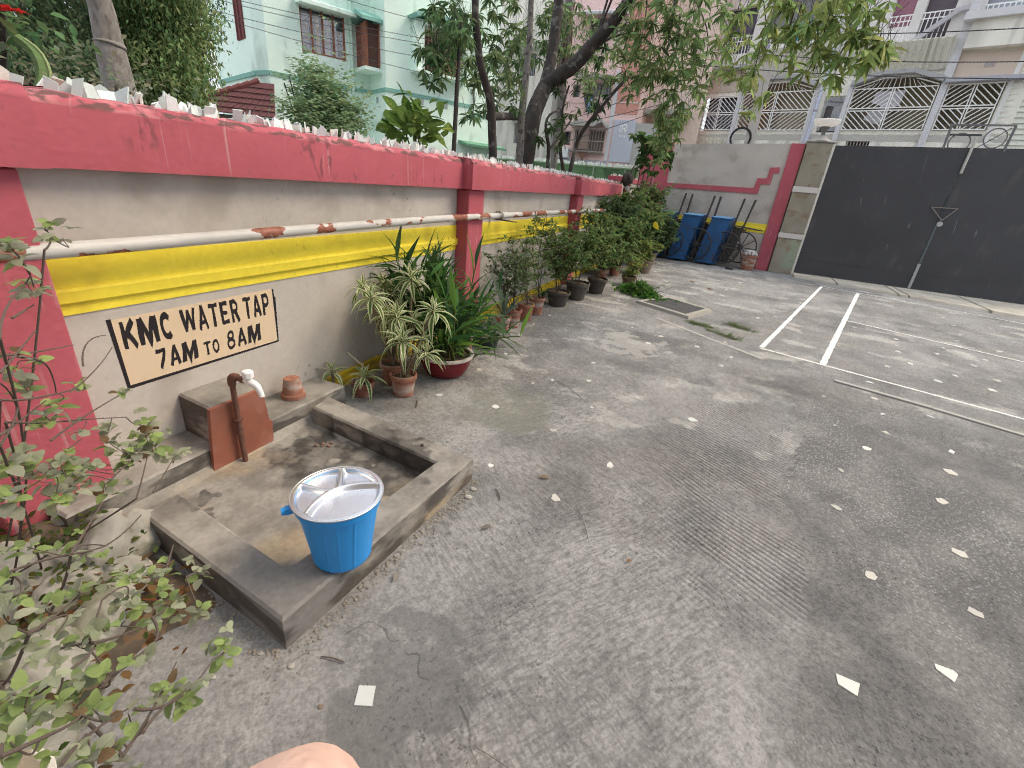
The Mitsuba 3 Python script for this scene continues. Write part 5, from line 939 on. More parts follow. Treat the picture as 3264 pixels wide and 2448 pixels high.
for i in range(4):
    s = .88 + i * .275; put(w1, 'pane', H0.m(moved(prism([(s, 4.11), (s + .235, 4.11), (s + .235, 4.96), (s, 4.96)], .004, 'y'), 0, -.07, 0)), 'pane', 20); put(w1, 'glazing_bar', H0.box(s, s + .235, -.078, -.06, 4.38, 4.395), 'matte', 20, (0.45, 0.35, 0.28)); put(w1, 'glazing_bar', H0.box(s, s + .235, -.078, -.06, 4.66, 4.675), 'matte', 20, (0.45, 0.35, 0.28))
    put(w1, 'curtain', H0.box(s + (.02 if i != 1 else .10), s + (.21 if i != 3 else .10), -.19, -.17, 4.12, 4.98), 'matte', 20, [(0.30, 0.30, 0.33), (0.42, 0.36, 0.33), (0.40, 0.42, 0.46), (0.34, 0.36, 0.40)][i])
put(mhs, 'sunshade', H0.m(prism([(0, 5.06), (.42, 5.02), (.42, 5.10), (0, 5.22)], 1.40, 'x').apply_transform(np.array([[1, 0, 0, .76], [0, 1, 0, 0], [0, 0, 1, 0], [0, 0, 0, 1.]]))), 'mint_paint', 20)
put(mhs, 'drain_pipe', H0.m(tube([(2.12, .06, 0), (2.12, .06, 7.2)], .04, 10)), 'matte', 60, (0.55, 0.72, 0.62))
put(mhs, 'drain_pipe', H0.m(tube([(5.46, 1.05, 3.4), (5.46, 1.05, 7.2)], .025, 8)), 'matte', 60, (0.22, 0.25, 0.24))
# corner window
w2 = put(mhs, 'window', H0.box(2.30, 2.655, .005, .62, 3.97, 4.93), 'matte', 20, (0.105, 0.055, 0.045))
for a in ((2.27, 2.33, .60, .66), (2.62, 2.66, .60, .66), (2.27, 2.33, .0, .05)): put(w2, 'frame', H0.box(*a, 3.95, 4.95), 'matte', 20, WOOD)
put(w2, 'shutter', H0.box(2.282, 2.296, .33, .58, 3.98, 4.92), 'matte', 20, (0.36, 0.16, 0.095))
for i in range(9): put(w2, 'grille_bar', H0.m(rod((2.265, .04 + .068 * i, 3.97), (2.265, .04 + .068 * i, 4.93), .007, 5)), 'matte', 20, (0.33, 0.17, 0.13))
for z in (4.3, 4.6): put(w2, 'grille_ring', H0.m(cat([moved(torus(.055, .006, 14, 4).apply_transform(trimesh.transformations.rotation_matrix(math.pi / 2, [0, 1, 0])), 2.262, .12 + .11 * i, z) for i in range(5)])), 'matte', 20, (0.33, 0.17, 0.13))
put(mhs, 'window_ledge', H0.box(2.18, 2.66, .0, .80, 3.86, 3.94), 'mint_paint', 20)
put(mhs, 'sunshade', cat([H0.m(prism([(-.12, 4.92), (.38, 5.10), (.88, 4.92), (.88, 5.0), (.38, 5.20), (-.12, 5.0)], .55, 'x').apply_transform(np.array([[1, 0, 0, 2.1], [0, 1, 0, 0.02], [0, 0, 1, 0], [0, 0, 0, 1.]])))]), 'matte', 20, TEAL)
# projecting box window
put(mhs, 'window_surround', cat([H0.box(3.42, 3.66, 1.0, 1.28, 4.05, 5.12), H0.box(4.98, 5.10, 1.0, 1.28, 4.05, 5.12), H0.box(3.42, 5.1, 1.0, 1.26, 5.10, 5.18)]), 'mint_paint', 20)
w3 = put(mhs, 'window', H0.box(3.67, 4.97, .80, .83, 4.10, 5.10), 'matte', 20, (0.085, 0.05, 0.045))
for i in range(13): s = 3.72 + i * .1; put(w3, 'grille_bar', H0.m(rod((s, 1.18, 4.11), (s, 1.18, 5.09), .009, 5)), 'matte', 20, (0.36, 0.19, 0.145))
for z, k in ((4.85, 1), (4.55, 0)): put(w3, 'grille_ring', H0.m(cat([moved(torus(.055, .007, 14, 4).apply_transform(trimesh.transformations.rotation_matrix(math.pi / 2, [1, 0, 0])), 3.77 + .1 * i, 1.19, z - .02) for i in range(12)])), 'matte', 20, (0.36, 0.19, 0.145))
put(w3, 'shutter', H0.box(4.45, 4.75, .84, .87, 4.12, 5.08), 'matte', 20, (0.24, 0.11, 0.075))
put(mhs, 'window_ledge', H0.m(prism([(1.0, 4.0), (1.38, 3.99), (1.38, 4.04), (1.0, 4.07)], 1.75, 'x').apply_transform(np.array([[1, 0, 0, 3.38], [0, 1, 0, 0], [0, 0, 1, 0], [0, 0, 0, 1.]]))), 'mint_paint', 20)
put(mhs, 'sunshade', H0.m(prism([(3.34, 5.16), (3.62, 5.26), (5.2, 5.20), (5.2, 5.28), (3.62, 5.36), (3.30, 5.24)], .5, 'y').apply_translation([0, 1.5, 0])), 'matte', 20, TEAL)
for s in (3.65, 4.44): put(mhs, 'vent', H0.box(s, s + .14, 1.0, 1.012, 3.27, 3.41), 'matte', 20, (0.36, 0.42, 0.38))
put(mhs, 'vent', H0.box(2.645, 2.66, .35, .47, 3.17, 3.32), 'matte', 20, (0.30, 0.38, 0.36)); put(mhs, 'vent', H0.box(5.36, 5.50, 1.0, 1.03, 3.80, 3.92), 'matte', 20, (0.24, 0.27, 0.25))
put(mhs, 'lower_sunshade', cat([H0.m(prism([(1.0, 2.42), (1.5, 2.36), (1.5, 2.42), (1.0, 2.52)], 1.5, 'x').apply_transform(np.array([[1, 0, 0, 5.0 + .0], [0, 1, 0, 0], [0, 0, 1, 0], [0, 0, 0, 1.]])))]), 'matte', 20, (0.12, 0.26, 0.17))
lw = put(mhs, 'window', vwall(cB + np.array([-.90, .37]) * .55 + [0, -.02], cB + np.array([-.90, .37]) * 1.15 + [0, -.02], 4.25, 5.9, .03), 'matte', 20, (0.13, 0.05, 0.05), label='narrow dark brown window on the shaded left face')
for a in (.55, .83, 1.10): put(lw, 'frame', vwall(cB + np.array([-.90, .37]) * a + [0, -.05], cB + np.array([-.90, .37]) * (a + .05) + [0, -.05], 4.25, 5.9, .03), 'matte', 20, (0.2, 0.07, 0.065))
# tiled lean-to roof at the foot of the shaded face
hut = thing('shed', 'small shed with dark red tiled roof before the mint house corner', 'shed')
hA, hB, hC, hD = np.array([-11.6, 9.25, 2.55]), np.array([-12.35, 9.55, 3.25]), np.array([-10.6, 8.3, 2.3]), np.array([-10.1, 8.2, 2.25])
RT = (0.165, 0.075, 0.075)
P0, P1, P2, P3 = np.array([-12.9, 8.35, 2.42]), np.array([-10.95, 9.55, 2.42]), np.array([-11.15, 9.78, 3.18]), np.array([-11.5, 9.65, 3.18])
def quad_tiles(a, b, c, d, nu, nv, rng):  # a-b eaves, d-c ridge
    ms = []
    for j in range(nv):
        for i in range(nu):
            def at(u, v_): return (a + (b - a) * u) * (1 - v_) + (d + (c - d) * u) * v_
            p = [at(i / nu + .004, j / nv - .02), at((i + 1) / nu - .004, j / nv - .02), at((i + 1) / nu - .004, (j + 1) / nv), at(i / nu + .004, (j + 1) / nv)]
            nrm = np.cross(p[1] - p[0], p[3] - p[0]); nrm /= np.linalg.norm(nrm); nrm *= np.sign(nrm[2]) * 1.0
            lo, hi = nrm * (.035 + .01 * rng.random()), nrm * .012
            v = [p[0], p[1], p[2], p[3], p[0] + lo, p[1] + lo, p[2] + hi, p[3] + hi]
            ms.append(trimesh.Trimesh(v, [[4, 5, 6], [4, 6, 7], [0, 1, 5], [0, 5, 4], [1, 2, 6], [1, 6, 5], [3, 0, 4], [3, 4, 7]], process=False))
    return ms
rng = np.random.default_rng(61); tl = quad_tiles(P0, P1, P2, P3, 12, 6, rng)
put(hut, 'roof', prism([P0[:2], P1[:2], P1[:2] + [-.5, .5], P0[:2] + [-.5, .5]], 2.38), 'matte', 20, (0.06, 0.06, 0.055))
put(hut, 'roof_tile', cat(tl), 'matte', False, RT, kind='stuff')
put(hut, 'ridge', cat([tube([P0 + (P3 - P0) * i / 9 + [0, 0, .03], P0 + (P3 - P0) * (i + .96) / 9 + [0, 0, .05]], .07, 8) for i in range(9)]), 'matte', 40, (0.20, 0.075, 0.07))

# ------------------------------------------------------------------ green far wall, weathered block, pink flats
fw = thing('garden_wall', 'moss green plastered wall with glass shards between the tree trunks', 'wall')
put(fw, 'panel', box(-9.6, -2.60, 14.0, 14.2, 0, 2.06), 'green_paint', 20)
put(fw, 'rail', box(-9.6, -2.60, 13.985, 14.2, 2.062, 2.10), 'matte', 20, (0.17, 0.27, 0.15))
for x in (-5.3, -4.55, -3.85, -2.95): put(fw, 'pier', box(x, x + .045, 13.975, 14.0, 0, 2.06), 'matte', 20, (0.24, 0.33, 0.22))
rng = np.random.default_rng(63); put(fw, 'shard', cat([moved(rotz(shard(rng, .06 + .04 * rng.random(), .06 + .06 * rng.random()), rng.normal(90, 40)), -9.5 + 6.9 * rng.random(), 14.05 + .1 * rng.random(), 2.10) for _ in range(260)]), 'satin', False, (0.70, 0.74, 0.70), kind='stuff')
ob = thing('house', 'weathered pale house with a barred window seen between the dark trunks', 'house')
WB = (0.46, 0.50, 0.42)
OB = Frame((-10.6, 21.0), (1, 0), (0, -1))
put(ob, 'wall', OB.wall(0, 3.5, -.2, 0, 0, 8.2, [(1.0, 1.75, 3.05, 3.85), (1.0, 1.75, 5.6, 6.4)]), 'facade_paint', 20)
for z in (3.05, 5.6):
    wk = put(ob, 'window', OB.box(1.0, 1.75, -.22, -.18, z, z + .8), 'matte', 20, (0.16, 0.17, 0.19)); put(wk, 'grille_bar', cat([OB.m(rod((1.04 + .08 * i, .0, z), (1.04 + .08 * i, 0, z + .8), .010, 4)) for i in range(9)]), 'matte', 20, (0.5, 0.5, 0.5), kind='stuff'); put(ob, 'sunshade', OB.box(.85, 1.9, .0, .5, z + .9, z + .98), 'matte', 20, (0.5, 0.52, 0.46))
put(ob, 'column', OB.box(2.75, 3.5, .0, .25, 0, 8.2), 'matte', 20, (0.40, 0.39, 0.36)); put(ob, 'drain_pipe', OB.m(cat([rod((3.0, .32, 0), (3.0, .32, 8), .04), rod((3.25, .32, 0), (3.25, .32, 8), .04)])), 'matte', 40, (0.33, 0.33, 0.31))
pk = thing('apartment_block', 'pink apartment block with grilled windows and a grey lettered panel', 'building')
PINK, PINK2, PGREY = (0.78, 0.56, 0.53), (0.58, 0.29, 0.24), (0.50, 0.53, 0.60)
PF = Frame((0, 20.0), (1, 0), (0, -1))
put(pk, 'wall', PF.wall(-7.1, -4.95, -.2, 0, 2.55, 10.5, [(-6.95, -6.6, 3.04, 3.55), (-6.45, -5.2, 2.86, 3.62), (-6.75, -6.45, 4.72, 5.15), (-6.30, -5.2, 4.75, 5.2), (-6.4, -5.3, 6.6, 7.2)]), 'matte', 20, PINK)
put(pk, 'wall', PF.box(-7.1, -4.95, -.2, 0.003, 0, 2.545), 'matte', 20, (0.50, 0.50, 0.58), label='lower grey lilac wall of the pink block')
put(pk, 'wall', PF.box(-4.95, -4.10, -.2, .02, 4.2, 10.5), 'matte', 20, PINK2, label='dusty red corner bay of the pink block')
put(pk, 'wall', cat([PF.box(-4.95, -4.10, -.2, 0, 0, 4.2)]), 'matte', 20, PINK)
put(pk, 'wall', box(-4.10, -3.95, 20.0, 26, 0, 10.5), 'matte', 20, (0.74, 0.53, 0.46))
put(pk, 'band', PF.box(-4.96, -4.09, .021, .035, 4.56, 4.60), 'matte', 20, (0.66, 0.56, 0.52)); put(pk, 'band', PF.box(-7.1, -4.96, .002, .018, 4.50, 4.54), 'matte', 20, (0.62, 0.46, 0.42))
put(pk, 'corner_strip', PF.box(-5.12, -4.97, .0, .03, 2.55, 5.6), 'matte', 20, (0.62, 0.62, 0.64))
sg = put(pk, 'sign_panel', PF.box(-4.90, -4.08, .0, .06, 2.55, 4.0), 'matte', 20, PGREY, label='grey panel with white lettering at the pink block corner')
def lt(pts, wd=.035): return PF.m(moved(prism(stroke(pts, wd), .01, 'y'), 0, .075, 0))
put(sg, 'lettering', cat([lt([(-4.66, 3.80), (-4.40, 3.84)]), lt([(-4.64, 3.80), (-4.63, 3.60), (-4.68, 3.66)]), lt([(-4.56, 3.81), (-4.55, 3.58)]), lt([(-4.55, 3.70), (-4.47, 3.72), (-4.46, 3.62)]), lt([(-4.42, 3.83), (-4.40, 3.62), (-4.47, 3.60)]), lt([(-4.62, 3.50), (-4.58, 3.42), (-4.62, 3.40)], .025), lt([(-4.54, 3.48), (-4.50, 3.42)], .025), lt([(-4.46, 3.49), (-4.42, 3.43), (-4.46, 3.41)], .025)]), 'matte', 20, (0.80, 0.80, 0.80))
put(pk, 'side_panel', box(-4.09, -3.30, 19.98, 20.2, 2.5, 3.92), 'matte', 20, (0.43, 0.42, 0.40)); put(pk, 'awning', prism([(-4.4, 19.6), (-3.1, 19.8), (-3.1, 20.4), (-4.4, 20.2)], .05).apply_translation([0, 0, 2.42]), 'matte', 20, (0.17, 0.17, 0.17))
put(pk, 'wall', box(-3.95, -1.9, 21.2, 21.4, 0, 10.5), 'matte', 20, (0.72, 0.57, 0.49)); put(pk, 'balcony', box(-3.94, -2.3, 20.3, 21.19, 4.3, 4.45), 'matte', 20, (0.35, 0.33, 0.30)); put(pk, 'balcony_rail', cat([rod((-3.9 + .12 * i, 20.32, 4.45), (-3.9 + .12 * i, 20.32, 5.1), .012, 4) for i in range(14)]), 'matte', 20, (0.5, 0.5, 0.5), kind='stuff')
def pk_window(s0, s1, z0, z1, col, nb, cage=0.0):
    wk = put(pk, 'window', PF.box(s0, s1, -.22, -.19, z0, z1), 'matte', 20, col)
    put(wk, 'frame', cat([PF.box(s0, s0 + .04, -.1, .01, z0, z1), PF.box(s1 - .04, s1, -.1, .01, z0, z1), PF.box(s0, s1, -.1, .012, z1 - .04, z1)]), 'matte', 20, (0.32, 0.26, 0.23))
    for i in range(nb):
        s = s0 + (s1 - s0) * (i + .5) / nb; put(wk, 'grille_bar', PF.m(rod((s, cage, z0), (s, cage, z1), .011, 4)), 'matte', 20, (0.30, 0.25, 0.23))
    return wk
pk_window(-6.95, -6.6, 3.04, 3.55, (0.07, 0.07, 0.09), 2); big_ = pk_window(-6.45, -5.2, 2.86, 3.62, (0.20, 0.17, 0.15), 11, .32); pk_window(-6.75, -6.45, 4.72, 5.15, (0.15, 0.17, 0.20), 2); pk_window(-6.30, -5.2, 4.75, 5.2, (0.22, 0.24, 0.27), 9, .25); pk_window(-6.4, -5.3, 6.6, 7.2, (0.2, 0.2, 0.22), 9)
put(big_, 'cage', cat([PF.bar((-6.5, .34, z), (-5.15, .34, z), .03, .03) for z in (2.84, 3.2, 3.63)] + [PF.box(-6.5, -5.15, .0, .33, 2.80, 2.83)]), 'matte', 20, (0.33, 0.29, 0.27)); put(big_, 'board', PF.box(-6.2, -5.75, .33, .345, 2.9, 3.6), 'matte', 20, (0.26, 0.19, 0.16))
put(pk, 'sunshade', PF.m(moved(prism([(-6.6, 3.70), (-6.35, 3.92), (-6.05, 3.92), (-5.95, 3.80), (-5.7, 3.80), (-5.65, 3.98), (-5.3, 3.98), (-5.12, 3.80), (-5.12, 3.68), (-5.3, 3.86), (-5.6, 3.70)], .5, 'y'), 0, .5, 0)), 'matte', 20, (0.42, 0.40, 0.37))
put(pk, 'sunshade', PF.box(-6.5, -5.1, .0, .5, 5.3, 5.38), 'matte', 20, (0.48, 0.44, 0.42)); put(pk, 'sunshade', PF.m(prism([(0, 7.3), (.7, 7.15), (.7, 7.22), (0, 7.45)], 1.8, 'x').apply_transform(np.array([[1, 0, 0, -6.8], [0, 1, 0, 0], [0, 0, 1, 0], [0, 0, 0, 1.]]))), 'matte', 20, (0.5, 0.5, 0.5))
solo('tarpaulin', 'brown cloth hanging to a point below the pink block window cage', 'cloth', PF.m(moved(prism([(-6.2, 2.82), (-5.72, 2.82), (-5.86, 2.60), (-5.92, 2.46), (-5.99, 2.58)], .03, 'y'), 0, .30, 0)), 'matte', 20, (0.20, 0.115, 0.085))
ln = solo('laundry', 'dark cloth hanging to a point under the upper pink block window', 'laundry', PF.m(moved(prism([(-6.2, 4.72), (-5.75, 4.72), (-5.85, 4.25), (-6.02, 4.20)], .04, 'y'), 0, .30, 0)), 'matte', 20, (0.09, 0.09, 0.12))
solo('laundry', 'light blue shirt hanging below the upper pink block window', 'laundry', PF.m(moved(prism([(-5.92, 4.60), (-5.80, 4.62), (-5.76, 4.45), (-5.80, 4.16), (-5.92, 4.15), (-5.96, 4.4)], .05, 'y'), 0, .36, 0)), 'matte', 20, (0.28, 0.42, 0.72))
ac = thing('air_conditioner', 'white outdoor air conditioner unit on the pink block wall', 'air conditioner')
put(ac, 'case', PF.box(-7.16, -6.56, .02, .30, 2.56, 2.93, .015), 'matte', 20, (0.72, 0.73, 0.74)); put(ac, 'fan', PF.m(moved(torus(.13, .012, 24, 5).apply_transform(trimesh.transformations.rotation_matrix(math.pi / 2, [1, 0, 0])), -6.96, .305, 2.745)), 'matte', 20, (0.3, 0.31, 0.33)); put(ac, 'fan_blade', PF.m(moved(lathe([(0, 0), (.12, 0), (.12, .006), (0, .006)], 20).apply_transform(trimesh.transformations.rotation_matrix(math.pi / 2, [1, 0, 0])), -6.96, .306, 2.745)), 'matte', 20, (0.22, 0.23, 0.25))

# ------------------------------------------------------------------ cream flats beyond the gate
cr = thing('apartment_block', 'cream apartment block with white diagonal grilles beyond the gate', 'building')
CF = Frame((1.609, 20.674), (.931, -.365), (-.365, -.931))
CREAM2, PIERC, WHITE = (0.80, 0.78, 0.70), (0.62, 0.62, 0.65), (0.86, 0.86, 0.84)
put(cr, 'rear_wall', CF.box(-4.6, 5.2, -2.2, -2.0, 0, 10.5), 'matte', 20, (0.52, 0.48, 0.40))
put(cr, 'floor_slab', CF.box(-4.6, 5.2, -2.0, -.02, 3.70, 3.88), 'matte', 20, (0.5, 0.49, 0.45)); put(cr, 'floor_slab', CF.box(-4.6, 5.2, -2.0, -.02, 6.00, 6.18), 'matte', 20, (0.5, 0.49, 0.45)); put(cr, 'roof', CF.box(-4.6, 5.2, -2.2, .35, 10.5, 10.7), 'matte', 20, (0.5, 0.49, 0.45))
put(cr, 'wall', CF.wall(-4.6, 5.2, -.25, -.03, 0, 3.90, [(1.40, 2.06, 2.7, 3.82)]), 'facade_paint', 20)
lo = put(cr, 'window', CF.box(1.4, 2.06, -.4, -.3, 2.7, 3.82), 'matte', 20, (0.10, 0.085, 0.075))
for i in range(7): put(lo, 'grille_bar', CF.box(1.44 + .09 * i, 1.462 + .09 * i, -.08, -.06, 2.7, 3.82), 'matte', 20, (0.50, 0.47, 0.44))
# storey wall with openings
put(cr, 'wall', CF.wall(-4.6, 5.2, -.22, -.02, 3.90, 6.0, [(-3.86, -2.55, 4.02, 5.16), (-2.40, .02, 4.0, 5.52), (.36, .98, 3.95, 5.02), (1.12, 3.32, 4.0, 5.45), (3.50, 4.74, 4.0, 5.20)]), 'matte', 20, CREAM2)
for s0, s1 in ((-2.54, -2.41), (.03, .15), (3.33, 3.49), (.99, 1.11)): put(cr, 'pier', CF.box(s0, s1, -.02, .10, 2.4, 5.3), 'matte', 20, PIERC)
put(cr, 'pier', CF.box(3.30, 3.50, -.02, .16, 5.3, 9.6), 'matte', 20, (0.60, 0.60, 0.62))
def grille(key, s0, s1, z0, z1, arch, name, oo=.03):
    k = put(cr, 'balcony_grille', cat([CF.box(s0, s1, oo - .012, oo + .012, z - .014, z + .014) for z in (z0, z0 + (z1 - z0) * .47, z0 + (z1 - z0) * .53, z1)] + [CF.box(s - .014, s + .014, oo - .01, oo + .01, z0, z1) for s in (s0, (s0 + s1) / 2 - .03, (s0 + s1) / 2 + .03, s1)]), 'matte', 20, WHITE)
    mid, zm = (s0 + s1) / 2, z0 + (z1 - z0) * .5
    for (a, b, c, d, sg_) in ((s0, mid - .03, zm + .03 * (z1 - z0), z1, 1), (mid + .03, s1, zm + .03 * (z1 - z0), z1, -1), (s0, mid - .03, z0, zm - .03 * (z1 - z0), -1), (mid + .03, s1, z0, zm - .03 * (z1 - z0), 1)):
        w_, h_ = b - a, d - c; cell = Polygon([(a, c), (b, c), (b, d), (a, d)]); sl = .85
        for t in np.arange(-h_ / sl, w_, .165):
            from shapely.geometry import LineString
            L = LineString([(a + t, c if sg_ > 0 else d), (a + t + h_ / sl, d if sg_ > 0 else c)]).intersection(cell)
            if L.length > .08:
                p, q = L.coords[0], L.coords[-1]; put(k, 'slat', CF.m(bar((p[0], oo, p[1]), (q[0], oo, q[1]), .022, .02, (0, 1, 0))), 'matte', False, WHITE)
    if arch:
        z2 = arch; top_ = [(s0, z1 + .04), (mid - .15 * (s1 - s0), z2), (mid + .15 * (s1 - s0), z2), (s1, z1 + .04)]
        put(k, 'arch_frame', cat([CF.m(bar((a[0], oo, a[1]), (b[0], oo, b[1]), .03, .03, (0, 1, 0))) for a, b in zip(top_, top_[1:])] + [CF.m(bar((s, oo, z1), (s + (mid - s) * .25, oo, min(z2, z1 + .04 + (z2 - z1 - .04) * min(1, (min(s - s0, s1 - s) / (.35 * (s1 - s0)))))), .012, .02, (0, 1, 0))) for s in np.arange(s0 + .2, s1 - .15, .14)]), 'matte', 20, WHITE)
    return k
grille('a', -3.84, -2.56, 4.04, 5.12, None, 'left'); grille('b', -2.38, 0, 4.02, 5.20, 5.50, 'mid'); grille('c', 1.14, 3.28, 4.02, 5.16, 5.44, 'right'); grille('d', 3.53, 4.70, 4.02, 5.16, None, 'far')
put(cr, 'window', CF.box(-3.86, -2.55, -.5, -.45, 4.0, 5.2), 'matte', 20, (0.06, 0.065, 0.095))
for i in range(7): put(cr, 'shutter_slat', CF.box(-3.75 + .17 * i, -3.66 + .17 * i, -.44, -.42, 4.05, 5.1), 'matte', 20, (0.20, 0.21, 0.26))
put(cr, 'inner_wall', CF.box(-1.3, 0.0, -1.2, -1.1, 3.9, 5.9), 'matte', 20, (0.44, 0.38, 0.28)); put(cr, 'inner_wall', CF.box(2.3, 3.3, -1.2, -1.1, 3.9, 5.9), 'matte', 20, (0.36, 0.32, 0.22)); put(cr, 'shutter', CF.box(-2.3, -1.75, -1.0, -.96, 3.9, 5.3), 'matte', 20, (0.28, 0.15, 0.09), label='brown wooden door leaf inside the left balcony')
put(cr, 'window', CF.box(.36, .98, -.6, -.5, 3.95, 5.02), 'matte', 20, (0.10, 0.105, 0.13), label='dark recess beside the drain pipe')
put(cr, 'window_pane', CF.m(moved(prism([(.37, 4.0), (.97, 4.0), (.97, 5.0), (.37, 5.0)], .005, 'y'), 0, -.1, 0)), 'pane', 20)
put(cr, 'drain_pipe', CF.m(tube([(.24, .17, 2.5), (.24, .17, 10.5)], .055, 12)), 'matte', 60, (0.56, 0.60, 0.72))
put(cr, 'pipe_clip', CF.m(tube([(.24, .17, 4.55), (.24, .17, 4.60)], .065, 12)), 'matte', 40, (0.3, 0.3, 0.33))
# fluted fascia over the arches
def fluted(s0, s1, z0, z1, o0, o1, n, col):
    k = put(cr, 'fascia', CF.m(moved(prism([(-.02, z0), (o0, z0), (o1, z1), (-.02, z1)], s1 - s0, 'x'), s0, 0, 0)), 'facade_paint', 20)
    for i in range(n):
        s = s0 + (s1 - s0) * (i + .2) / n; put(k, 'flute', CF.m(bar((s, o0 + .02, z0 + .02), (s, o1 + .02, z1 - .02), (s1 - s0) / n * .5, .05, (0, 1, 0))), 'matte', False, col)
fluted(-2.42, .10, 5.62, 6.45, .04, .42, 15, (0.64, 0.63, 0.55)); fluted(1.0, 3.30, 5.56, 6.28, .04, .42, 14, (0.66, 0.65, 0.56))
fluted(-4.5, -2.50, 3.0, 3.75, .0, .06, 12, (0.62, 0.60, 0.52))
for s0, s1, z0, z1, zp in ((-2.42, .10, 5.26, 5.34, 5.58), (1.05, 3.36, 5.24, 5.32, 5.50)):
    mid = (s0 + s1) / 2; P = [(s0, z0), (mid - .4, zp), (mid + .4, zp), (s1, z0), (s1, z1 + .06), (mid + .45, zp + .1), (mid - .45, zp + .1), (s0, z1 + .06)]
    put(cr, 'arch_beam', CF.m(moved(prism(P, .28, 'y'), 0, .22, 0)), 'matte', 20, (0.40, 0.40, 0.41))
put(cr, 'beam', CF.box(3.40, 5.2, -.02, .25, 5.20, 5.30), 'matte', 20, (0.42, 0.43, 0.47)); put(cr, 'panel', CF.box(3.52, 4.92, -.02, .02, 5.31, 5.92), 'matte', 20, (0.62, 0.52, 0.44)); put(cr, 'panel', CF.box(-3.85, -2.48, -.02, .03, 5.30, 5.96), 'matte', 20, (0.58, 0.50, 0.43)); put(cr, 'vent', CF.box(-3.2, -2.98, .03, .045, 5.5, 5.62), 'matte', 20, (0.36, 0.33, 0.3)); put(cr, 'vent', CF.box(4.1, 4.32, .02, .035, 5.55, 5.68), 'matte', 20, (0.42, 0.38, 0.36))
put(cr, 'beam', CF.box(-3.9, -2.45, -.02, .4, 5.98, 6.06), 'matte', 20, (0.42, 0.42, 0.42)); put(cr, 'beam', CF.box(3.30, 5.2, -.02, .45, 6.62, 6.80), 'matte', 20, (0.66, 0.66, 0.68)); put(cr, 'panel', CF.box(3.52, 5.2, -.02, .30, 5.98, 6.62), 'facade_paint', 20)
# upper storey
put(cr, 'wall', CF.wall(-4.6, 5.2, -.22, -.02, 6.18, 10.5, [(-3.7, -2.6, 6.5, 7.9), (-2.2, -.2, 6.7, 8.2), (1.45, 2.0, 6.75, 8.4), (2.25, 2.95, 6.28, 8.4), (3.6, 5.0, 6.9, 8.6)]), 'matte', 20, (0.70, 0.68, 0.66))
put(cr, 'stair_coping', CF.m(cat([bar((1.2, .1, 6.25), (2.20, .1, 6.27), .12, .10, (0, 1, 0)), bar((2.20, .1, 6.27), (3.10, .1, 6.98), .12, .10, (0, 1, 0)), bar((3.10, .1, 6.98), (3.35, .1, 7.0), .12, .10, (0, 1, 0))])), 'matte', 20, (0.48, 0.47, 0.50))
for s0, s1, c in ((1.45, 2.0, (0.38, 0.19, 0.25)), (2.25, 2.95, (0.14, 0.12, 0.14)), (3.6, 5.0, (0.35, 0.38, 0.43)), (-3.7, -2.6, (0.13, 0.12, 0.16)), (-2.2, -.2, (0.22, 0.22, 0.22))):
    wk = put(cr, 'window', CF.box(s0, s1, -.32, -.28, 6.2, 8.6), 'matte', 20, c)
    for i in range(int((s1 - s0) / .11)): put(wk, 'rail_bar', CF.box(s0 + .05 + .11 * i, s0 + .072 + .11 * i, -.02, .0, 6.28, 7.0), 'matte', False, WHITE)
    put(wk, 'rail', cat([CF.box(s0, s1, -.025, .005, 7.0, 7.03), CF.box(s0, s1, -.025, .005, 6.86, 6.885)]), 'matte', 20, WHITE)
LC = CF
def cloth(lab, pts, o, col): solo('laundry', lab, 'laundry', CF.m(moved(prism(pts, .03, 'y'), 0, o, 0)), 'matte', 20, col)
cloth('white cloth hanging inside the arched grille right of the lamp', [(1.75, 5.1), (2.5, 5.12), (2.45, 4.7), (2.15, 4.62), (1.9, 4.75), (1.7, 4.8)], -.15, (0.62, 0.60, 0.66))
cloth('crumpled white garment hanging low behind the arched grille', [(1.75, 4.6), (2.15, 4.62), (2.2, 4.35), (2.05, 4.2), (1.85, 4.25), (1.62, 4.35)], -.2, (0.55, 0.55, 0.58))
cloth('bright blue cloth hanging high among the mango leaves', [(-1.15, 7.05), (-.55, 7.1), (-.35, 6.85), (-.75, 6.75), (-.85, 6.55), (-1.05, 6.7)], .5, (0.04, 0.30, 0.72))
cloth('pale lilac cloth hanging left of the bright blue one', [(-1.9, 6.55), (-1.72, 6.55), (-1.66, 6.35), (-1.55, 6.3), (-1.6, 6.15), (-1.9, 6.15)], .5, (0.42, 0.36, 0.62))
# slatted white house on the right
sd = thing('house', 'white house clad with horizontal slats at the right edge beyond the gate', 'house')
SF = Frame((6.15, 18.9), (.97, -.24), (-.24, -.97))
put(sd, 'wall', SF.box(0, 6, -4, -.04, 0, 8.5), 'matte', 20, (0.55, 0.57, 0.50))
for i in range(34): put(sd, 'slat', SF.m(moved(prism([(0, 0), (.05, .0), (.012, .13), (0, .13)], 6, 'x'), 0, -.035, 2.7 + .135 * i)), 'matte', 20, (0.66, 0.68, 0.60))
put(sd, 'corner_board', SF.box(-.10, 0, -.3, .04, 0, 8.5), 'matte', 20, (0.70, 0.70, 0.68))
up = thing('utility_pole', 'pale concrete pole standing before the cream block grilles', 'pole')
put(up, 'shaft', tube([(.0, 17.6, 0), (.0, 17.6, 3.0), (-.03, 17.6, 5.3)], [.16, .15, .13], 12), 'matte', 60, (0.46, 0.43, 0.40))
put(up, 'cable_coil', cat([moved(torus(.26 + .02 * i, .012, 22, 5).apply_transform(trimesh.transformations.rotation_matrix(math.pi / 2, [1, 0, 0])), -.28, 17.42, 3.33) for i in range(3)]), 'matte', 40, (0.04, 0.04, 0.04))

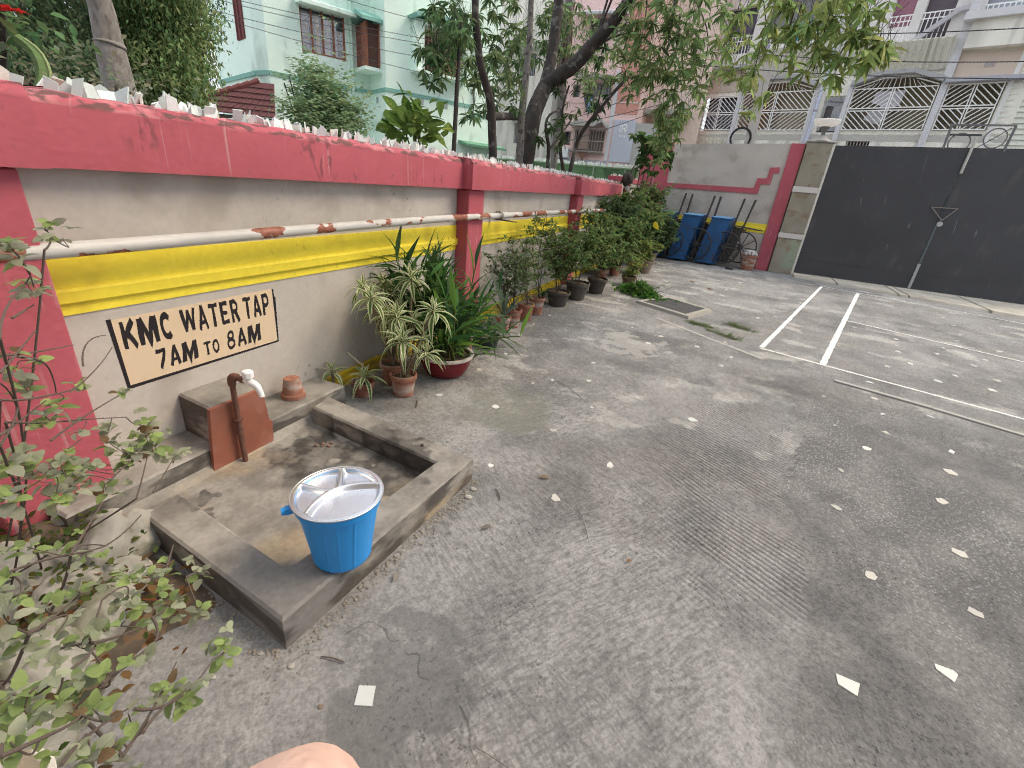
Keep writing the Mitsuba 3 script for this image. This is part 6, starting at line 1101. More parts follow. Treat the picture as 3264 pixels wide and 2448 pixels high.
# ------------------------------------------------------------------ the block that owns the yard, behind the camera: it shades what faces it
rz = thing('apartment_block', 'plastered residential block standing behind the camera, along the near end of the yard', 'building')
put(rz, 'wall', box(-2.0, 11.0, -9.0, -3.6, 0, 10.5), 'plaster', 20)
put(rz, 'plinth', box(-2.02, 11.02, -3.599, -3.55, 0, 0.5), 'matte', 20, (0.25, 0.07, 0.08)); put(rz, 'roof_slab', box(-2.2, 11.2, -9.2, -3.2, 10.502, 10.65), 'matte', 20, (0.45, 0.44, 0.42))
for z in (1.1, 4.1, 7.1):
    for x in (-1.0, 2.0, 5.0, 8.0):
        wk = put(rz, 'window', box(x, x + 1.3, -3.598, -3.57, z, z + 1.2), 'matte', 20, (0.12, 0.12, 0.13)); put(wk, 'frame', box(x - .06, x + 1.36, -3.599, -3.55, z - .06, z), 'matte', 20, (0.5, 0.48, 0.45)); put(wk, 'sunshade', box(x - .15, x + 1.45, -3.599, -3.15, z + 1.3, z + 1.37), 'matte', 20, (0.45, 0.44, 0.42))
# ------------------------------------------------------------------ trees behind the wall
def trunk(key, name, pts, mat, ext=None, n=26, sides=12, jit=.10, seed=0, label=None):
    P = [list(p) for p in pts]
    if ext is not None: P = [ext + [P[0][3] * 1.15]] + P
    Q = spline(P, n); r_ = np.random.default_rng(seed)
    q = Q[:, :3] + (meshkit.noise(Q[:, :3] * 3 + seed, seed)[:, None] - .5) * .03
    return put(key, name, tube(q, Q[:, 3], sides, jit, seed), mat, 60, label=label)
MANGO = leaf_shape(.185, .046, 4, .22, .30, .42)
def whorls(blobs, rng, leaf_per=10, col=(.15, .22, .105), var=.5, sc=1.0, down=.45):
    pos, Rm, S, twigs, seeds = [], [], [], [], []
    for x, y, z, rx, rz, th, n in blobs:
        for i in range(n):
            while True:
                q = rng.random(3) * 2 - 1
                if (q ** 2).sum() < 1: break
            # rx runs across the view, th along it: both directions taken from the place itself
            vd = np.array([x, y]) / math.hypot(x, y); sd = np.array([vd[1], -vd[0]])
            c = np.array([x + sd[0] * q[0] * rx + vd[0] * q[1] * th, y + sd[1] * q[0] * rx + vd[1] * q[1] * th, z + q[2] * rz])
            k = int(leaf_per * (.6 + .7 * rng.random())); a0 = rng.random() * 6.28; tilt = rng.normal(0, .35, 2)
            twigs.append(tube([c + [tilt[0] * .25, tilt[1] * .25, .22], c + [tilt[0] * .08, tilt[1] * .08, .08], c], [.0028, .0026, .0022], 4))
            for j in range(k):
                az = a0 + j * 2.4 + rng.normal(0, .2); el = -down + rng.normal(0, .35) + (.5 if j < 2 else 0)
                pos.append(c + [tilt[0] * .0, 0, .03 * rng.random()]); Rm.append(basis((math.cos(az) * math.cos(el), math.sin(az) * math.cos(el), math.sin(el)), roll=rng.normal(0, .5))); S.append(sc * (.65 + .5 * rng.random()))
    cols = tones(rng, col, len(pos), var, .2)
    return np.array(pos), Rm, np.array(S), cols, twigs
def foliage_parts(key, pos, Rm, S, cols, tmpl, rng, nparts):
    """The largest leaves in view as leaves of their own, the others in one crown."""
    d = np.linalg.norm(pos - EYE, axis=1); o = np.argsort(d / S); pick, rest = o[:nparts], o[nparts:]
    for i in pick: put(key, 'leaf', leafy(tmpl, np.tile(cols[i], (len(tmpl[0]), 1))), None, to_world=xform(pos[i], Rm[i], S[i]))
    if len(rest):
        m, c = cloud(tmpl, pos[rest], [Rm[i] for i in rest], S[rest], cols[rest]); put(key, 'crown', m, 'leaf', False, c, kind='stuff')
rng = np.random.default_rng(71)
ta = thing('tree', 'thin dark slanting trunk tree with a log across it, left of the big forked tree', 'tree')
trunk(ta, 'trunk', TRUNKS['a'], 'bark', [-3.1, 6.5, 0.0], seed=1)
pos, Rm, S, cols, tw = whorls([b for b in MANGO_A if b[0] in [q[0] for q in MANGO_A[3:7]]], rng); foliage_parts(ta, pos, Rm, S, cols, MANGO, rng, 0); put(ta, 'twig', cat(tw), 'bark', 60, kind='stuff')
tl_ = thing('tree', 'straight trunk speckled with pale lichen close beside the big forked tree', 'tree')
trunk(tl_, 'trunk', TRUNKS['lichen'], 'lichen_bark', [-3.2, 7.30, 0.0], seed=2)
pos, Rm, S, cols, tw = whorls(MANGO_B[:1], rng); foliage_parts(tl_, pos, Rm, S, cols, MANGO, rng, 0)
td = thing('tree', 'big dark forked mango tree leaning over the wall and the yard', 'tree')
trunk(td, 'trunk', TRUNKS['dark'], 'bark', [-3.3, 7.75, 0.0], n=40, sides=16, seed=3)
trunk(td, 'branch', TRUNKS['darkb'] + [[-1.2, 7.7, 5.9, .08]], 'bark', n=34, sides=14, seed=4, label='thick branch forking to the right')
L_B = MANGO_B[1:]; pos, Rm, S, cols, tw = whorls(L_B + MANGO_A[7:9], rng, col=(.20, .28, .125)); 
pos2, Rm2, S2, cols2, tw2 = whorls(MANGO_C, rng, 9, (.26, .34, .13), .5, 1.0); put(td, 'twig', cat(tw + tw2), 'bark', 60, kind='stuff')
foliage_parts(td, np.vstack([pos, pos2]), Rm + Rm2, np.r_[S, S2], np.vstack([cols, cols2]), MANGO, rng, 298)
# boughs that carry the hanging foliage over the yard
mb = TRUNKS['darkb'][-1]
for i, (b, j) in enumerate([(MANGO_B[4], 3), (MANGO_B[6], 3), (MANGO_B[9], 2), (MANGO_C[0], 4), (MANGO_C[4], 4), (MANGO_C[7], 4), (MANGO_C[6], 4), (MANGO_C[1], 3), (MANGO_B[11], 3)]):
    s = TRUNKS['darkb'][min(j, 5)] if j < 4 else [-1.2, 7.7, 5.9, .08]; e_ = np.array(b[:3]); m_ = (np.array(s[:3]) + e_) / 2 + [0, 0, .9]
    B = spline([s[:3], m_, e_ + [0, 0, .2], e_ - [0, 0, b[4] * .8]], 16); put(td, 'bough', tube(B, np.linspace(.019, .004, 16), 7), 'bark', 60)
lg = solo('log', 'dark log lashed level between the thin slanting trunk and the big tree', 'log', tube(spline([p[:3] for p in TRUNKS['log']], 8), .05, 12, .12, 3), 'bark', 60)
tb = thing('tree', 'brown shaggy trunk standing behind the big forked tree', 'tree')
trunk(tb, 'trunk', TRUNKS['back'], 'lichen_bark', [-4.0, 11.1, 0.0], seed=6)
pos, Rm, S, cols, tw = whorls([MANGO_B[13], MANGO_A[6]], rng); foliage_parts(tb, pos, Rm, S, cols, MANGO, rng, 0)
for i in range(14): put(tb, 'hanging_fibre', tube(spline([(-4.0 + rng.normal(0, .05), 11.0 + rng.normal(0, .08), 4.9), (-3.95 + rng.normal(0, .07), 10.95 + rng.normal(0, .1), 4.2), (-3.95 + rng.normal(0, .08), 10.9, 3.3 + rng.random() * .5)], 8), .012, 4), 'matte', 60, (0.16, 0.12, 0.09))
tp_ = thing('tree', 'slender pole like young tree with a leafy head before the mint house', 'tree')
trunk(tp_, 'trunk', TRUNKS['pole'], 'bark', [-2.9, 4.8, 0.0], sides=8, jit=.05, seed=8)
pos, Rm, S, cols, tw = whorls(MANGO_A[:3] + MANGO_A[9:], rng, 10, (.105, .175, .08), .45, .85); foliage_parts(tp_, pos, Rm, S, cols, MANGO, rng, 120); put(tp_, 'twig', cat(tw), 'bark', 60, kind='stuff')
sA = thing('sapling', 'small forked sapling with thin leaves just right of the big tree', 'sapling'); trunk(sA, 'trunk', TRUNKS['s1'], 'bark', [-2.9, 7.8, 0.0], sides=7, jit=.05, seed=9); trunk(sA, 'branch', TRUNKS['s1b'], 'bark', sides=6, n=10, jit=.05, seed=10)
pos, Rm, S, cols, tw = whorls(SAPL[:3] + SAPL[4:], rng, 9, (.07, .11, .05), .4, .85); foliage_parts(sA, pos, Rm, S, cols, MANGO, rng, 0)
sB = thing('sapling', 'straight thin sapling between the two leaning ones', 'sapling'); trunk(sB, 'trunk', TRUNKS['s2'], 'bark', [-2.95, 8.8, 0.0], sides=7, jit=.05, seed=11)
pos, Rm, S, cols, tw = whorls([[-2.95, 8.45, 3.0, .25, .3, .2, 8]], rng, 9, (.05, .085, .04), .4, .8); foliage_parts(sB, pos, Rm, S, cols, MANGO, rng, 0)
sC = thing('sapling', 'long thin sapling leaning far to the right towards the pink block', 'sapling'); trunk(sC, 'trunk', TRUNKS['s3'], 'bark', [-2.9, 8.9, 0.0], sides=7, jit=.05, seed=12); trunk(sC, 'branch', TRUNKS['s3b'], 'bark', sides=6, n=8, jit=.05, seed=13)
pos, Rm, S, cols, tw = whorls([SAPL[3], [-2.75, 9.2, 3.75, .3, .35, .25, 12]], rng, 10, (.038, .07, .034), .4, .85); foliage_parts(sC, pos, Rm, S, cols, MANGO, rng, 0)
BROAD = leaf_shape(.17, .11, 4, .2, .3, .4)
vn = thing('climber', 'broad leaved climber spilling over the corner pillar of the end wall', 'climber'); pos, Rm, S, cols, tw = whorls(VINE, rng, 7, (.085, .15, .055), .5, .9, .3); foliage_parts(vn, pos, Rm, S, cols, BROAD, rng, 60)
put(vn, 'stem', cat([tube(spline([(-2.5 + .12 * i, 13.2 - .3 * i, 1.0), (-2.4 + .1 * i, 12.2, 1.9), (VINE[i % 4][0], VINE[i % 4][1], VINE[i % 4][2])], 10), .012, 5) for i in range(6)]), 'bark', 60)
# thick pale trunk and the dense tree mass at the left
tg = thing('tree', 'thick smooth grey trunk rising behind the wall at the left', 'tree')
trunk(tg, 'trunk', TRUNKS['grey'] + [[-3.95, 2.2, 3.4, .06]], 'grey_bark', [-4.0, 2.2, 0.0], n=40, sides=20, jit=.03, seed=20)
put(tg, 'bark_ring', tube([(-4.0, 2.224, 2.075), (-4.0, 2.226, 2.085), (-4.0, 2.227, 2.10)], [.084, .088, .083], 20, .08, 3), 'grey_bark', 60)
for i in range(5): a = i * 1.256; put(tg, 'branch', tube(spline([(-3.95, 2.2, 3.3), (-3.95 + .6 * math.cos(a), 2.2 + .6 * math.sin(a), 4.0), (-3.95 + 1.2 * math.cos(a), 2.2 + 1.2 * math.sin(a), 4.4)], 10), np.linspace(.045, .02, 10), 8), 'grey_bark', 60)
gpos = np.array([-3.95, 2.2, 4.6]) + rng.normal(0, 1, (1600, 3)) * [.75, .75, .35]; m, c = cloud(LN, gpos, rand_bases(rng, 1600, .2, 1.4), 1.6, tones(rng, DG, 1600, .4, .2)); put(tg, 'crown', m, 'leaf', False, c, kind='stuff')
HLEAF = leaf_shape(.058, .026, 3, .2, .35, .4)
def mass_tree(label, blobs, col, rng, n, trunk_at, H, tr_r=.14, drop=.5):
    k = thing('tree', label, 'tree'); P = []
    for x, y, z, rx, rz, th, _ in blobs:
        # clumps on the outer shell of each bough, so that hollows between them stay dark
        for c in range(int(n / len(blobs) / 26)):
            q = rng.normal(0, 1, 3); q /= np.linalg.norm(q); q *= (.55 + .45 * rng.random()); ctr = np.array([x, y, z]) + q * [th * .8, rx * .85, rz * 1.05]
            P.append(ctr + rng.normal(0, 1, (26, 3)) * [.10, .10, .085])
    P = np.vstack(P); cl = np.repeat(.55 + .8 * rng.random(len(P) // 26), 26)[:, None]
    m, c = cloud(HLEAF, P, rand_bases(rng, len(P), drop, 1.2), .6 + .7 * rng.random(len(P)), np.clip(tones(rng, col, len(P), .3, .25) * cl, 0, 1)); put(k, 'crown', m, 'leaf', False, c)
    trunk(k, 'trunk', [[*trunk_at, 0, tr_r], [trunk_at[0] + .1, trunk_at[1] + .1, H * .6, tr_r * .8], [trunk_at[0], trunk_at[1] + .2, H, tr_r * .4]], 'bark', seed=int(H * 7))
    for i in range(4): b = blobs[i % len(blobs)]; put(k, 'bough', tube(spline([(trunk_at[0] + .1, trunk_at[1] + .1, H * .55), ((trunk_at[0] + b[0]) / 2, (trunk_at[1] + b[1]) / 2, b[2] + .2), b[:3]], 9), np.linspace(.05, .015, 9), 7), 'bark', 60)
    return k
hb = HEDGE
mass_tree('dense bushy green tree right of the grey trunk', [hb[2], hb[3], [-6.8, 4.5, 2.93, .36, .40, .9, 0], [-6.8, 4.4, 2.48, .36, .36, .9, 0], hb[7], [-6.3, 4.1, 3.3, .5, .5, .9, 0]], (.24, .33, .15), rng, 34000, (-6.9, 4.4), 3.4)
mass_tree('dark dense tree behind the grey trunk at the upper left', [hb[0], hb[1], hb[8], hb[10], hb[11], [-6.6, 2.4, 2.6, .6, .5, .9, 0], [-7.0, 3.3, 3.2, .7, .5, 1, 0]], (.14, .20, .115), rng, 24000, (-7.6, 3.4), 3.2)
mass_tree('far dark tree filling the gap beside the mint house', [[-10.2, 6.7, 3.2, .7, .9, 1.0, 0], [-10.6, 7.3, 4.1, .8, .9, 1.0, 0], [-10.0, 6.0, 2.3, .9, .8, 1.0, 0], [-10.9, 5.2, 3.4, 1.0, 1.1, 1.0, 0], [-11.2, 4.2, 2.8, 1.0, 1.0, 1.0, 0], [-11.5, 3.2, 2.6, 1., 1., 1., 0], [-11.4, 6.4, 5.0, 1, .9, 1, 0]], (.085, .125, .10), rng, 15000, (-11.0, 5.8), 4.2, .2)
# flowers, cactus and low growth right behind the wall
fl = thing('flowering_shrub', 'leafy shrub with a red flower at the top left corner', 'shrub'); pos = np.array([-3.15, 1.22, 2.00]) + rng.normal(0, 1, (420, 3)) * [.15, .14, .12]
m, c = cloud(OV, pos, rand_bases(rng, 420, .3, 1.2), .8 + .5 * rng.random(420), tones(rng, (.15, .25, .11), 420, .4, .2)); put(fl, 'foliage', m, 'leaf', False, c); put(fl, 'stem', cat([tube(spline([(-3.3 + rng.normal(0, .05), 1.0, 0), (-3.25, 1.0 + rng.normal(0, .1), 1.3), (-3.15 + rng.normal(0, .12), 1.22 + rng.normal(0, .12), 2.0)], 8), .012, 5) for _ in range(7)]), 'bark', 60)
PT = leaf_shape(.06, .05, 4, .3, .4, .55)
for i in range(6): a = i * 1.05; put(fl, 'petal', leafy(PT, np.tile((.55, .035, .03), (len(PT[0]), 1))), None, to_world=xform((-2.90, 1.265, 1.955), basis((math.cos(a) * .8, math.sin(a) * .8, .35), roll=.2), 1.0))
ct = thing('cactus', 'ribbed green cactus stem leaning behind the broken tiles at far left', 'cactus'); cp = spline([(-2.70, 1.205, 1.2), (-2.70, 1.205, 1.66), (-2.71, 1.235, 1.73), (-2.75, 1.245, 1.80), (-2.80, 1.22, 1.85)], 20)
put(ct, 'stem', tube(cp, np.linspace(.032, .02, 20), 5), 'matte', False, (.115, .185, .075)); put(ct, 'rib', cat([tube(cp + np.array([.026, .012, 0]), .006, 5)]), 'matte', 60, (.26, .33, .16))
put(ct, 'stem', tube(spline([(-2.75, 1.06, 1.2), (-2.75, 1.06, 1.66), (-2.78, 1.05, 1.78)], 10), .022, 5), 'matte', False, (.16, .20, .08))
lg2 = thing('shrub', 'dusty low shrub growing behind the wall at the foot of the grey trunk', 'shrub'); pos = np.array([-2.95, 1.35, 1.70]) + rng.normal(0, 1, (650, 3)) * [.16, .30, .10]
m, c = cloud(OV, pos, rand_bases(rng, 650, .2, 1.3), .45 + .4 * rng.random(650), tones(rng, (.24, .26, .18), 650, .4, .2)); put(lg2, 'foliage', m, 'leaf', False, c); put(lg2, 'stem', cat([tube([(-3 + rng.normal(0, .05), 1.35, 0), (-2.95 + rng.normal(0, .1), 1.35 + rng.normal(0, .25), 1.75)], .008, 5) for _ in range(9)]), 'bark', 60)
# curry leaf bush and croton
bu = thing('shrub', 'feathery light green bush before the mint house wall', 'shrub'); pos, Rm = [], []
for x, y, z, rx, rz, th, _ in BUSH:
    for i in range(int(560 * rx * rz / .05)):
        q = rng.normal(0, .5, 3); vd = np.array([x, y]) / math.hypot(x, y); sd = np.array([vd[1], -vd[0]]); c0 = np.array([x + sd[0] * q[0] * rx + vd[0] * q[1] * th, y + sd[1] * q[0] * rx + vd[1] * q[1] * th, z + q[2] * rz])
        az = rng.random() * 6.28; d = np.array([math.cos(az) * .8, math.sin(az) * .8, .1 + .4 * rng.random()])
        for j in range(6): pos.append(c0 + d * .024 * j); Rm.append(basis(d + np.array([-d[1], d[0], 0]) * (1.2 if j % 2 else -1.2) + [0, 0, -.2], roll=rng.normal(0, .4)))
m, c = cloud(OV, np.array(pos), Rm, .50 + .3 * rng.random(len(pos)), tones(rng, (.25, .36, .20), len(pos), .35, .2)); put(bu, 'foliage', m, 'leaf', False, c)
for (x, y, z) in ((-3.28, 3.02, 2.08), (-3.2, 3.1, 2.0), (-3.1, 3.3, 1.95), (-3.15, 2.85, 2.0)): put(bu, 'stem', tube(spline([(-3.2, 3.05, 0), (-3.2, 3.05, 1.4), (x, y, z)], 8), np.linspace(.014, .004, 8), 6), 'bark', 60)
def croton_leaf(L, W, seed):
    v, f = leaf_shape(L, W, 8, .22, .18, .66, 1.1); v2, f2, c = [*map(list, v)], [*map(list, f)], [(.13, .225, .06)] * len(v); YV = (.46, .50, .15)
    def strip(a, b, w):
        a, b = np.array(a), np.array(b); d = b - a; s = np.cross(d, [0, 0, 1]); s = s / (np.linalg.norm(s) + 1e-9) * w; o = len(v2); up_ = np.array([0, 0, .002])
        for p in (a - s, a + s, b + s * .3, b - s * .3): v2.append(list(p + up_)); c.append(YV)
        f2.extend([[o, o + 1, o + 2], [o, o + 2, o + 3]])
    for i in range(1, 8):
        m_ = v[3 * i + 1]; strip(v[3 * (i - 1) + 1], m_, L * .011)
        if i < 8:
            for e in (0, 2): strip(v[3 * (i - 1) + 1], v[3 * i + e] * .96 + m_ * .04, L * .006)
    return (np.array(v2), np.array(f2)), np.array(c)
cr_ = thing('croton', 'croton bush with large yellow veined leaves above the wall coping', 'shrub')
for i, (a, b) in enumerate(CROT):
    a, b = np.array(a), np.array(b); L = np.linalg.norm(b - a) * 1.0
    if L > .27: a = b + (a - b) * .27 / L; L = .27
    (v, f), c = croton_leaf(L, min(.15, max(.075, L * .46)), i); c = np.clip(c * [(1, 1, 1), (.75, .8, .8), (1.2, 1.15, 1.0)][i % 3], 0, 1)
    put(cr_, 'leaf', leafy((v, f), c), None, to_world=xform(a, basis(b - a, up=(.75, -.55, .5), roll=rng.normal(0, .35)), 1.0))
base = np.array(CROTON)
for i in range(52):
    q = rng.normal(0, 1, 3) * [.10, .17, .10] + [.05, -.02, .12]; az = rng.random() * 6.28; el = rng.normal(.2, .5); (v, f), c = croton_leaf(.20, .075, i); put(cr_, 'leaf', leafy((v, f), c * (.6 + .4 * rng.random())), None, to_world=xform(base + q + [-.05, 0, .06], basis((math.cos(az) * math.cos(el), math.sin(az) * math.cos(el), math.sin(el))), 1.0))
put(cr_, 'stem', cat([tube(spline([(base[0], base[1] + .05 * i, 0), (base[0], base[1] + .04 * i, 1.2), (base[0] - .05 + rng.normal(0, .05), base[1] + rng.normal(0, .10), 1.86)], 8), np.linspace(.014, .006, 8), 6) for i in range(-2, 3)]), 'bark', 60)
# overhead wires
WIRE = (0.07, 0.07, 0.075)
def wire(label, a, b, sag, r=.006):
    t = np.linspace(0, 1, 24)[:, None]; p = np.array(a) * (1 - t) + np.array(b) * t; p[:, 2] -= 4 * sag * (t * (1 - t))[:, 0]; solo('overhead_wire', label, 'wire', tube(p, r, 5), 'matte', 60, WIRE)
wire('highest wire crossing the mint house above its first window', (-10.9, 6.2, 4.25), (-6.9, 13.8, 4.80), .12)
wire('second wire crossing the mint house window', (-10.9, 6.2, 4.22), (-6.9, 13.8, 4.70), .16)
wire('third wire meeting the left edge of the mint house window', (-10.7, 6.6, 4.05), (-6.9, 13.8, 4.36), .14)
wire('lowest long wire sagging below the mint house windows', (-10.7, 6.6, 4.0), (-6.9, 13.8, 3.86), .10)
wire('wire passing the corner window just under its sunshade', (-9.0, 9.8, 4.85), (-6.9, 13.8, 5.12), .08)
wire('wire rising over the pink block towards the right', (-6.6, 17.2, 3.3), (-2.2, 15.9, 4.05), .06, .010)
wire('upper wire fanning over the pink block corner', (-5.6, 17.1, 3.65), (-2.2, 15.9, 4.65), .06, .010)
wire('steep wire crossing the grey lettered panel', (-6.2, 17.1, 2.8), (-2.2, 15.9, 3.95), .05, .010)
wire('long level wire before the cream block fascia', (-3.5, 17.2, 5.32), (7.5, 15.8, 4.66), .18, .012)
wire('second wire before the cream block, starting above the utility pole', (-.2, 17.5, 5.50), (7.5, 15.8, 5.05), .15, .012)
wire('third wire high across the cream block upper storey', (-.2, 17.5, 6.0), (7.5, 15.8, 5.72), .12, .012)

# ------------------------------------------------------------------ rubble bed and shrub at the lower left
sb = structure('soil'); labels[sb] = {'kind': 'structure'}
nx, ny = 44, 44; V = []; rng = np.random.default_rng(81)
for j in range(ny + 1):
    for i in range(nx + 1):
        x, y = -2.40 + 1.25 * i / nx, -0.75 + 1.52 * j / ny
        edge = min(1.0, max(0.0, (-1.30 - x + .18 * (y - .1) + .10 * math.sin(y * 9)) / .35)) * min(1, max(0, (.76 - y) / .12)) * min(1, (y + .76) / .3)
        h = meshkit.fbm(np.array([[x * 6, y * 6, 1.0]]), 4, 3)[0]; V.append([x, y, -.012 + edge * (.015 + .13 * h * (.4 + .6 * min(1, (-1.3 - x) / .8)))])
F = [[a, a + 1, a + nx + 2, a + nx + 1] for j in range(ny) for i in range(nx) for a in [j * (nx + 1) + i]]
scene[sb] = mikit.ply((np.array(V), np.array(F)), 'soil_mat', 60)
RLAB = ['long flat pale rubble slab lying nearest the shrub twigs', 'small rounded rubble stone at the foot of the red pillar', 'mossy rubble block beside the basin kerb corner', 'low broad rubble stone against the wall pillar', 'large worn stone at the outer edge of the soil bed', 'rough pale stone near the bottom left corner of the yard', 'grey rubble lump between the slab and the wall', 'dark pitted rubble lump touching the basin side', 'flat worn fragment under the shrub', 'small grey stone buried in leaf litter']
for i, (x, y, a, b) in enumerate(ROCKS):
    m = lump((a * .75, b * .75, .08 + .035 * (i % 3)), 90 + i, 3, .34, freq=1.4); m = rotz(m, [25, -20, 40, 5, -35, 15, 60, 30, -10, 45][i]); solo('rubble_stone', RLAB[i], 'stone', m.apply_translation([x, y, .045 + .01 * (i % 3)]), 'rubble', 50)
for i, (x, y, r) in enumerate(((-1.70, .60, .10), (-1.95, .55, .09), (-1.62, .36, .07), (-1.88, .28, .10), (-2.05, .12, .11), (-1.5, .10, .06))):
    solo('rubble_chunk', ['rubble chunk lying below the basin corner', 'rubble chunk midway between wall and slab', 'rubble chunk beside the pale slab', 'broad rubble chunk under the shrub stems', 'rubble chunk by the wall at the far left', 'small rubble chunk at the outer edge near the pale boulder'][i], 'stone', lump((r, r * .8, r * .6), 120 + i, 3, .36).apply_translation([x, y, .05]), 'rubble', 50)
solo('boulder', 'white chalky boulder at the bottom left corner of the yard', 'boulder', lump((.095, .075, .085), 141, 3, .16, freq=1.1).apply_translation([-1.27, .115, .05]), 'chalk', 60)
rng = np.random.default_rng(83); n = 520; pos = np.c_[-1.85 + .33 * rng.normal(0, 1, n), .22 + .30 * rng.normal(0, 1, n), np.full(n, .0)]; pos = pos[(pos[:, 0] > -2.3) & (pos[:, 1] < .72) & (pos[:, 0] < -1.2)]
pos[:, 2] = .05 + .06 * rng.random(len(pos)); m, c = cloud(OV, pos, rand_bases(rng, len(pos), 0, .6), .45 + .6 * rng.random(len(pos)), tones(rng, (.19, .105, .05), len(pos), .5, .2))
ll = structure('leaf_litter'); labels[ll] = {'kind': 'stuff', 'label': 'brown dry leaf litter among the rubble of the bed', 'category': 'leaf litter'}; scene[ll] = shape(m, 'leaf', False, c)
pos = np.c_[-1.95 + .25 * rng.normal(0, 1, 700), .45 + .22 * rng.normal(0, 1, 700), .06 + .10 * rng.random(700)]; pos = pos[(pos[:, 1] < .72) & (pos[:, 0] > -2.29)]
m, c = cloud(OV, pos, rand_bases(rng, len(pos), -.3, 1.0), .35 + .35 * rng.random(len(pos)), tones(rng, (.10, .13, .04), len(pos), .4, .25)); solo('ground_weeds', 'small creeping green weeds between the rubble and the red pillar', 'weeds', m, 'leaf', False, c)

def serrate(L, W):
    v, f = leaf_shape(L, W, 6, .28, .30, .42, .9); v = v.copy(); k_ = np.sin(np.pi * np.linspace(0, 1, 7) ** .72) ** .62 * W / 2; k_[0] = W * .05; v[0::3, 1], v[2::3, 1] = -k_, k_; v[0::3, 2] = v[1::3, 2] + .22 * k_; v[2::3, 2] = v[1::3, 2] + .22 * k_; v[0::3, 1] *= 1 + .10 * (np.arange(7) % 2); v[2::3, 1] *= 1 + .10 * (np.arange(7) % 2); return v, f
TUL = [serrate(.036, .025), serrate(.030, .022), serrate(.040, .027)]
def shrub_things(label, clusters, twigs, root, rng, pale, size=1.0):
    k = thing('shrub', label, 'shrub'); nl, seg = 0, []
    for i, t in enumerate(twigs):
        seg.append(tube(spline(t, 12), np.linspace(.0027, .0014, 12), 6, .1))
        if i % 3 == 0: a = np.array(t[0]); r0 = np.array(root) + rng.normal(0, .06, 3) * [1, 1, 0]; seg.append(tube(spline([r0, (a + r0) / 2 + rng.normal(0, .03, 3), a], 10), np.linspace(.0034, .0027, 10), 6, .1))
    for x, y, z, n in clusters:
        P = np.array([x, y, z]); C = np.vstack([spline(t, 12) for t in twigs] + [np.array(root) + rng.normal(0, .08, (2, 3)) * [1, 1, .1]]); C = C[C[:, 2] < z + .05] if (C[:, 2] < z + .05).any() else C; Q = C[np.argmin(np.linalg.norm(C - P, axis=1))]
        seg.append(tube(spline([Q, (P + Q) / 2 + rng.normal(0, .012, 3) - [0, 0, .01], P], 8), np.linspace(.0016, .0009, 8), 6, .1))
        a0 = rng.random() * 6.28
        for j in range(int(n * 1.45) + 1):
            if nl >= 299: break
            lvl = j // 4; az = a0 + (j % 4) * 1.571 + lvl * .785 + rng.normal(0, .15); el = .65 - .45 * lvl + rng.normal(0, .2) if n > 3 else rng.normal(0, .4)
            c = np.array([(.34, .44, .17), (.27, .36, .15), (.40, .42, .31), (.31, .32, .25), (.22, .15, .09)][int(rng.choice(5, p=pale))]); q = P + np.array([math.cos(az), math.sin(az), 0]) * .006 - [0, 0, .014 * lvl]
            m = TUL[int(rng.integers(0, 3))]; put(k, 'leaf', leafy(m, np.tile(np.clip(c * (.75 + .45 * rng.random()), 0, 1), (len(m[0]), 1))), None, to_world=xform(q, basis((math.cos(az) * math.cos(el), math.sin(az) * math.cos(el), math.sin(el)), roll=rng.normal(0, .5)), size * (.62 + .45 * min(1, lvl + .5) * (.7 + .4 * rng.random())))); nl += 1
    fp, fr, fc = [], [], []   # smaller leaves round each tuft
    for x, y, z, n in clusters:
        for _ in range(1 + n // 4):
            o = np.array([x, y, z]) + rng.normal(0, .028, 3) * [1, 1, .7]; c = np.array([(.34, .44, .17), (.40, .43, .30), (.30, .33, .22)][int(rng.integers(0, 3))]); a0 = rng.random() * 6.28
            for j in range(4): az = a0 + j * 1.571; el = rng.normal(.25, .35); fp.append(o); fr.append(basis((math.cos(az) * math.cos(el), math.sin(az) * math.cos(el), math.sin(el)), roll=rng.normal(0, .4))); fc.append(np.clip(c * (.75 + .45 * rng.random()), 0, 1))
    m, c = cloud(TUL[1], np.array(fp), fr, size * (.55 + .45 * rng.random(len(fp))), np.array(fc)); put(k, 'foliage', m, 'leaf', False, c, kind='stuff')
    put(k, 'twig', cat(seg), 'twig_wood', 60)
rng = np.random.default_rng(91)
shrub_things('low spreading basil shrub with bright green leaf tufts over the rubble', SHRUB_LOW, TWIGS[:15], (-1.62, .22, .04), rng, [.30, .22, .22, .16, .10], .72)
shrub_things('taller half bare basil shrub with dusty grey green leaves against the red pillar', SHRUB_HIGH, TWIGS[15:], (-2.02, .42, .05), rng, [.16, .16, .34, .24, .10])

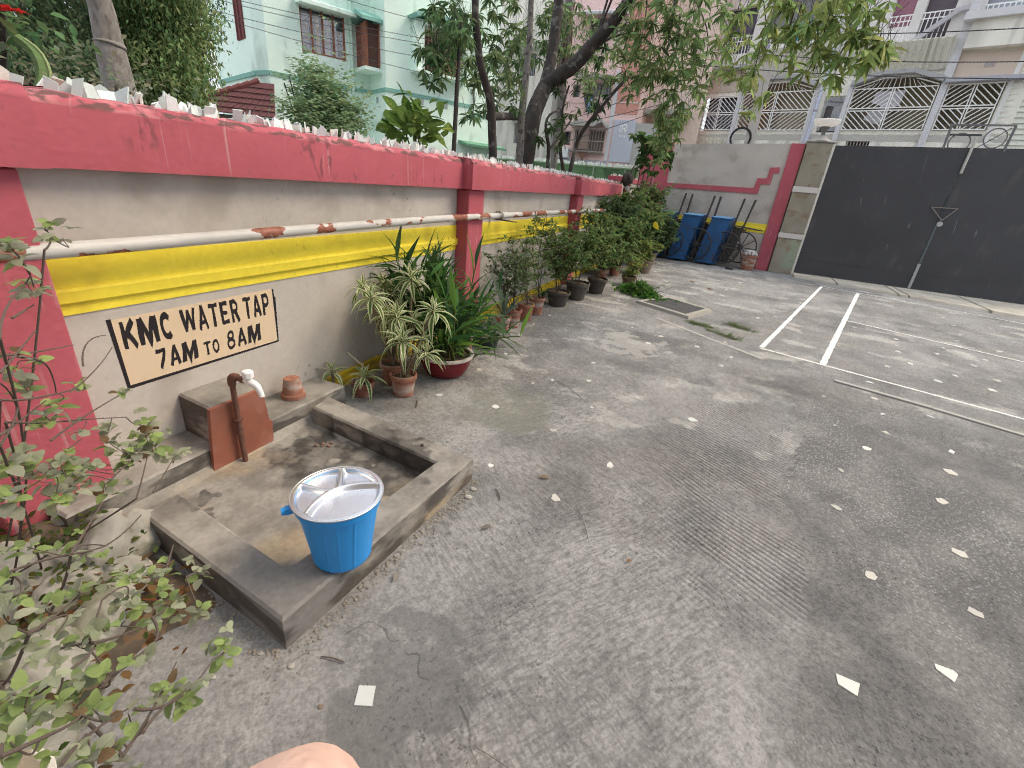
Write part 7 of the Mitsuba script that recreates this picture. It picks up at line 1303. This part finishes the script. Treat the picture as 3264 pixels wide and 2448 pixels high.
# ------------------------------------------------------------------ small litter
rng = np.random.default_rng(95)
DL = leaf_shape(.06, .024, 4, .5, .15, .45)
for lab, x, y, s, az, c in (('pale dry leaf on the concrete right of the basin corner', -.62, 2.05, 1.1, 20, (.33, .26, .18)), ('curled grey leaf near the basin front kerb', -.70, 1.52, 1.0, 60, (.26, .23, .20)), ('curled brown leaf on the ground beyond the weed clump', -.42, 9.75, 2.2, 10, (.24, .15, .08)), ('second curled brown leaf beyond the weed clump, nearer the court', .05, 9.2, 2.6, 140, (.28, .17, .09)), ('reddish leaf on the concrete beyond the manhole', .46, 7.75, 1.5, 80, (.30, .14, .09)), ('tiny orange leaf on the ribbed concrete', -.05, 1.66, .55, 40, (.32, .19, .10)), ('pale scrap of leaf at the foot of the basin kerb', -.86, 1.08, .9, 110, (.36, .33, .28))):
    solo('fallen_leaf', lab, 'leaf', shape((np.array(DL[0]), DL[1]), 'leaf', True, c), None, to_world=xform((x, y, .012), basis((math.cos(math.radians(az)), math.sin(math.radians(az)), 0), roll=.25), s))
for lab, a, b, r in (('short brown twig on the concrete before the terracotta pot', (-1.72, 2.46), (-1.66, 2.36), .004), ('thin dark stick lying right of the basin', (-.36, 1.92), (-.24, 1.72), .0014), ('thin stick near the basin corner', (-.78, 1.83), (-.72, 1.76), .003), ('pale grass stalk at the foot of the basin kerb', (-.88, .72), (-.80, .74), .0025), ('long thin straw in the middle of the yard', (-.98, 3.42), (-.72, 3.22), .0022), ('fine dark straw on the concrete near the bottom of the yard', (-.30, .72), (-.06, .70), .0009)):
    solo('twig', lab, 'twig', tube(spline([(*a, .006), ((a[0] + b[0]) / 2 + .006, (a[1] + b[1]) / 2 + .004, .009), (*b, .006)], 7), r, 5), 'twig_wood', 60)
solo('snail_shell', 'small brown snail shell on the far kerb of the basin', 'shell', lump((.010, .009, .008), 6, 2, .1).apply_translation([-1.22, 1.80, .147]), 'satin', 60, (.10, .075, .055))
pb_ = []
for i in range(420):
    t = rng.random(); s = abs(rng.normal(0, .028)); x, y = (-1.0 + .075 * t + .012 + s, .69 + 1.17 * t) if rng.random() < .62 else (-1.0 - .86 * rng.random(), 0); 
    if y == 0: y = .69 + (-1.0 - x) * .1 - .012 - s
    r = .003 + .006 * rng.random() ** 2; pb_.append(lump((r, r, r * .6), i, 0, .3).apply_translation([x, y, r * .3]))
gk = structure('gravel'); labels[gk] = {'kind': 'stuff', 'label': 'fine gravel and grit along the foot of the basin', 'category': 'gravel'}; scene[gk] = shape(cat(pb_), 'matte', False, (.24, .22, .19))
for lab, x, y, r in (('broken concrete crumb at the near corner of the basin', -.94, .655, .012), ('second concrete crumb by the near corner of the basin', -1.06, .64, .009), ('pale rubble flake at the far right corner of the basin', -.88, 1.77, .017), ('pale rubble flake below the basin kerb near its right corner', -.87, 1.70, .020), ('round brown pebble beside the pale square tile', -.765, .605, .009), ('white pebble near the shrub twigs', -1.12, .52, .009), ('white pebble at the basin side', -1.20, .58, .008)):
    solo('concrete_crumb', lab, 'crumb', lump((r, r * .8, r * .4), int(abs(x) * 1000), 2, .3).apply_translation([x, y, r * .25]), 'matte', 50, (.34, .32, .29) if 'brown' not in lab else (.20, .15, .11))

# ------------------------------------------------------------------ hand that holds the camera, one fingertip in view
import manifold3d as m3
def capsule(pa, ra, pb, rb):
    s = lambda p, r: m3.Manifold.sphere(r, 24).translate([float(x) for x in p]); return m3.Manifold.batch_hull([s(pa, ra), s(pb, rb)])
def chain(J): return [capsule(J[i][0], J[i][1], J[i + 1][0], J[i + 1][1]) for i in range(len(J) - 1)]
# joints in the hand's own frame (metres): x right, y down, z ahead of the lens
index = [((-.0257, .0536, .0550), .0084), ((-.0420, .0625, .0545), .0092), ((-.0560, .0860, .0440), .0092), ((-.0760, .1160, .0080), .0115)]
mid_ = [((-.0300, .0900, .0500), .0080), ((-.0450, .1000, .0460), .0087), ((-.0680, .1080, .0330), .0094), ((-.0800, .1310, -.0030), .0118)]
ring_ = [((-.0300, .1120, .0420), .0076), ((-.0440, .1200, .0370), .0082), ((-.0660, .1270, .0240), .0088), ((-.0780, .1460, -.0110), .0112)]
pink_ = [((-.0350, .1330, .0300), .0066), ((-.0460, .1390, .0250), .0072), ((-.0620, .1440, .0130), .0078), ((-.0720, .1600, -.0170), .0100)]
thumb = [((-.0300, .1000, -.0120), .0095), ((-.0500, .1110, -.0200), .0102), ((-.0700, .1330, -.0350), .0115), ((-.0780, .1650, -.0560), .0140)]
wrist, elbow = ((-.0900, .2000, -.0700), .0260), ((-.1200, .3300, -.2400), .0400)
parts_ = chain(index) + chain(mid_) + chain(ring_) + chain(pink_) + chain(thumb)
heel = ((-.0860, .1780, -.0520), .0200)
for a in (index[-1], mid_[-1], ring_[-1], pink_[-1], thumb[-1]): parts_.append(capsule(a[0], a[1], heel[0], .019))
parts_.append(m3.Manifold.batch_hull([capsule(index[-1][0], .0105, heel[0], .016), capsule(pink_[-1][0], .0095, heel[0], .016)]))
parts_ += [capsule(heel[0], .0215, wrist[0], wrist[1]), capsule(wrist[0], wrist[1], elbow[0], elbow[1])]
body = m3.Manifold.batch_boolean(parts_, m3.OpType.Add).refine_to_length(.0035); v, f, _ = meshkit.arrays(body); hm = trimesh.Trimesh(v, f, process=True); trimesh.smoothing.filter_taubin(hm, iterations=14)
hm.vertices = np.array(hm.vertices) @ CAM_R.T + EYE
ps = thing('person', 'bare hand of the person taking the photo, one fingertip reaching in at the bottom edge', 'person'); put(ps, 'hand', hm, 'skin', True)
nail = lump((.0058, .0066, .0016), 2, 2, .02); nail.vertices = (np.array(nail.vertices) @ basis((.75, -.58, -.2), up=(0, 0, -1)).T + np.array([-.0255, .0540, .0465])) @ CAM_R.T + EYE; put(ps, 'nail', nail, 'satin', 60, (.62, .40, .34))
